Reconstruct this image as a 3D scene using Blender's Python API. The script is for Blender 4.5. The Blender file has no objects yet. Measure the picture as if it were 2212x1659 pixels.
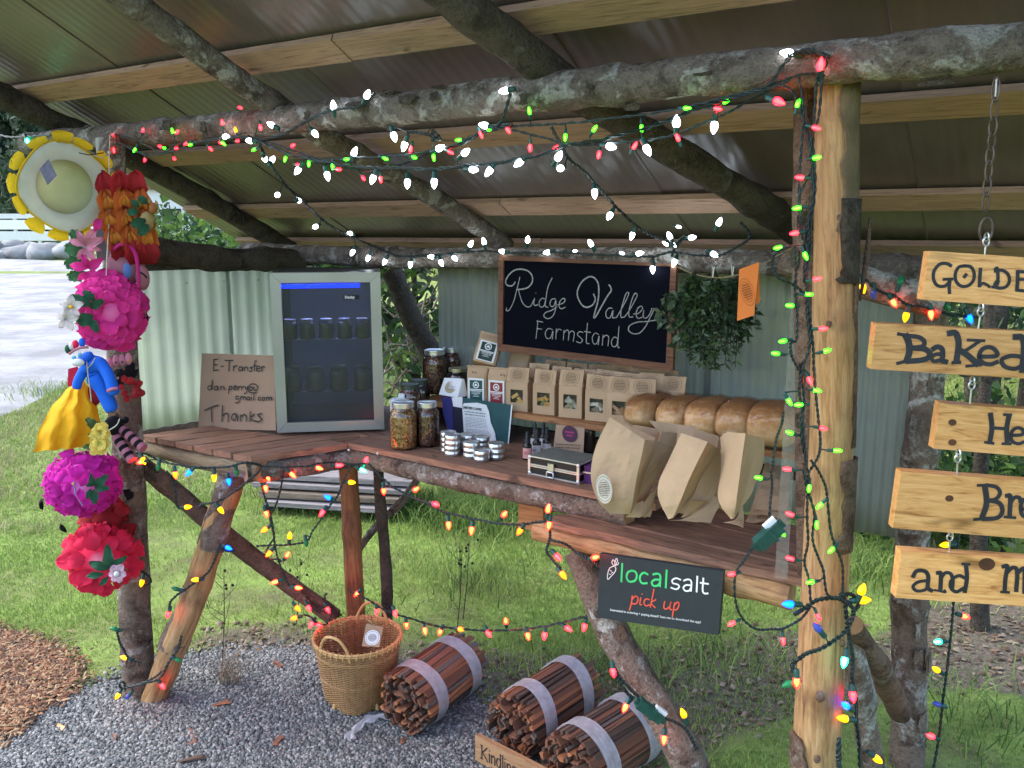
import bpy, math, random
import numpy as np
from mathutils import Vector, Matrix, noise
R = math.radians
random.seed(7); rng = np.random.default_rng(7)
C = bpy.context.scene.collection
sc = bpy.context.scene

# ------------------------------------------------------------ camera, light
PITCH = R(10.1); EYE = 1.66; FPX = 1854.0
cam_d = bpy.data.cameras.new('camera'); cam = bpy.data.objects.new('camera', cam_d); C.objects.link(cam)
cam.location = (0, 0, EYE); cam.rotation_euler = (R(90) - PITCH, 0, 0)
cam_d.sensor_width = 36; cam_d.lens = 36 * FPX / 2212.0
cam_d.clip_start = .02; cam_d.clip_end = 1500
sc.camera = cam
SUN_EL, SUN_AZ = R(52), R(-82)      # soft sun behind thin cloud, beyond the road on the left
w = bpy.data.worlds.new('World'); sc.world = w; w.use_nodes = True
wt = w.node_tree; sky = wt.nodes.new('ShaderNodeTexSky'); sky.sky_type = 'NISHITA'
sky.sun_disc = False; sky.sun_elevation = SUN_EL; sky.sun_rotation = SUN_AZ
sky.air_density = 1.0; sky.dust_density = 2.2; sky.ozone_density = 1.6
bg = wt.nodes['Background']; bg.inputs['Strength'].default_value = .15
wt.links.new(sky.outputs[0], bg.inputs[0])
sd = bpy.data.lights.new('sun', 'SUN'); sd.energy = .5; sd.angle = R(40); sd.color = (1, .97, .92)
sun = bpy.data.objects.new('sun', sd); C.objects.link(sun)
sun_dir = Vector((math.sin(SUN_AZ) * math.cos(SUN_EL), math.cos(SUN_AZ) * math.cos(SUN_EL), math.sin(SUN_EL)))
sun.rotation_euler = sun_dir.to_track_quat('Z', 'Y').to_euler()
sc.view_settings.view_transform = 'Standard'; sc.view_settings.look = 'None'
sc.view_settings.gamma = 1; sc.view_settings.use_curve_mapping = False
sc.view_settings.exposure = 2.2
sc.render.engine = 'CYCLES'
sc.cycles.max_bounces = 8; sc.cycles.transparent_max_bounces = 24
sc.cycles.caustics_reflective = False; sc.cycles.caustics_refractive = False

# ------------------------------------------------------------ geometry of the place
TH = R(32); AX = Vector((math.cos(TH), -math.sin(TH), 0)); NX = Vector((math.sin(TH), math.cos(TH), 0))
def SC(s, c, z): v = AX * s + NX * c; return Vector((v.x, v.y, z))          # stand coordinates -> world
SROT = -TH
CROPS = {'V': (0, 0, 1.0), 'T1': (0, 0, .5), 'T2': (1106, 0, .5), 'L6': (271.1, 881, .3676), 'R1': (1534.3, 474.4, .3268),
         'R2': (1534.3, 1016.5, .3873), 'B': (610, 1253.7, .4289), 'L1': (0, 203.3, .2859), 'L2': (0, 610, .2859),
         'L3': (0, 1016.5, .3873), 'F': (542.2, 474.4, .3269), 'M': (813.2, 677.7, .2859), 'P': (1084.3, 745.5, .4085),
         'K': (1016.6, 474.4, .3064)}
def VP(k, x, y): o = CROPS[k]; return (o[0] + x * o[2], o[1] + y * o[2])
def ray(x, y):
    u = (x - 1106) / FPX; v = (829.5 - y) / FPX
    return Vector((u, math.cos(PITCH) + v * math.sin(PITCH), -math.sin(PITCH) + v * math.cos(PITCH)))
EYEV = Vector((0, 0, EYE))
def on_z(x, y, z=0.0): d = ray(x, y); return EYEV + d * ((z - EYE) / d.z)
def on_pl(x, y, p0, nn): d = ray(x, y); return EYEV + d * ((p0 - EYEV).dot(nn) / d.dot(nn))
def on_c(x, y, c): return on_pl(x, y, NX * c, NX)
def at(x, y, Y): d = ray(x, y); return EYEV + d * (Y / d.y)

# ------------------------------------------------------------ helpers
def tag(o, label=None, cat=None, group=None, kind=None):
    if label: o['label'] = label
    if cat: o['category'] = cat
    if group: o['group'] = group
    if kind: o['kind'] = kind
    return o
def thing(name, label, cat, loc=(0, 0, 0), rotz=0, group=None, rot=None):
    o = bpy.data.objects.new(name, None); C.objects.link(o); o.empty_display_size = .05
    o.location = loc; o.rotation_euler = rot if rot else (0, 0, rotz)
    return tag(o, label, cat, group)
def mtx(o):
    m = Matrix.LocRotScale(o.location, o.rotation_euler, o.scale)
    return mtx(o.parent) @ m if o.parent else m
def link(name, me, parent=None, matrix=None):
    o = bpy.data.objects.new(name, me); C.objects.link(o)
    if parent: o.parent = parent
    if matrix is not None:
        l, q, s = matrix.decompose(); o.location = l; o.rotation_euler = q.to_euler(); o.scale = s
    return o
def frame(p0, xdir, up=Vector((0, 0, 1))):                                   # matrix with local X along xdir
    x = Vector(xdir).normalized(); y = Vector(up).cross(x)
    if y.length < 1e-4: y = Vector((0, 1, 0)).cross(x)
    y.normalize(); z = x.cross(y)
    m = Matrix((x, y, z)).transposed().to_4x4(); m.translation = p0; return m

class MB:
    def __init__(s): s.v = []; s.f = []; s.m = []; s.sm = []; s.uv = []
    def add(s, vs, fs, m=0, smooth=False, uv=None):
        b = len(s.v); s.v += [tuple(q) for q in vs]
        for i, f in enumerate(fs):
            s.f.append([b + k for k in f]); s.m.append(m); s.sm.append(smooth)
            s.uv.append([uv[k] for k in f] if uv else [(0, 0)] * len(f))
        return s
    def box(s, c, size, M=None, m=0, jit=0, taper=1):
        x, y, z = [q / 2 for q in size]; vs = []
        for (a, b, d) in ((-1,-1,-1),(1,-1,-1),(1,1,-1),(-1,1,-1),(-1,-1,1),(1,-1,1),(1,1,1),(-1,1,1)):
            t = taper if d > 0 else 1
            p = Vector((a * x * t, b * y * t, d * z))
            if jit: p += Vector([random.uniform(-jit, jit) for _ in range(3)])
            if M is not None: p = M @ p
            vs.append(p + Vector(c))
        return s.add(vs, [(0,3,2,1),(4,5,6,7),(0,1,5,4),(1,2,6,5),(2,3,7,6),(3,0,4,7)], m)
    def tube(s, pts, rads, seg=8, m=0, mcap=None, ns=0, nf=8, cap=True, smooth=True, squash=1, uvs=1):
        pts = [Vector(p) for p in pts]; n = len(pts)
        if not hasattr(rads, '__len__'): rads = [rads] * n
        ref = Vector((0, 0, 1)); t0 = (pts[1] - pts[0]).normalized()
        if abs(t0.z) > .9: ref = Vector((0, 1, 0))
        nn = (ref - t0 * ref.dot(t0)).normalized()
        vs = []; uv = []; L = 0
        for i in range(n):
            t = (pts[min(i + 1, n - 1)] - pts[max(i - 1, 0)]).normalized()
            nn = (nn - t * nn.dot(t)).normalized(); bb = t.cross(nn)
            if i: L += (pts[i] - pts[i - 1]).length
            for k in range(seg + 1):
                a = 2 * math.pi * (k % seg) / seg
                d = nn * math.cos(a) + bb * (math.sin(a) * squash); r = rads[i]
                if ns: r *= 1 + ns * noise.noise((pts[i] + d * r) * nf + Vector((3.1, 7.7, 1.3))) + ns * .5 * noise.noise((pts[i] + d * r) * nf * 3.3)
                vs.append(pts[i] + d * r); uv.append((k / seg * 2 * math.pi * rads[i] * uvs, L * uvs))
        w1 = seg + 1; fs = [(i * w1 + k, i * w1 + k + 1, (i + 1) * w1 + k + 1, (i + 1) * w1 + k) for i in range(n - 1) for k in range(seg)]
        s.add(vs, fs, m, smooth, uv)
        if cap:
            mc = m if mcap is None else mcap
            s.add([vs[k] for k in range(seg)], [tuple(range(seg))[::-1]], mc)
            s.add([vs[(n - 1) * w1 + k] for k in range(seg)], [tuple(range(seg))], mc)
        return s
    def lathe(s, prof, seg=24, m=0, M=None, smooth=True, cap=False, sx=1, sy=1):
        vs = []; n = len(prof)
        for r, z in prof:
            for k in range(seg):
                a = 2 * math.pi * k / seg; p = Vector((r * math.cos(a) * sx, r * math.sin(a) * sy, z))
                vs.append(M @ p if M is not None else p)
        fs = [(i * seg + k, i * seg + (k + 1) % seg, (i + 1) * seg + (k + 1) % seg, (i + 1) * seg + k) for i in range(n - 1) for k in range(seg)]
        s.add(vs, fs, m, smooth)
        if cap: s.add(vs[-seg:], [tuple(range(seg))], m); s.add(vs[:seg], [tuple(range(seg))[::-1]], m)
        return s
    def prism(s, poly, thick, M=None, m=0, mside=None):                       # poly in local XY, extruded +Z
        n = len(poly); vs = [Vector((x, y, 0)) for x, y in poly] + [Vector((x, y, thick)) for x, y in poly]
        if M is not None: vs = [M @ v for v in vs]
        s.add(vs, [tuple(range(n))[::-1], tuple(range(n, 2 * n))], m)
        s.add(vs, [(i, (i + 1) % n, n + (i + 1) % n, n + i) for i in range(n)], m if mside is None else mside)
        return s
    def grid(s, fn, nu, nv, m=0, smooth=True, uvsc=1):
        vs = [fn(i / nu, j / nv) for j in range(nv + 1) for i in range(nu + 1)]
        uv = [(i / nu * uvsc, j / nv * uvsc) for j in range(nv + 1) for i in range(nu + 1)]
        w1 = nu + 1
        return s.add(vs, [(j * w1 + i, j * w1 + i + 1, (j + 1) * w1 + i + 1, (j + 1) * w1 + i) for j in range(nv) for i in range(nu)], m, smooth, uv)
    def ball(s, c, r, seg=12, rings=8, m=0, M=None):
        if not hasattr(r, '__len__'): r = (r, r, r)
        def fn(u, v):
            a = u * 2 * math.pi; b = -math.pi / 2 + v * math.pi
            p = Vector((r[0] * math.cos(a) * math.cos(b), r[1] * math.sin(a) * math.cos(b), r[2] * math.sin(b)))
            return (M @ p if M is not None else p) + Vector(c)
        return s.grid(fn, seg, rings, m)
    def mesh(s, name, mats):
        me = bpy.data.meshes.new(name); me.from_pydata(s.v, [], s.f)
        for q in mats: me.materials.append(q)
        me.polygons.foreach_set('material_index', s.m); me.polygons.foreach_set('use_smooth', s.sm)
        ul = me.uv_layers.new(name='UVMap'); ul.data.foreach_set('uv', [c for f in s.uv for q in f for c in q])
        me.update(); return me
    def build(s, name, mats, parent=None, world=True, piv=None):
        """vertices in world coordinates when world=True, else local to the parent"""
        if not isinstance(mats, (list, tuple)): mats = [mats]
        if parent and world:
            im = mtx(parent).inverted(); s.v = [tuple(im @ Vector(v)) for v in s.v]
        if piv is None and s.v:
            a = np.array(s.v); piv = (a.min(0) + a.max(0)) / 2
            if not parent: piv[2] = a[:, 2].min()
        s.v = [(v[0] - piv[0], v[1] - piv[1], v[2] - piv[2]) for v in s.v]
        o = link(name, s.mesh(name, mats), parent); o.location = tuple(float(q) for q in piv); return o

def catmull(pts, n=6):
    pts = [Vector(p) for p in pts]
    if len(pts) < 3: return pts
    P = [pts[0] * 2 - pts[1]] + pts + [pts[-1] * 2 - pts[-2]]; out = []
    for i in range(1, len(P) - 2):
        a, b, c, d = P[i - 1:i + 3]
        for k in range(n):
            t = k / n
            out.append(.5 * ((2 * b) + (c - a) * t + (2 * a - 5 * b + 4 * c - d) * t * t + (3 * b - a - 3 * c + d) * t ** 3))
    out.append(pts[-1]); return out
def ribbon(mb, pts, wd, nrm, m=0, off=.0006):
    """flat stroke of width wd lying on a plane with normal nrm"""
    nrm = Vector(nrm).normalized(); pts = [Vector(p) for p in pts]; n = len(pts); vs = []
    for i in range(n):
        t = (pts[min(i + 1, n - 1)] - pts[max(i - 1, 0)])
        if t.length < 1e-7: t = Vector((1, 0, 0))
        b = nrm.cross(t.normalized()); ww = wd[min(i, len(wd) - 1)] if hasattr(wd, '__len__') else wd
        e = t.normalized() * (ww * .3 if i == n - 1 else (-ww * .3 if i == 0 else 0))
        vs += [pts[i] + b * ww / 2 + nrm * off + e, pts[i] - b * ww / 2 + nrm * off + e]
    mb.add(vs, [(2 * i, 2 * i + 1, 2 * i + 3, 2 * i + 2) for i in range(n - 1)], m)
def strokes(name, crop, lst, p0, nrm, wd, mat, parent, off=.0008, smooth=True):
    """pen strokes on the plane (p0, nrm); each entry is a list of (x, y) or (list, width)"""
    mb = MB(); k = 0
    for st in lst:
        w_ = wd
        if isinstance(st, tuple): st, w_ = st
        if len(st) == 1: st = [st[0], (st[0][0] + 1.5, st[0][1] + 1)]
        pts = [on_pl(*VP(crop, x, y), p0, nrm) for x, y in st]
        if smooth: pts = catmull(pts, 6)
        ribbon(mb, pts, w_, nrm, off=off + k * .00003); k += 1
    return mb.build(name, mat, parent)
def text_obj(name, txt, size, mat, parent, M, align='LEFT', bold=0, space=1):
    cu = bpy.data.curves.new(name, 'FONT'); cu.body = txt; cu.size = size; cu.align_x = align; cu.offset = bold
    cu.space_character = space; cu.resolution_u = 2
    t = bpy.data.objects.new(name, cu); C.objects.link(t)
    dg = bpy.context.evaluated_depsgraph_get(); me = bpy.data.meshes.new_from_object(t.evaluated_get(dg))
    bpy.data.objects.remove(t); bpy.data.curves.remove(cu)
    me.materials.clear(); me.materials.append(mat)
    Ml = mtx(parent).inverted() @ M if parent else M
    return link(name, me, parent, Ml)
def npmesh(name, V, Fc, mats, parent=None, fm=None, smooth=False):
    V = np.asarray(V, dtype=np.float32).reshape(-1, 3); Fc = np.asarray(Fc, dtype=np.int32); k = Fc.shape[1]
    me = bpy.data.meshes.new(name); me.vertices.add(len(V)); me.vertices.foreach_set('co', V.ravel())
    me.loops.add(Fc.size); me.loops.foreach_set('vertex_index', Fc.ravel())
    me.polygons.add(len(Fc)); me.polygons.foreach_set('loop_start', np.arange(0, Fc.size, k, dtype=np.int32))
    for q in (mats if isinstance(mats, (list, tuple)) else [mats]): me.materials.append(q)
    if fm is not None: me.polygons.foreach_set('material_index', np.asarray(fm, dtype=np.int32))
    if smooth: me.polygons.foreach_set('use_smooth', np.ones(len(Fc), dtype=bool))
    me.update(calc_edges=True); me.validate(); return link(name, me, parent)

# ------------------------------------------------------------ materials
MATS = {}
def newmat(name):
    m = bpy.data.materials.new(name); m.use_nodes = True; nt = m.node_tree; nt.nodes.clear()
    out = nt.nodes.new('ShaderNodeOutputMaterial'); MATS[name] = m; return m, nt, out
def N(nt, t, **kw):
    n = nt.nodes.new(t)
    for k, v in kw.items():
        if k in n.inputs: n.inputs[k].default_value = v
        else: setattr(n, k, v)
    return n
def ramp(nt, fac, stops):
    r = nt.nodes.new('ShaderNodeValToRGB'); e = r.color_ramp.elements
    while len(e) < len(stops): e.new(.5)
    for i, (p, c) in enumerate(stops): e[i].position = p; e[i].color = (*c, 1) if len(c) == 3 else c
    nt.links.new(fac, r.inputs[0]); return r.outputs[0]
def mixc(nt, f, a, b, mode='MIX'):
    m = nt.nodes.new('ShaderNodeMix'); m.data_type = 'RGBA'; m.blend_type = mode
    for sock, val in ((m.inputs[0], f), (m.inputs[6], a), (m.inputs[7], b)):
        if hasattr(val, 'is_output'): nt.links.new(val, sock)
        elif isinstance(val, (int, float)): sock.default_value = val
        else: sock.default_value = (*val, 1)
    return m.outputs[2]
def coords(nt, coord='Object', scale=(1, 1, 1), rnd=True):
    tc = nt.nodes.new('ShaderNodeTexCoord'); mp = nt.nodes.new('ShaderNodeMapping'); mp.inputs['Scale'].default_value = scale
    nt.links.new(tc.outputs[coord], mp.inputs[0])
    if rnd:
        oi = nt.nodes.new('ShaderNodeObjectInfo'); v = nt.nodes.new('ShaderNodeVectorMath'); v.operation = 'SCALE'
        v.inputs[0].default_value = (37, 51, 23); nt.links.new(oi.outputs['Random'], v.inputs['Scale'])
        nt.links.new(v.outputs[0], mp.inputs['Location'])
    return mp.outputs[0]
def noise_n(nt, vec, sc_, det=4, rough=.55, dist=0):
    n = N(nt, 'ShaderNodeTexNoise'); n.inputs['Scale'].default_value = sc_; n.inputs['Detail'].default_value = det
    n.inputs['Roughness'].default_value = rough; n.inputs['Distortion'].default_value = dist
    nt.links.new(vec, n.inputs['Vector']); return n.outputs['Fac']
def principled(nt, out, col, rough=.6, metal=0, spec=.5, bump=None, bstr=.3, bdist=.01, **kw):
    p = nt.nodes.new('ShaderNodeBsdfPrincipled')
    if hasattr(col, 'is_output'): nt.links.new(col, p.inputs['Base Color'])
    else: p.inputs['Base Color'].default_value = (*col, 1)
    if hasattr(rough, 'is_output'): nt.links.new(rough, p.inputs['Roughness'])
    else: p.inputs['Roughness'].default_value = rough
    p.inputs['Metallic'].default_value = metal; p.inputs['Specular IOR Level'].default_value = spec
    for k, v in kw.items(): p.inputs[k.replace('_', ' ')].default_value = v
    if bump is not None:
        b = nt.nodes.new('ShaderNodeBump'); b.inputs['Strength'].default_value = bstr; b.inputs['Distance'].default_value = bdist
        nt.links.new(bump, b.inputs['Height']); nt.links.new(b.outputs[0], p.inputs['Normal'])
    if out: nt.links.new(p.outputs[0], out.inputs[0])
    return p
def vary(nt, col, amt=.25):                                                  # brightness differs from object to object
    oi = nt.nodes.new('ShaderNodeObjectInfo'); mr = nt.nodes.new('ShaderNodeMapRange')
    mr.inputs[3].default_value = 1 - amt; mr.inputs[4].default_value = 1 + amt
    nt.links.new(oi.outputs['Random'], mr.inputs[0]); h = nt.nodes.new('ShaderNodeHueSaturation')
    nt.links.new(mr.outputs[0], h.inputs['Value']); nt.links.new(col, h.inputs['Color']); return h.outputs[0]
def simple(name, c, c2=None, scale=30, rough=.6, bstr=.2, bdist=.002, spec=.4, metal=0, amt=.12, trans=0, stretch=(1, 1, 1), det=4, **kw):
    m, nt, out = newmat(name); vec = coords(nt, 'Object', stretch)
    f = noise_n(nt, vec, scale, det); c2 = c2 or tuple(q * .7 for q in c)
    col = ramp(nt, f, [(.3, c2), (.7, c)]); col = vary(nt, col, amt)
    p = principled(nt, out, col, rough, metal, spec, f, bstr, bdist, **kw)
    if trans:
        t = nt.nodes.new('ShaderNodeBsdfTranslucent'); nt.links.new(col, t.inputs[0]); mx = nt.nodes.new('ShaderNodeMixShader')
        mx.inputs[0].default_value = trans; nt.links.new(p.outputs[0], mx.inputs[1]); nt.links.new(t.outputs[0], mx.inputs[2]); nt.links.new(mx.outputs[0], out.inputs[0])
    return m
def emit(name, c, st, body=None, core=None):
    m, nt, out = newmat(name); p = principled(nt, out, body or c, .25); p.inputs['Emission Color'].default_value = (*c, 1)
    lw = nt.nodes.new('ShaderNodeLayerWeight'); lw.inputs[0].default_value = .45
    if core: nt.links.new(ramp(nt, lw.outputs['Facing'], [(.10, core), (.38, c)]), p.inputs['Emission Color'])
    mr = nt.nodes.new('ShaderNodeMapRange'); mr.inputs[3].default_value = st * 1.5; mr.inputs[4].default_value = st * .45
    nt.links.new(lw.outputs['Facing'], mr.inputs[0]); nt.links.new(mr.outputs[0], p.inputs['Emission Strength']); return m

def bark(name, dark, light, lich, amount, lscale=9):
    m, nt, out = newmat(name); vec = coords(nt)
    n1 = noise_n(nt, vec, 14, 8, .65, .4); n2 = noise_n(nt, vec, lscale, 6, .6, .8); n3 = noise_n(nt, vec, 95, 3, .7)
    col = ramp(nt, n1, [(.33, dark), (.52, light), (.75, tuple(q * .55 for q in light))])
    nf = noise_n(nt, vec, 48, 6, .75); mm_ = nt.nodes.new('ShaderNodeMath'); mm_.operation = 'MULTIPLY_ADD'; mm_.inputs[1].default_value = .55; nt.links.new(nf, mm_.inputs[0]); nt.links.new(n2, mm_.inputs[2])
    mask = ramp(nt, mm_.outputs[0], [(amount + .285, (0, 0, 0)), (amount + .38, (.8, .8, .8))])
    col = mixc(nt, mask, col, lich)
    sp = ramp(nt, n3, [(.3, (.45, .42, .4)), (.5, (1, 1, 1))]); col = mixc(nt, .75, col, sp, 'MULTIPLY')
    n4 = noise_n(nt, vec, 5, 3); col = mixc(nt, ramp(nt, n4, [(.5, (0, 0, 0)), (.72, (.45, .45, .45))]), col, tuple(q * .35 for q in dark))
    a = nt.nodes.new('ShaderNodeMath'); a.operation = 'ADD'; nt.links.new(n1, a.inputs[0]); nt.links.new(n3, a.inputs[1])
    b = nt.nodes.new('ShaderNodeMath'); b.operation = 'MULTIPLY_ADD'; b.inputs[1].default_value = .25
    nt.links.new(mask, b.inputs[0]); nt.links.new(a.outputs[0], b.inputs[2])
    principled(nt, out, col, .9, 0, .2, b.outputs[0], 1.0, .014); return m
bark_lichen = bark('bark with lichen', (.045, .032, .025), (.17, .14, .12), (.36, .35, .32), .50, 15)
bark_dark = bark('dark bark', (.028, .021, .016), (.085, .07, .055), (.15, .15, .13), .60, 15)
bark_red = bark('reddish bark', (.07, .04, .028), (.20, .13, .095), (.30, .27, .23), .60, 12)
bark_birch = bark('mottled bark', (.065, .042, .032), (.21, .16, .125), (.50, .49, .45), .53, 9)
def peeled(name, c1, c2, dark, rough=.55):
    m, nt, out = newmat(name); vec = coords(nt, 'UV', (16, 1.6, 1)); ob = coords(nt)
    g = noise_n(nt, vec, 4, 7, .62, .7); k = noise_n(nt, ob, 6, 4)
    col = ramp(nt, g, [(.28, dark), (.42, c2), (.62, c1)])
    col = mixc(nt, ramp(nt, k, [(.52, (0, 0, 0)), (.70, (.75, .75, .75))]), col, dark)
    s5 = noise_n(nt, coords(nt, 'UV', (30, 3, 1)), 5, 6, .7); col = mixc(nt, .55, col, ramp(nt, s5, [(.34, (.32, .27, .22)), (.5, (1, 1, 1))]), 'MULTIPLY')
    principled(nt, out, col, rough, 0, .35, s5, .8, .006); return m
wood_peeled = peeled('peeled yellow log', (.46, .29, .14), (.33, .18, .075), (.13, .065, .032))
wood_peeled_red = peeled('peeled reddish log', (.28, .13, .055), (.18, .075, .03), (.09, .035, .018))
wood_weathered = peeled('weathered log', (.27, .21, .13), (.19, .14, .085), (.10, .07, .045), .8)
def plank(name, c1, c2, dark, scl=(2.2, 26, 26), rough=.7, knots=True):
    m, nt, out = newmat(name); vec = coords(nt, 'Object', scl); ob = coords(nt, 'Object', (3, 9, 9))
    g = noise_n(nt, vec, 3, 7, .65, 1.2); k = noise_n(nt, ob, 2.4, 2, .5, .3)
    col = ramp(nt, g, [(.3, dark), (.45, c2), (.65, c1)])
    if knots: col = mixc(nt, ramp(nt, k, [(.66, (0, 0, 0)), (.74, (.8, .8, .8))]), col, tuple(q * .45 for q in dark))
    col = vary(nt, col, .18); principled(nt, out, col, rough, 0, .35, g, .4, .003); return m
cedar = plank('cedar plank', (.31, .16, .10), (.20, .105, .068), (.08, .043, .03))
cedar_edge = plank('cedar shelf', (.42, .20, .085), (.32, .14, .055), (.17, .07, .03))
pine_strap = plank('roof batten', (.36, .225, .165), (.27, .17, .125), (.13, .08, .06), rough=.8)
grey_plank = plank('grey plank', (.20, .16, .12), (.14, .11, .08), (.07, .055, .04), rough=.85)
sign_wood = plank('varnished sign board', (.64, .35, .14), (.52, .25, .085), (.26, .10, .03), (3.5, 20, 30), .32)
sawn = simple('sawn end grain', (.42, .24, .11), (.22, .11, .05), 26, .7)
black_plastic = simple('black plastic', (.012, .012, .014), None, 30, .35, .05)
dark_mat = simple('dark void', (.01, .01, .011), None, 10, .8)
white_paint = simple('white paint', (.75, .75, .73), (.62, .62, .6), 20, .55, .1)
green_wire = simple('dark green wire', (.008, .024, .024), (.004, .012, .012), 60, .45, .2)
green_socket = simple('green lamp socket', (.012, .075, .06), (.008, .045, .04), 60, .4, .1)
steel = simple('zinc steel', (.62, .62, .64), (.45, .45, .47), 40, .3, .1, metal=.9)
rust_chain = simple('rusty chain', (.16, .12, .10), (.07, .05, .04), 60, .6, .3, metal=.5)
tin_metal = simple('tin', (.70, .70, .70), (.58, .58, .58), 12, .28, .05, metal=.95)
kraft = simple('kraft paper', (.52, .35, .215), (.43, .285, .17), 7, .85, .35, .004, amt=.06, trans=.12)
kraft_card = simple('kraft cardboard', (.34, .225, .155), (.30, .195, .135), 9, .85, .2, amt=.03)
ink = simple('black ink', (.018, .017, .018), None, 20, .7)
chalk = simple('chalk', (.36, .36, .36), (.16, .16, .16), 160, .95, .3)
white_paper = simple('white paper', (.72, .72, .72), (.66, .66, .67), 10, .8, .1, amt=.02)
string_mat = simple('string', (.5, .46, .40), None, 60, .9)
twine = simple('twine', (.30, .24, .13), None, 60, .9)
def clear_mat(name, tint=(1, 1, 1), f=.12, rough=.05, wr=0, wscale=30, mx_=1):
    m, nt, out = newmat(name); tr = nt.nodes.new('ShaderNodeBsdfTransparent'); tr.inputs[0].default_value = (*tint, 1)
    gl = nt.nodes.new('ShaderNodeBsdfGlossy'); gl.inputs['Roughness'].default_value = rough
    lw = nt.nodes.new('ShaderNodeFresnel'); lw.inputs[0].default_value = 1.5
    mr = nt.nodes.new('ShaderNodeMapRange'); mr.inputs[3].default_value = f * .6; mr.inputs[4].default_value = mx_
    nt.links.new(lw.outputs[0], mr.inputs[0]); mx = nt.nodes.new('ShaderNodeMixShader'); nt.links.new(mr.outputs[0], mx.inputs[0])
    nt.links.new(tr.outputs[0], mx.inputs[1]); nt.links.new(gl.outputs[0], mx.inputs[2]); nt.links.new(mx.outputs[0], out.inputs[0])
    if wr:
        nn = noise_n(nt, coords(nt), wscale, 4); b = nt.nodes.new('ShaderNodeBump'); b.inputs['Strength'].default_value = wr; b.inputs['Distance'].default_value = .004
        nt.links.new(nn, b.inputs['Height']); nt.links.new(b.outputs[0], gl.inputs['Normal']); nt.links.new(b.outputs[0], lw.inputs['Normal'])
    return m
glass = clear_mat('jar glass', (.97, .965, .96), .07)
cling = clear_mat('plastic film', (.97, .97, .97), .03, .05, 1.0, 42, .40)
milky = None
def film(name, c, alpha, rough=.3):
    m, nt, out = newmat(name); vec = coords(nt); f = noise_n(nt, vec, 40, 4)
    p = principled(nt, None, c, rough, 0, .5, f, .5, .002); tl = nt.nodes.new('ShaderNodeBsdfTranslucent'); tl.inputs[0].default_value = (*c, 1)
    tr = nt.nodes.new('ShaderNodeBsdfTransparent'); a = nt.nodes.new('ShaderNodeMixShader'); b = nt.nodes.new('ShaderNodeMixShader')
    a.inputs[0].default_value = .45; nt.links.new(p.outputs[0], a.inputs[1]); nt.links.new(tl.outputs[0], a.inputs[2])
    mr = nt.nodes.new('ShaderNodeMapRange'); mr.inputs[1].default_value = .3; mr.inputs[2].default_value = .7; mr.inputs[3].default_value = alpha - .12; mr.inputs[4].default_value = alpha + .12
    nt.links.new(f, mr.inputs[0]); nt.links.new(mr.outputs[0], b.inputs[0]); nt.links.new(tr.outputs[0], b.inputs[1]); nt.links.new(a.outputs[0], b.inputs[2]); nt.links.new(b.outputs[0], out.inputs[0]); return m
stretch_wrap = film('stretch wrap', (.80, .80, .86), .66)
clear_strip = film('clear plastic strip', (.5, .5, .45), .22)
# ------------------------------------------------------------ ground
def to_poly(vpts): return np.array([tuple(on_z(x, y))[:2] for x, y in vpts])
def inside(poly, X, Y):
    r = np.zeros(X.shape, bool); n = len(poly)
    for i in range(n):
        x1, y1 = poly[i]; x2, y2 = poly[i - 1]
        c = ((y1 > Y) != (y2 > Y)) & (X < (x2 - x1) * (Y - y1) / (y2 - y1 + 1e-12) + x1); r ^= c
    return r
gravel_poly = to_poly([(-400, 1660), (0, 1600), (110, 1530), (240, 1470), (330, 1425), (480, 1400), (660, 1395), (860, 1430), (1000, 1475), (1050, 1530), (1120, 1600), (1250, 1760), (1400, 2400), (-900, 2600)])
mulch_poly = to_poly([(-600, 1330), (0, 1362), (110, 1400), (175, 1450), (165, 1490), (60, 1560), (0, 1600), (-600, 1700)])
dirt_poly = to_poly([(300, 1400), (480, 1345), (700, 1335), (900, 1385), (1060, 1400), (1500, 1390), (1720, 1330), (1800, 1400), (2300, 1180), (2600, 1500), (2100, 1500), (1700, 1560), (1400, 1700), (1120, 1640), (1000, 1500), (860, 1440), (480, 1405), (330, 1430)])
road_xy = [(-4.7, 7.2), (-5.0, 8.2), (-5.5, 10.4), (-7.2, 16), (-12, 30), (-15, 37.5), (-60, 45), (-60, 2), (-12, 3.2)]
road_poly = np.array(road_xy)
def hgt(X, Y):
    X = np.asarray(X, float); Y = np.asarray(Y, float)
    far = np.clip(Y - 34, 0, None); z = 1.0 * (1 - np.exp(-far / 12)) + np.clip(Y - 60, 0, 60) * .30
    right = np.clip(X - 3.2, 0, 30); z = z + .10 * right
    back = np.clip(Y - 7, 0, 12) * np.clip((X + 3.5) / 3, 0, 1) * .05; return z + back
def fbm(X, Y, f, seed=0):
    r = np.random.default_rng(seed); z = 0
    for k in range(5):
        a = r.uniform(0, 6.28); b = r.uniform(0, 6.28); q = f * 1.7 ** k
        z = z + np.sin((X * math.cos(a) + Y * math.sin(a)) * q + b + 1.3 * np.sin((X * math.sin(a * 2) - Y * math.cos(a)) * q * .7)) / 1.35 ** k
    return z / 3
xs = np.concatenate([-np.geomspace(7, 400, 26)[::-1], np.arange(-6.9, 4.6, .05), np.geomspace(4.7, 400, 26)])
ys = np.concatenate([-np.geomspace(.5, 300, 14)[::-1], np.arange(-.4, 8.5, .05), np.geomspace(8.6, 600, 46)])
GX, GY = np.meshgrid(xs, ys); nearm = (GY < 9) & (GX > -7) & (GX < 5)
GZ = hgt(GX, GY) + np.where(nearm, .008 * fbm(GX, GY, 6, 1) + .012 * fbm(GX, GY, 2, 2), .03 * fbm(GX, GY, .5, 3))
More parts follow.
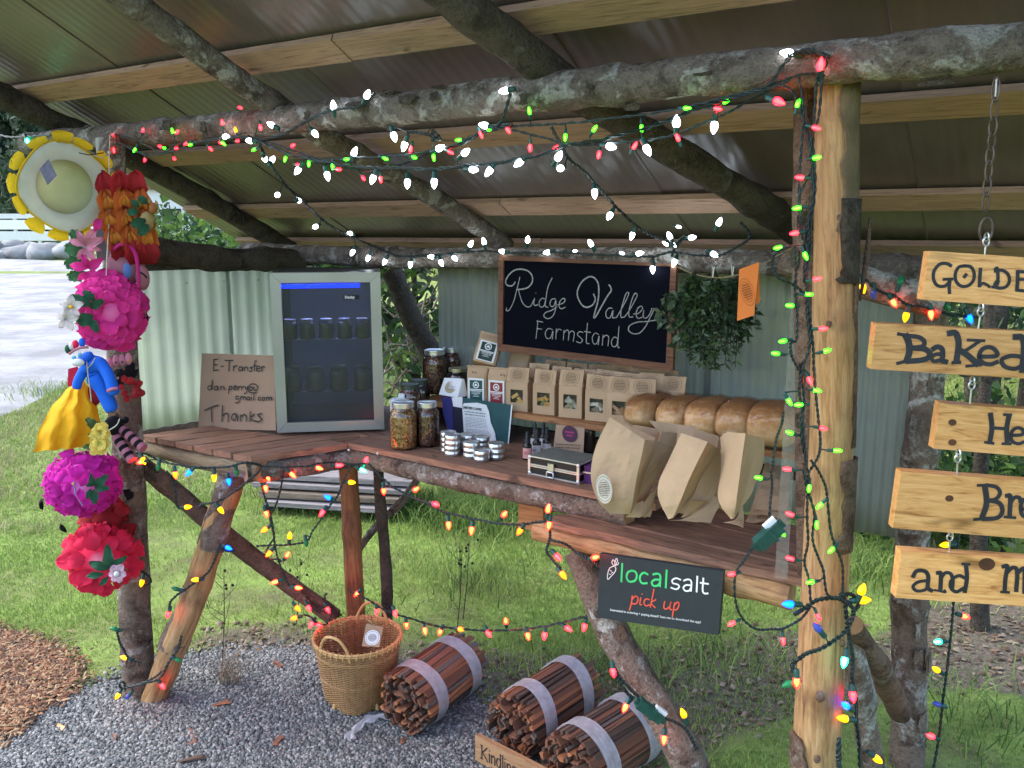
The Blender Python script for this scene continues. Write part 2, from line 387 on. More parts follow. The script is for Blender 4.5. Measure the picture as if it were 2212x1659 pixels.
ing = inside(gravel_poly, GX, GY); inm = inside(mulch_poly, GX, GY); ind = inside(dirt_poly, GX, GY)
nx_, ny_ = len(xs), len(ys); idx = np.arange(nx_ * ny_).reshape(ny_, nx_)
Fg = np.stack([idx[:-1, :-1], idx[:-1, 1:], idx[1:, 1:], idx[1:, :-1]], -1).reshape(-1, 4)
m_ground, nt, out = newmat('ground'); vec = coords(nt, 'Object', rnd=False)
at1 = nt.nodes.new('ShaderNodeAttribute'); at1.attribute_name = 'zone'; sp = nt.nodes.new('ShaderNodeSeparateColor'); nt.links.new(at1.outputs['Color'], sp.inputs[0])
n1 = noise_n(nt, vec, 2.2, 6, .65); n2 = noise_n(nt, vec, 45, 5, .7); n3 = noise_n(nt, vec, 220, 3, .7)
grass_c = ramp(nt, n1, [(.3, (.16, .15, .07)), (.5, (.23, .30, .08)), (.68, (.29, .43, .09))])
grass_c = mixc(nt, .7, grass_c, ramp(nt, n2, [(.3, (.5, .48, .44)), (.65, (1, 1, 1))]), 'MULTIPLY')
dirt_c = ramp(nt, n2, [(.3, (.07, .055, .04)), (.6, (.17, .14, .10)), (.75, (.27, .23, .17))])
grav_c = ramp(nt, n3, [(.3, (.09, .09, .095)), (.6, (.22, .23, .23)), (.8, (.34, .35, .35))])
mul_c = ramp(nt, n2, [(.3, (.06, .025, .012)), (.6, (.22, .09, .035))])
def soft(sock, k=.25):
    a = nt.nodes.new('ShaderNodeMath'); a.operation = 'MULTIPLY_ADD'; a.inputs[1].default_value = k * 2; nt.links.new(n2, a.inputs[0]); a.inputs[2].default_value = -k
    b = nt.nodes.new('ShaderNodeMath'); b.operation = 'ADD'; b.use_clamp = True; nt.links.new(sock, b.inputs[0]); nt.links.new(a.outputs[0], b.inputs[1])
    return ramp(nt, b.outputs[0], [(.4, (0, 0, 0)), (.6, (1, 1, 1))])
col = mixc(nt, soft(sp.outputs[2]), grass_c, dirt_c); col = mixc(nt, soft(sp.outputs[0]), col, grav_c); col = mixc(nt, soft(sp.outputs[1]), col, mul_c)
principled(nt, out, col, .9, 0, .2, n2, .8, .02)
def smooth_mask(m, k=2):
    m = m.astype(float)
    for _ in range(k):
        p = np.pad(m, 1, mode='edge'); m = (p[:-2, 1:-1] + p[2:, 1:-1] + p[1:-1, :-2] + p[1:-1, 2:] + 2 * m) / 6
    return m
ground = npmesh('ground', np.stack([GX, GY, GZ], -1), Fg, m_ground, smooth=True)
ca = ground.data.color_attributes.new('zone', 'FLOAT_COLOR', 'POINT')
dirtm = smooth_mask(ind, 14) * .8 + .35 * (fbm(GX, GY, 1.6, 9) > .42) * nearm
cols = np.stack([smooth_mask(ing), smooth_mask(inm), np.clip(dirtm, 0, 1), np.ones_like(GX)], -1)
ca.data.foreach_set('color', cols.astype(np.float32).ravel()); tag(ground, 'damp grassy ground around the stall', kind='structure')

def smp(poly, step=.6):
    out = []
    for i in range(len(poly)):
        a = Vector(poly[i - 1]); b = Vector(poly[i]); n = max(1, int((b - a).length / step)); out += [tuple(a + (b - a) * k / n) for k in range(n)]
    return out
rx = np.linspace(0, 1, 60); rowsY = np.concatenate([np.linspace(3.4, 20, 60), np.linspace(20.5, 43, 40)])
right_edge = np.interp(rowsY, [3.4, 7.2, 8.2, 10.4, 16, 30, 37.5, 43], [-7.2, -4.6, -4.65, -5.1, -6.6, -11, -16, -33])
rv = []
for yy, re in zip(rowsY, right_edge):
    for t in rx:
        x = re + (.06 * math.sin(yy * 5) + .05 * math.sin(yy * 11.3)) * (1 - t) - t * 40; rv.append((x, yy, float(hgt(x, yy)) + .045 * (1 if t > 0 else .1)))
ri = np.arange(len(rowsY) * 60).reshape(len(rowsY), 60)
m_road, nt, out = newmat('wet road'); vec = coords(nt, 'Object', rnd=False); n1 = noise_n(nt, vec, .7, 7, .7); n2 = noise_n(nt, vec, 22, 8, .8)
col = mixc(nt, .5, ramp(nt, n1, [(.4, (.40, .39, .37)), (.6, (.25, .245, .235))]), ramp(nt, n2, [(.3, (.5, .5, .5)), (.6, (1, 1, 1))]), 'MULTIPLY')
principled(nt, out, col, ramp(nt, n1, [(.35, (.6, .6, .6)), (.6, (.9, .9, .9))]), 0, .3, n2, .8, .02)
tag(npmesh('road', rv, np.stack([ri[:-1, 1:], ri[:-1, :-1], ri[1:, :-1], ri[1:, 1:]], -1).reshape(-1, 4), m_road), 'pale wet gravel road beyond the grass', kind='structure')

# pebbles, chips and grass: real pieces, joined as stuff
def scatter_boxes(name, px, py, size, asp, mats, label, flat=.6, seed=3, zoff=0, parent=None):
    r = np.random.default_rng(seed); n = len(px)
    base = np.array([(-1,-1,-1),(1,-1,-1),(1,1,-1),(-1,1,-1),(-1,-1,1),(1,-1,1),(1,1,1),(-1,1,1)], float)
    base[4:, :2] *= .62; base[:4, :2] *= .8
    V = base[None] * (1 + r.uniform(-.35, .35, (n, 8, 3)))
    s = r.uniform(.6, 1.35, (n, 1)) * size; S = np.concatenate([s * asp[0] * r.uniform(.7, 1.3, (n, 1)), s * asp[1], s * asp[2]], 1)
    V = V * S[:, None, :] / 2; a = r.uniform(0, 6.28, n); tx = r.uniform(-flat, flat, n)
    ca_, sa = np.cos(a)[:, None], np.sin(a)[:, None]; ct, st = np.cos(tx)[:, None], np.sin(tx)[:, None]
    x, y, z = V[..., 0], V[..., 1], V[..., 2]; x, z = x * ct - z * st, x * st + z * ct; x, y = x * ca_ - y * sa, x * sa + y * ca_
    W = np.stack([x + px[:, None], y + py[:, None], z + (hgt(px, py) + .008 * fbm(px, py, 6, 1) + .012 * fbm(px, py, 2, 2) + s[:, 0] * .18 + zoff)[:, None]], -1)
    f = np.array([(4,5,6,7),(0,1,5,4),(1,2,6,5),(2,3,7,6),(3,0,4,7)]); Fc = (np.arange(n)[:, None, None] * 8 + f[None]).reshape(-1, 4)
    o = npmesh(name, W, Fc, mats, parent, np.repeat(r.integers(0, len(mats), n), 5)); return tag(o, label, kind='stuff')
def rand_in(poly, n, box, seed):
    r = np.random.default_rng(seed); X = r.uniform(box[0], box[1], n); Y = r.uniform(box[2], box[3], n); m = inside(poly, X, Y); X, Y = X[m], Y[m]; return X + r.normal(0, .035, len(X)), Y + r.normal(0, .035, len(X))
st_m = [simple('gravel stone %s' % k, c, tuple(q * .7 for q in c), 90, .75, .3, amt=0) for k, c in (('pale', (.31, .31, .295)), ('mid', (.18, .185, .175)), ('dark', (.09, .095, .093)), ('blue', (.14, .155, .155)))]
X_, Y_ = rand_in(gravel_poly, 125000, (-2.6, .5, 1.7, 3.5), 5)
scatter_boxes('gravel', X_, Y_, .0105, (1.2, 1, .7), st_m, 'loose blue grey gravel in front of the stall')
ch_m = [simple('bark mulch %s' % k, c, tuple(q * .6 for q in c), 60, .8, .3, amt=0) for k, c in (('orange', (.30, .14, .06)), ('red', (.18, .075, .035)), ('tan', (.38, .25, .13)), ('brown', (.10, .055, .03)))]
X_, Y_ = rand_in(mulch_poly, 95000, (-4.5, -1.2, 2.2, 3.9), 6)
scatter_boxes('bark_mulch', X_, Y_, .0125, (2.8, .6, .25), ch_m, 'orange brown bark mulch beside the gravel', .5, 8, .01)
X_, Y_ = rand_in(dirt_poly, 9000, (-2.2, 3.5, 2.0, 4.2), 16); 
leafm = [simple('dead leaf', (.20, .13, .08), None, 60, .8, amt=0), ch_m[3], simple('pale dead leaf', (.28, .22, .15), None, 60, .8, amt=0)]
scatter_boxes('leaf_litter', X_[:1500], Y_[:1500], .016, (1.5, 1, .15), leafm, 'dead leaves, twigs and pebbles scattered in the thin grass', .4, 9, .004)

def grass(name, X, Y, h, wd, mats, label, seed=1, lean=.5):
    r = np.random.default_rng(seed); n = len(X); a = r.uniform(0, 6.28, n); H = h * r.uniform(.45, 1.3, n); L = H * r.uniform(.1, lean * 2, n); b = r.uniform(0, 6.28, n)
    z0 = hgt(X, Y) - .004; wx, wy = np.cos(a) * wd / 2, np.sin(a) * wd / 2; lx, ly = np.cos(b) * L, np.sin(b) * L
    def P(fx, fz, sgn, k): return np.stack([X + sgn * wx * k + lx * fx, Y + sgn * wy * k + ly * fx, z0 + H * fz], -1)
    V = np.stack([P(0, 0, -1, 1), P(0, 0, 1, 1), P(.32, .62, 1, .8), P(.32, .62, -1, .8), P(1, .95, 0, 0), P(.66, .80, 1, .4)], 1)
    V = V[:, [0, 1, 2, 3, 4, 4]]; q = np.array([(0, 1, 2, 3), (3, 2, 4, 4)])
    V5 = V[:, :5]; F3 = np.array([(0, 1, 2), (0, 2, 3), (3, 2, 4)]); Fc = (np.arange(n)[:, None, None] * 5 + F3[None]).reshape(-1, 3)
    return tag(npmesh(name, V5, Fc, mats, None, np.repeat(r.choice(len(mats), n), 3)), label, kind='stuff')
def gmat(name, c, tr=.35): return simple(name, c, tuple(q * .75 for q in c), 3, .6, 0, amt=0, trans=tr, spec=.25)
g_l, g_m, g_d, g_y = gmat('grass lime', (.33, .45, .11)), gmat('grass mid', (.21, .31, .085)), gmat('grass dark', (.07, .15, .03)), gmat('grass straw', (.42, .38, .19))
def field(n, box, seed, dens=lambda X, Y: 1.0):
    r = np.random.default_rng(seed); X = r.uniform(box[0], box[1], n); Y = r.uniform(box[2], box[3], n)
    ok = ~inside(gravel_poly, X, Y) & ~inside(mulch_poly, X, Y) & ~(X < np.interp(Y, [3.4, 7.2, 8.2, 10.4, 16], [-7.2, -4.6, -4.65, -5.1, -6.6]))
    ok &= r.uniform(0, 1, n) < dens(X, Y); u = np.abs(X) < Y * .66 + .3; return X[ok & u], Y[ok & u]
patch = lambda X, Y: np.clip(.58 + .9 * fbm(X, Y, 1.6, 9) * -1, .06, 1) * np.where(inside(dirt_poly, X, Y), .55, 1)
X_, Y_ = field(250000, (-3.4, 3.2, 2.3, 5.2), 21, patch); grass('lawn_grass', X_, Y_, .024, .0042, [g_l, g_l, g_m], 'short bright green grass under and behind the stall', 2)
X_, Y_ = field(200000, (-6.5, 5, 5.2, 11), 22, patch); grass('far_grass', X_, Y_, .034, .009, [g_l, g_m, g_y], 'rough green grass stretching back behind the stall', 3)
X_, Y_ = field(26000, (-6, 3.5, 2.4, 8), 23, lambda X, Y: np.clip(.35 + .8 * fbm(X, Y, 1.1, 12), 0, 1)); grass('dry_grass', X_, Y_, .035, .004, [g_y, g_y, g_m], 'straw coloured dry grass among the green', 4, .9)
def verge(X, Y): return np.exp(-((X + 3.6 + (Y - 5) * .45) / .9) ** 2)
X_, Y_ = field(60000, (-6.5, -2, 4.5, 10), 27, verge); grass('verge_grass', X_, Y_, .055, .006, [g_y, g_l, g_m, g_y], 'long yellowish grass along the road edge', 6, .8)
tx = []; ty = []; r_ = np.random.default_rng(30)
for vx, vy, nn_, sp_ in ((960, 1110, 700, .16), (1020, 1130, 800, .18), (1080, 1110, 600, .16), (900, 1090, 350, .16), (1160, 1110, 350, .2), (640, 1075, 260, .3), (350, 1100, 200, .3), (1010, 1260, 260, .2), (1300, 1460, 260, .18), (1560, 1420, 200, .18), (120, 850, 500, .35), (1870, 1250, 400, .2), (1900, 1220, 400, .2), (2100, 1560, 300, .18)):
    p = on_z(vx, vy); tx.append(r_.normal(p.x, sp_, nn_)); ty.append(r_.normal(p.y, sp_ * .8, nn_))
grass('grass_tufts', np.concatenate(tx), np.concatenate(ty), .115, .0055, [g_m, g_l, g_m, g_d], 'long green grass tufts growing behind the counter', 5, .75)
# ------------------------------------------------------------ the stall itself
stand = thing('farm_stand', 'rustic open farm stall of barked logs with corrugated roof and plank counters', 'market stall', tuple(SC(-1.6, 2.1, 0)), SROT)
def log(name, p0, p1, r0, r1=None, mat=None, parent=None, bend=.012, ns=.12, label=None, cap=None, knots=2, seg=20, seed=None):
    r1 = r1 or r0; p0 = Vector(p0); p1 = Vector(p1); L = (p1 - p0).length; n = max(8, int(L / .028)); rr = random.Random(seed if seed is not None else hash((round(p0.x, 2), round(p1.z, 2))) & 999)
    a, b = rr.uniform(0, 6), rr.uniform(0, 6); ks = [(rr.uniform(.1, .9), rr.uniform(.08, .2)) for _ in range(knots)]
    d = (p1 - p0).normalized(); u = d.orthogonal().normalized(); v = d.cross(u); pts = []; rad = []
    for i in range(n + 1):
        t = i / n; e = math.sin(math.pi * t)
        pts.append(p0.lerp(p1, t) + u * bend * math.sin(t * 4 + a) * e + v * bend * math.sin(t * 5.5 + b) * e)
        r = r0 + (r1 - r0) * t
        for kt, kh in ks: r *= 1 + kh * math.exp(-((t - kt) * L / .03) ** 2)
        rad.append(r)
    mb = MB().tube(pts, rad, seg, 0, 1, ns, 11)
    o = mb.build(name, [mat or bark_lichen, cap or sawn], parent or stand)
    if label: o['label'] = label
    return o
# ---- roof
ZB = 1.972                      # front beam axis
SLOPE = .49
def roofz(c, off=0): return ZB + .043 + .04 - SLOPE * (c - 1.8) + off      # axis of a rafter
beam_pts = [SC(s, 1.8, ZB) for s in (-3.2, .9)]
log('beam', beam_pts[0], beam_pts[1], .038, .043, bark_lichen, bend=.015, label='long lichen spotted log carrying the roof at the front', ns=.16, knots=5)
log('beam', SC(-2.95, 2.56, 1.575), SC(.35, 2.56, 1.545), .038, .037, bark_lichen, bend=.012, label='lichen spotted log along the back wall', knots=4)
log('beam', SC(-2.72, 1.86, 1.60), SC(-2.62, 2.56, 1.54), .046, .044, bark_dark, label='dark log above the left wall')
for s0, s1, c0, c1, r, mt, lb in ((-2.1, -1.72, 1.15, 2.72, .037, bark_lichen, 'grey lichened rafter'), (-1.335, -.60, 1.15, 2.72, .046, bark_dark, 'thick dark rafter'),
                                  (-3.17, -2.9, 1.1, 2.78, .045, bark_dark, 'outermost dark rafter at the open gable'), (.62, .66, 1.15, 2.7, .042, bark_dark, 'rafter past the right post')):
    log('rafter', SC(s0, c0, roofz(c0)), SC(s1, c1, roofz(c1)), r * .94, r * .85, mt, bend=.02, label=lb, knots=5, ns=.18)
sl = math.atan(SLOPE)
for c in (1.36, 1.76, 2.16, 2.55, 2.83):
    for (s0, s1) in ((-3.28, -1.62), (-1.615, 1.05)):
        L = s1 - s0; mb = MB(); mb.box((0, 0, 0), (L, .088, .019), jit=.0012)
        M = Matrix.Translation(SC((s0 + s1) / 2, c, roofz(c, .055))) @ Matrix.Rotation(SROT, 4, 'Z') @ Matrix.Rotation(-sl, 4, 'X')
        link('purlin', mb.mesh('purlin', [pine_strap]), stand, mtx(stand).inverted() @ M)
m_roof, nt, out = newmat('roof sheet'); vec = coords(nt); n1 = noise_n(nt, vec, 3, 5); n2 = noise_n(nt, coords(nt, 'Object', (30, 1.5, 1)), 3, 4)
col = ramp(nt, n1, [(.35, (.100, .076, .078)), (.65, (.135, .106, .106))]); col = mixc(nt, .3, col, ramp(nt, n2, [(.35, (.6, .6, .6)), (.65, (1, 1, 1))]), 'MULTIPLY')
principled(nt, out, col, .33, 0, .55, n1, .12, .01)
def corr_panel(name, s0, s1, fn, pitch, amp, nv, mat, parent, nrm, thick=.0015):
    """corrugated sheet: ribs across s, fn(s, t) -> world point on the mid surface"""
    nu = max(8, int((s1 - s0) / pitch * 6)); mb = MB()
    def f(u, v): s = s0 + (s1 - s0) * u; return fn(s, v) + nrm * amp * math.sin(2 * math.pi * s / pitch)
    mb.grid(f, nu, nv, 0, True); o = mb.build(name, mat, parent)
    so = o.modifiers.new('thickness', 'SOLIDIFY'); so.thickness = thick; return o
rn = (NX * math.sin(sl) + Vector((0, 0, math.cos(sl))))
ss = [-3.3, -2.55, -1.8, -1.05, -.3, .45, 1.08]
for i in range(len(ss) - 1):
    corr_panel('roof_sheet', ss[i] - .02, ss[i + 1] + .02, lambda s, t, i=i: SC(s, 1.12 + 1.78 * t, roofz(1.12 + 1.78 * t, .074 + .003 * (i % 2))), .038, .0005, 10, m_roof, stand, rn)
# ---- posts and braces
pL = [at(*q) for q in ((238, 300, 2.90), (262, 700, 2.89), (282, 1100, 2.88), (300, 1516, 2.875))]
def polylog(name, pts, rads, mat, label=None, ns=.12, cap=None, seg=16, parent=None):
    n = 8; P = catmull(pts, n); m = len(P); rr = [rads[0] + (rads[-1] - rads[0]) * i / (m - 1) for i in range(m)] if len(rads) == 2 else rads
    o = MB().tube(P, rr, seg, 0, 1, ns, 10).build(name, [mat, cap or sawn], parent or stand)
    if label: o['label'] = label
    return o
polylog('post', pL, (.044, .056), bark_birch, 'left corner post of brown bark with pale patches')
log('brace', at(300, 1000, 2.93), at(722, 1335, 3.06), .032, .034, bark_red, label='dark bark brace running from the left post to the foot of the middle post')
polylog('leg', [at(330, 1515, 2.85), at(400, 1340, 2.82), at(455, 1180, 2.83), at(503, 1022, 2.84)], (.045, .046), wood_peeled, 'slanting leg, half peeled to yellow wood')
mb = MB()
for (p, q, a0, a1) in (((372, 1400), (425, 1270), 1.2, 4.4), ((455, 1180), (505, 1015), 0, 6.28)):       # bark left on the leg
    P = [at(p[0] + (q[0] - p[0]) * t / 6, p[1] + (q[1] - p[1]) * t / 6, 2.83) for t in range(7)]
    mb.tube(P, [.046 + .004 * math.sin(t * 1.1 + 1) for t in range(7)], 14, 0, 0, .22, 22)
mb.build('bark', bark_birch, stand)
log('post', SC(-2.115, 2.285, 0), SC(-2.125, 2.26, .90), .036, .034, wood_peeled_red, bend=.004, label='middle post of peeled reddish wood behind the basket', ns=.05)
log('post', SC(-2.05, 2.37, 0), SC(-2.06, 2.36, .90), .022, .02, bark_dark, bend=.008, label='thin black barked pole touching the middle post')
log('brace', at(762, 1208, 3.15), at(905, 1030, 3.3), .014, .014, bark_birch, bend=.01, label='thin grey branch brace under the counter')
log('brace', at(848, 590, 3.80), at(965, 830, 3.60), .045, .048, bark_dark, bend=.01, label='thick dark diagonal log beside the fridge')
# right post
pR = [at(1806, 165, 1.78), at(1803, 500, 1.78), at(1798, 900, 1.775), at(1780, 1300, 1.77), at(1762, 1659, 1.765), at(1752, 2030, 1.76)]
polylog('post', pR, (.038, .056), wood_peeled, 'right corner post of peeled yellow wood', .06, seg=20)
polylog('post', [at(1748, 170, 1.85), at(1744, 480, 1.85), at(1750, 800, 1.845), at(1752, 1240, 1.84)], (.030, .032), bark_red, 'dark bark pole nailed to the left of the right post')
def bark_patch(pts, r, a0, a1, mat, name='bark', seg=8, jag=.006):
    """loose plate of bark lying on a log between two angles (0 = towards the camera, + = right)"""
    mb = MB(); P = catmull(pts, 5); n = len(P) - 1; rr = random.Random(int(pts[0].z * 977))
    e0 = [a0 + rr.uniform(-.22, .22) for _ in range(n + 1)]; e1 = [a1 + rr.uniform(-.22, .22) for _ in range(n + 1)]
    def f(u, v):
        i = min(n, int(round(v * n))); a = e0[i] + (e1[i] - e0[i]) * u
        q = P[i]; rad = r * (1.06 + .05 * noise.noise(q * 20 + Vector((a * 2, 0, 0)))) + .002
        return q + Vector((math.sin(a) * rad, -math.cos(a) * rad, 0))
    mb.grid(f, seg, n, 0, True); o = mb.build(name, mat, stand); m = o.modifiers.new('thickness', 'SOLIDIFY'); m.thickness = .006; m.offset = 1; return o
bark_patch([at(1806, 430, 1.78), at(1803, 560, 1.78), at(1802, 610, 1.778)], .044, -.1, 1.7, bark_dark)
bark_patch([at(1801, 600, 1.778), at(1799, 800, 1.777), at(1797, 960, 1.775)], .044, .75, 1.75, bark_red)
bark_patch([at(1797, 985, 1.775), at(1792, 1100, 1.774), at(1788, 1180, 1.772)], .047, .1, 1.75, bark_red)
bark_patch([at(1765, 1580, 1.765), at(1762, 1660, 1.765), at(1758, 1760, 1.763)], .054, -1.6, -.8, bark_red)
bark_patch([at(1806, 180, 1.78), at(1804, 360, 1.78), at(1803, 500, 1.78)], .0415, -.1, 1.5, wood_weathered)
# splinter of bark standing off the post
MB().tube([at(1880, 470, 1.8), at(1872, 560, 1.8), at(1858, 650, 1.79)], [.003, .006, .003], 6, ns=.2).build('bark', bark_red, stand)
log('beam', at(1690, 562, 2.30), at(2040, 655, 2.14), .038, .044, bark_birch, bend=.006, label='log with white diagonal marks and a sawn end behind the right post', ns=.1)
log('post', at(2012, 620, 2.46), SC(-.245, 2.735, -.03), .047, .052, bark_birch, bend=.015, label='rear right post of mottled white and brown bark', ns=.1, knots=3)
log('brace', at(1842, 1350, 2.0), at(1945, 1535, 2.44), .026, .036, bark_red, bend=.01, label='brown brace meeting the rear right post')
log('brace', at(1822, 1350, 2.05), at(1905, 1720, 2.12), .030, .032, bark_birch, bend=.01, label='grey white leaning log behind the right post')
def flakes(P, r, n, mat, seed, amin=-1.9, amax=1.5):
    """loose curled plates of bark standing off a log facing the front"""
    rr = random.Random(seed)
    if len(P) == 2: P = [Vector(P[0]).lerp(Vector(P[1]), t / 12) for t in range(13)]
    P = catmull(P, 4)
    for k in range(n):
        i = rr.randint(1, len(P) - 2); p = P[i]; d = (P[i + 1] - P[i - 1]).normalized(); fr_ = (EYEV - p); fr_ = (fr_ - d * fr_.dot(d)).normalized(); sd_ = d.cross(fr_); a0 = rr.uniform(-1.15, 1.15); wa = rr.uniform(.25, .7); L = rr.uniform(.02, .065); ph = rr.uniform(0, 9); mb = MB()
        def f(u, v):
            e = 1 - .35 * abs(v - .5) + .25 * noise.noise(Vector((v * 4, ph, 0))); a = a0 + wa * (u - .5) * e; q = r * 1.03 + .002 + .008 * max(0, u - .45) ** 1.5 * 2; return p + d * ((v - .5) * L * (1 + .2 * math.sin(u * 5 + ph))) + (fr_ * math.cos(a) + sd_ * math.sin(a)) * q
        mb.grid(f, 4, 5, 0, False); o = mb.build('bark_flake', mat, stand); m = o.modifiers.new('thickness', 'SOLIDIFY'); m.thickness = .002
flakes(pL, .050, 16, bark_red, 1); flakes([at(1246, 1190, 2.32), at(1540, 1760, 2.02)], .046, 12, bark_red, 2); flakes([at(2000, 700, 2.46), SC(-.245, 2.735, .1)], .051, 18, bark_birch, 3)
flakes([at(1748, 170, 1.85), at(1744, 480, 1.85), at(1750, 800, 1.845), at(1752, 1240, 1.84)], .031, 14, bark_dark, 4); flakes(beam_pts, .045, 26, bark_dark, 5); flakes([at(300, 1000, 2.93), at(722, 1335, 3.06)], .034, 8, bark_dark, 6)
# knots and branch stubs on the peeled posts
for x, y, Y, r in ((1772, 1505, 1.715, .011), (1812, 470, 1.745, .010), (1820, 1390, 1.725, .007), (1765, 1640, 1.71, .008), (470, 1100, 2.79, .010), (1790, 700, 1.738, .006)):
    MB().ball(at(x, y, Y), (r, r * .7, r * 1.2), 12, 8).build('knot', bark_red, stand)
# ---- walls of corrugated translucent sheet
def polymat(name, c1, c2, tlm, rfm):
    m, nt, out = newmat(name); vec = coords(nt, 'Object', rnd=False); n1 = noise_n(nt, vec, 2.5, 4); n2 = noise_n(nt, coords(nt, 'Object', (60, 60, 1.2)), 2, 3)
    col = ramp(nt, n1, [(.35, c1), (.65, c2)]); col = mixc(nt, .3, col, ramp(nt, n2, [(.3, (.6, .63, .6)), (.65, (1, 1, 1))]), 'MULTIPLY')
    pp = principled(nt, None, col, .35, 0, .45, n1, .1, .01); tl = nt.nodes.new('ShaderNodeBsdfTranslucent'); nt.links.new(col, tl.inputs[0])
    rf = nt.nodes.new('ShaderNodeBsdfRefraction'); rf.inputs['IOR'].default_value = 1.02; rf.inputs['Roughness'].default_value = .45; nt.links.new(col, rf.inputs[0])
    mx = nt.nodes.new('ShaderNodeMixShader'); mx.inputs[0].default_value = tlm; nt.links.new(pp.outputs[0], mx.inputs[1]); nt.links.new(tl.outputs[0], mx.inputs[2])
    mx2 = nt.nodes.new('ShaderNodeMixShader'); mx2.inputs[0].default_value = rfm; nt.links.new(mx.outputs[0], mx2.inputs[1]); nt.links.new(rf.outputs[0], mx2.inputs[2]); nt.links.new(mx2.outputs[0], out.inputs[0]); return m
m_poly = polymat('translucent corrugated sheet', (.55, .56, .51), (.67, .68, .64), .66, .40)
m_poly_backlit = polymat('backlit translucent corrugated sheet', (.78, .84, .78), (.86, .90, .86), .80, .60)  # left wall copy: strong light from behind put into a paler colour
for s0, s1, zb in ((-2.03, -1.45, .80), (-1.47, -.92, .80), (-.94, -.30, .75)):
    corr_panel('wall_sheet', s0, s1, lambda s, t, zb=zb: SC(s, 2.70 + .003 * (s0 > -1.46), zb + (1.56 - zb) * t), .030, .0045, 6, m_poly, stand, NX)
wl0 = Vector((-1.36, 3.06, 0)); wl1 = Vector((-.84, 3.62, 0)); wd_ = (wl1 - wl0).normalized(); wln = Vector((wd_.y, -wd_.x, 0)); LW = (wl1 - wl0).length
for k in range(2):
    corr_panel('wall_sheet', LW * k / 2 - .01, LW * (k + 1) / 2 + .01, lambda s, t: wl0 + wd_ * s + Vector((0, 0, .94 + .60 * t)), (.052), .006, 6, m_poly_backlit, stand, wln)
for s in np.arange(-1.95, -.3, .16): MB().ball(SC(s, 2.692, 1.50 + .004 * math.sin(s * 9)), (.0055, .0055, .0055), 8, 5).build('screw', steel, stand)
for k in range(5): MB().ball(wl0 + wd_ * (.06 + .15 * k) + wln * .008 + Vector((0, 0, 1.47)), .005, 8, 5).build('screw', steel, stand)
log('rail', SC(-2.0, 2.68, .925), SC(-.5, 2.68, .905), .018, .018, bark_dark, label='dark rail at the foot of the back wall', cap=bark_dark)
MB().box(wl0.lerp(wl1, .5) + Vector((0, 0, .925)), (LW, .03, .03), Matrix.Rotation(math.atan2(wd_.y, wd_.x), 3, 'Z')).build('rail', grey_plank, stand)
MB().box(at(1708, 890, 1.90), (.002, .028, .80), Matrix.Rotation(R(75), 3, 'Z')).build('plastic_strip', clear_strip, stand)['label'] = 'clear plastic strip hanging edge on beside the right post'
MB().box(wl0.lerp(wl1, .5) + Vector((0, 0, 1.545)) - wln * -.02, (LW * .98, .022, .05), Matrix.Rotation(math.atan2(wd_.y, wd_.x), 3, 'Z')).build('rail', bark_dark, stand)
# ---- counters: every plank its own part
def board(name, corners, th, mat, label=None, jit=.0015):
    """plank from its four top corners in world space (near-left, near-right, far-right, far-left)"""
    c = [Vector(q) for q in corners]; ctr = sum(c, Vector()) / 4; xd = (c[1] - c[0]); yd = (c[3] - c[0])
    if xd.length < yd.length: c = c[1:] + c[:1]; xd = (c[1] - c[0])
    M = frame(ctr, xd); Mi = M.inverted(); lo = []; n = 9
    def e(a, b, k): 
        p = a.lerp(b, k / n); return Mi @ p
    top = []; rr = random.Random(int(ctr.x * 991 + ctr.y * 77))
    A = [e(c[0], c[1], k) + Vector((0, rr.uniform(-jit, jit) * 1.5, rr.uniform(-jit, jit))) for k in range(n + 1)]
    B = [e(c[3], c[2], k) + Vector((0, rr.uniform(-jit, jit) * 1.5, rr.uniform(-jit, jit))) for k in range(n + 1)]
    dn = Vector((0, 0, -th)); vs = A + B + [q + dn for q in A] + [q + dn for q in B]; m = n + 1; fs = []
    for k in range(n):
        fs += [(k, k + 1, m + k + 1, m + k), (2 * m + k, 3 * m + k, 3 * m + k + 1, 2 * m + k + 1), (k, 2 * m + k, 2 * m + k + 1, k + 1), (m + k, m + k + 1, 3 * m + k + 1, 3 * m + k)]
    fs += [(0, m, 3 * m, 2 * m), (n, 2 * m + n, 3 * m + n, m + n)]
    o = link(name, MB().add(vs, fs, 0).mesh(name, [mat]), stand, mtx(stand).inverted() @ M)
    if label: o['label'] = label
    return o
CZ = .94; TZ = .86
A0 = on_z(298, 938, CZ); A1 = on_z(543, 988, CZ); B0 = on_z(753, 957, CZ); B1 = on_z(1330, 1072, CZ)
# left wing: planks run from the side edge back towards the left wall
dsw = (B0 - A1); nb = 6
far0 = Vector((-1.345, 3.05, CZ)); far1 = Vector((-.93, 3.50, CZ)); 
for k in range(nb):
    t0, t1 = k / nb, (k + 1) / nb - .02
    g = lambda t: (A1.lerp(A0, t), )
    p0 = A1.lerp(A0, t0); p1 = A1.lerp(A0, t1)
    dirn = (B0 - A1).normalized() * (.62 - .03 * k) ; q0 = p0 + dirn; q1 = p1 + dirn
    if k >= 4: q0 = p0 + dirn * .9; q1 = p1 + dirn * .9
    if k == 0: q0 = p0 + (B0 - A1) * .985; q1 = p1 + (B0 - A1)
    zz = Vector((0, 0, random.uniform(-.001, .001)))
    board('plank', (p0 + zz, q0 + zz, q1 + zz, p1 + zz), .02, cedar)
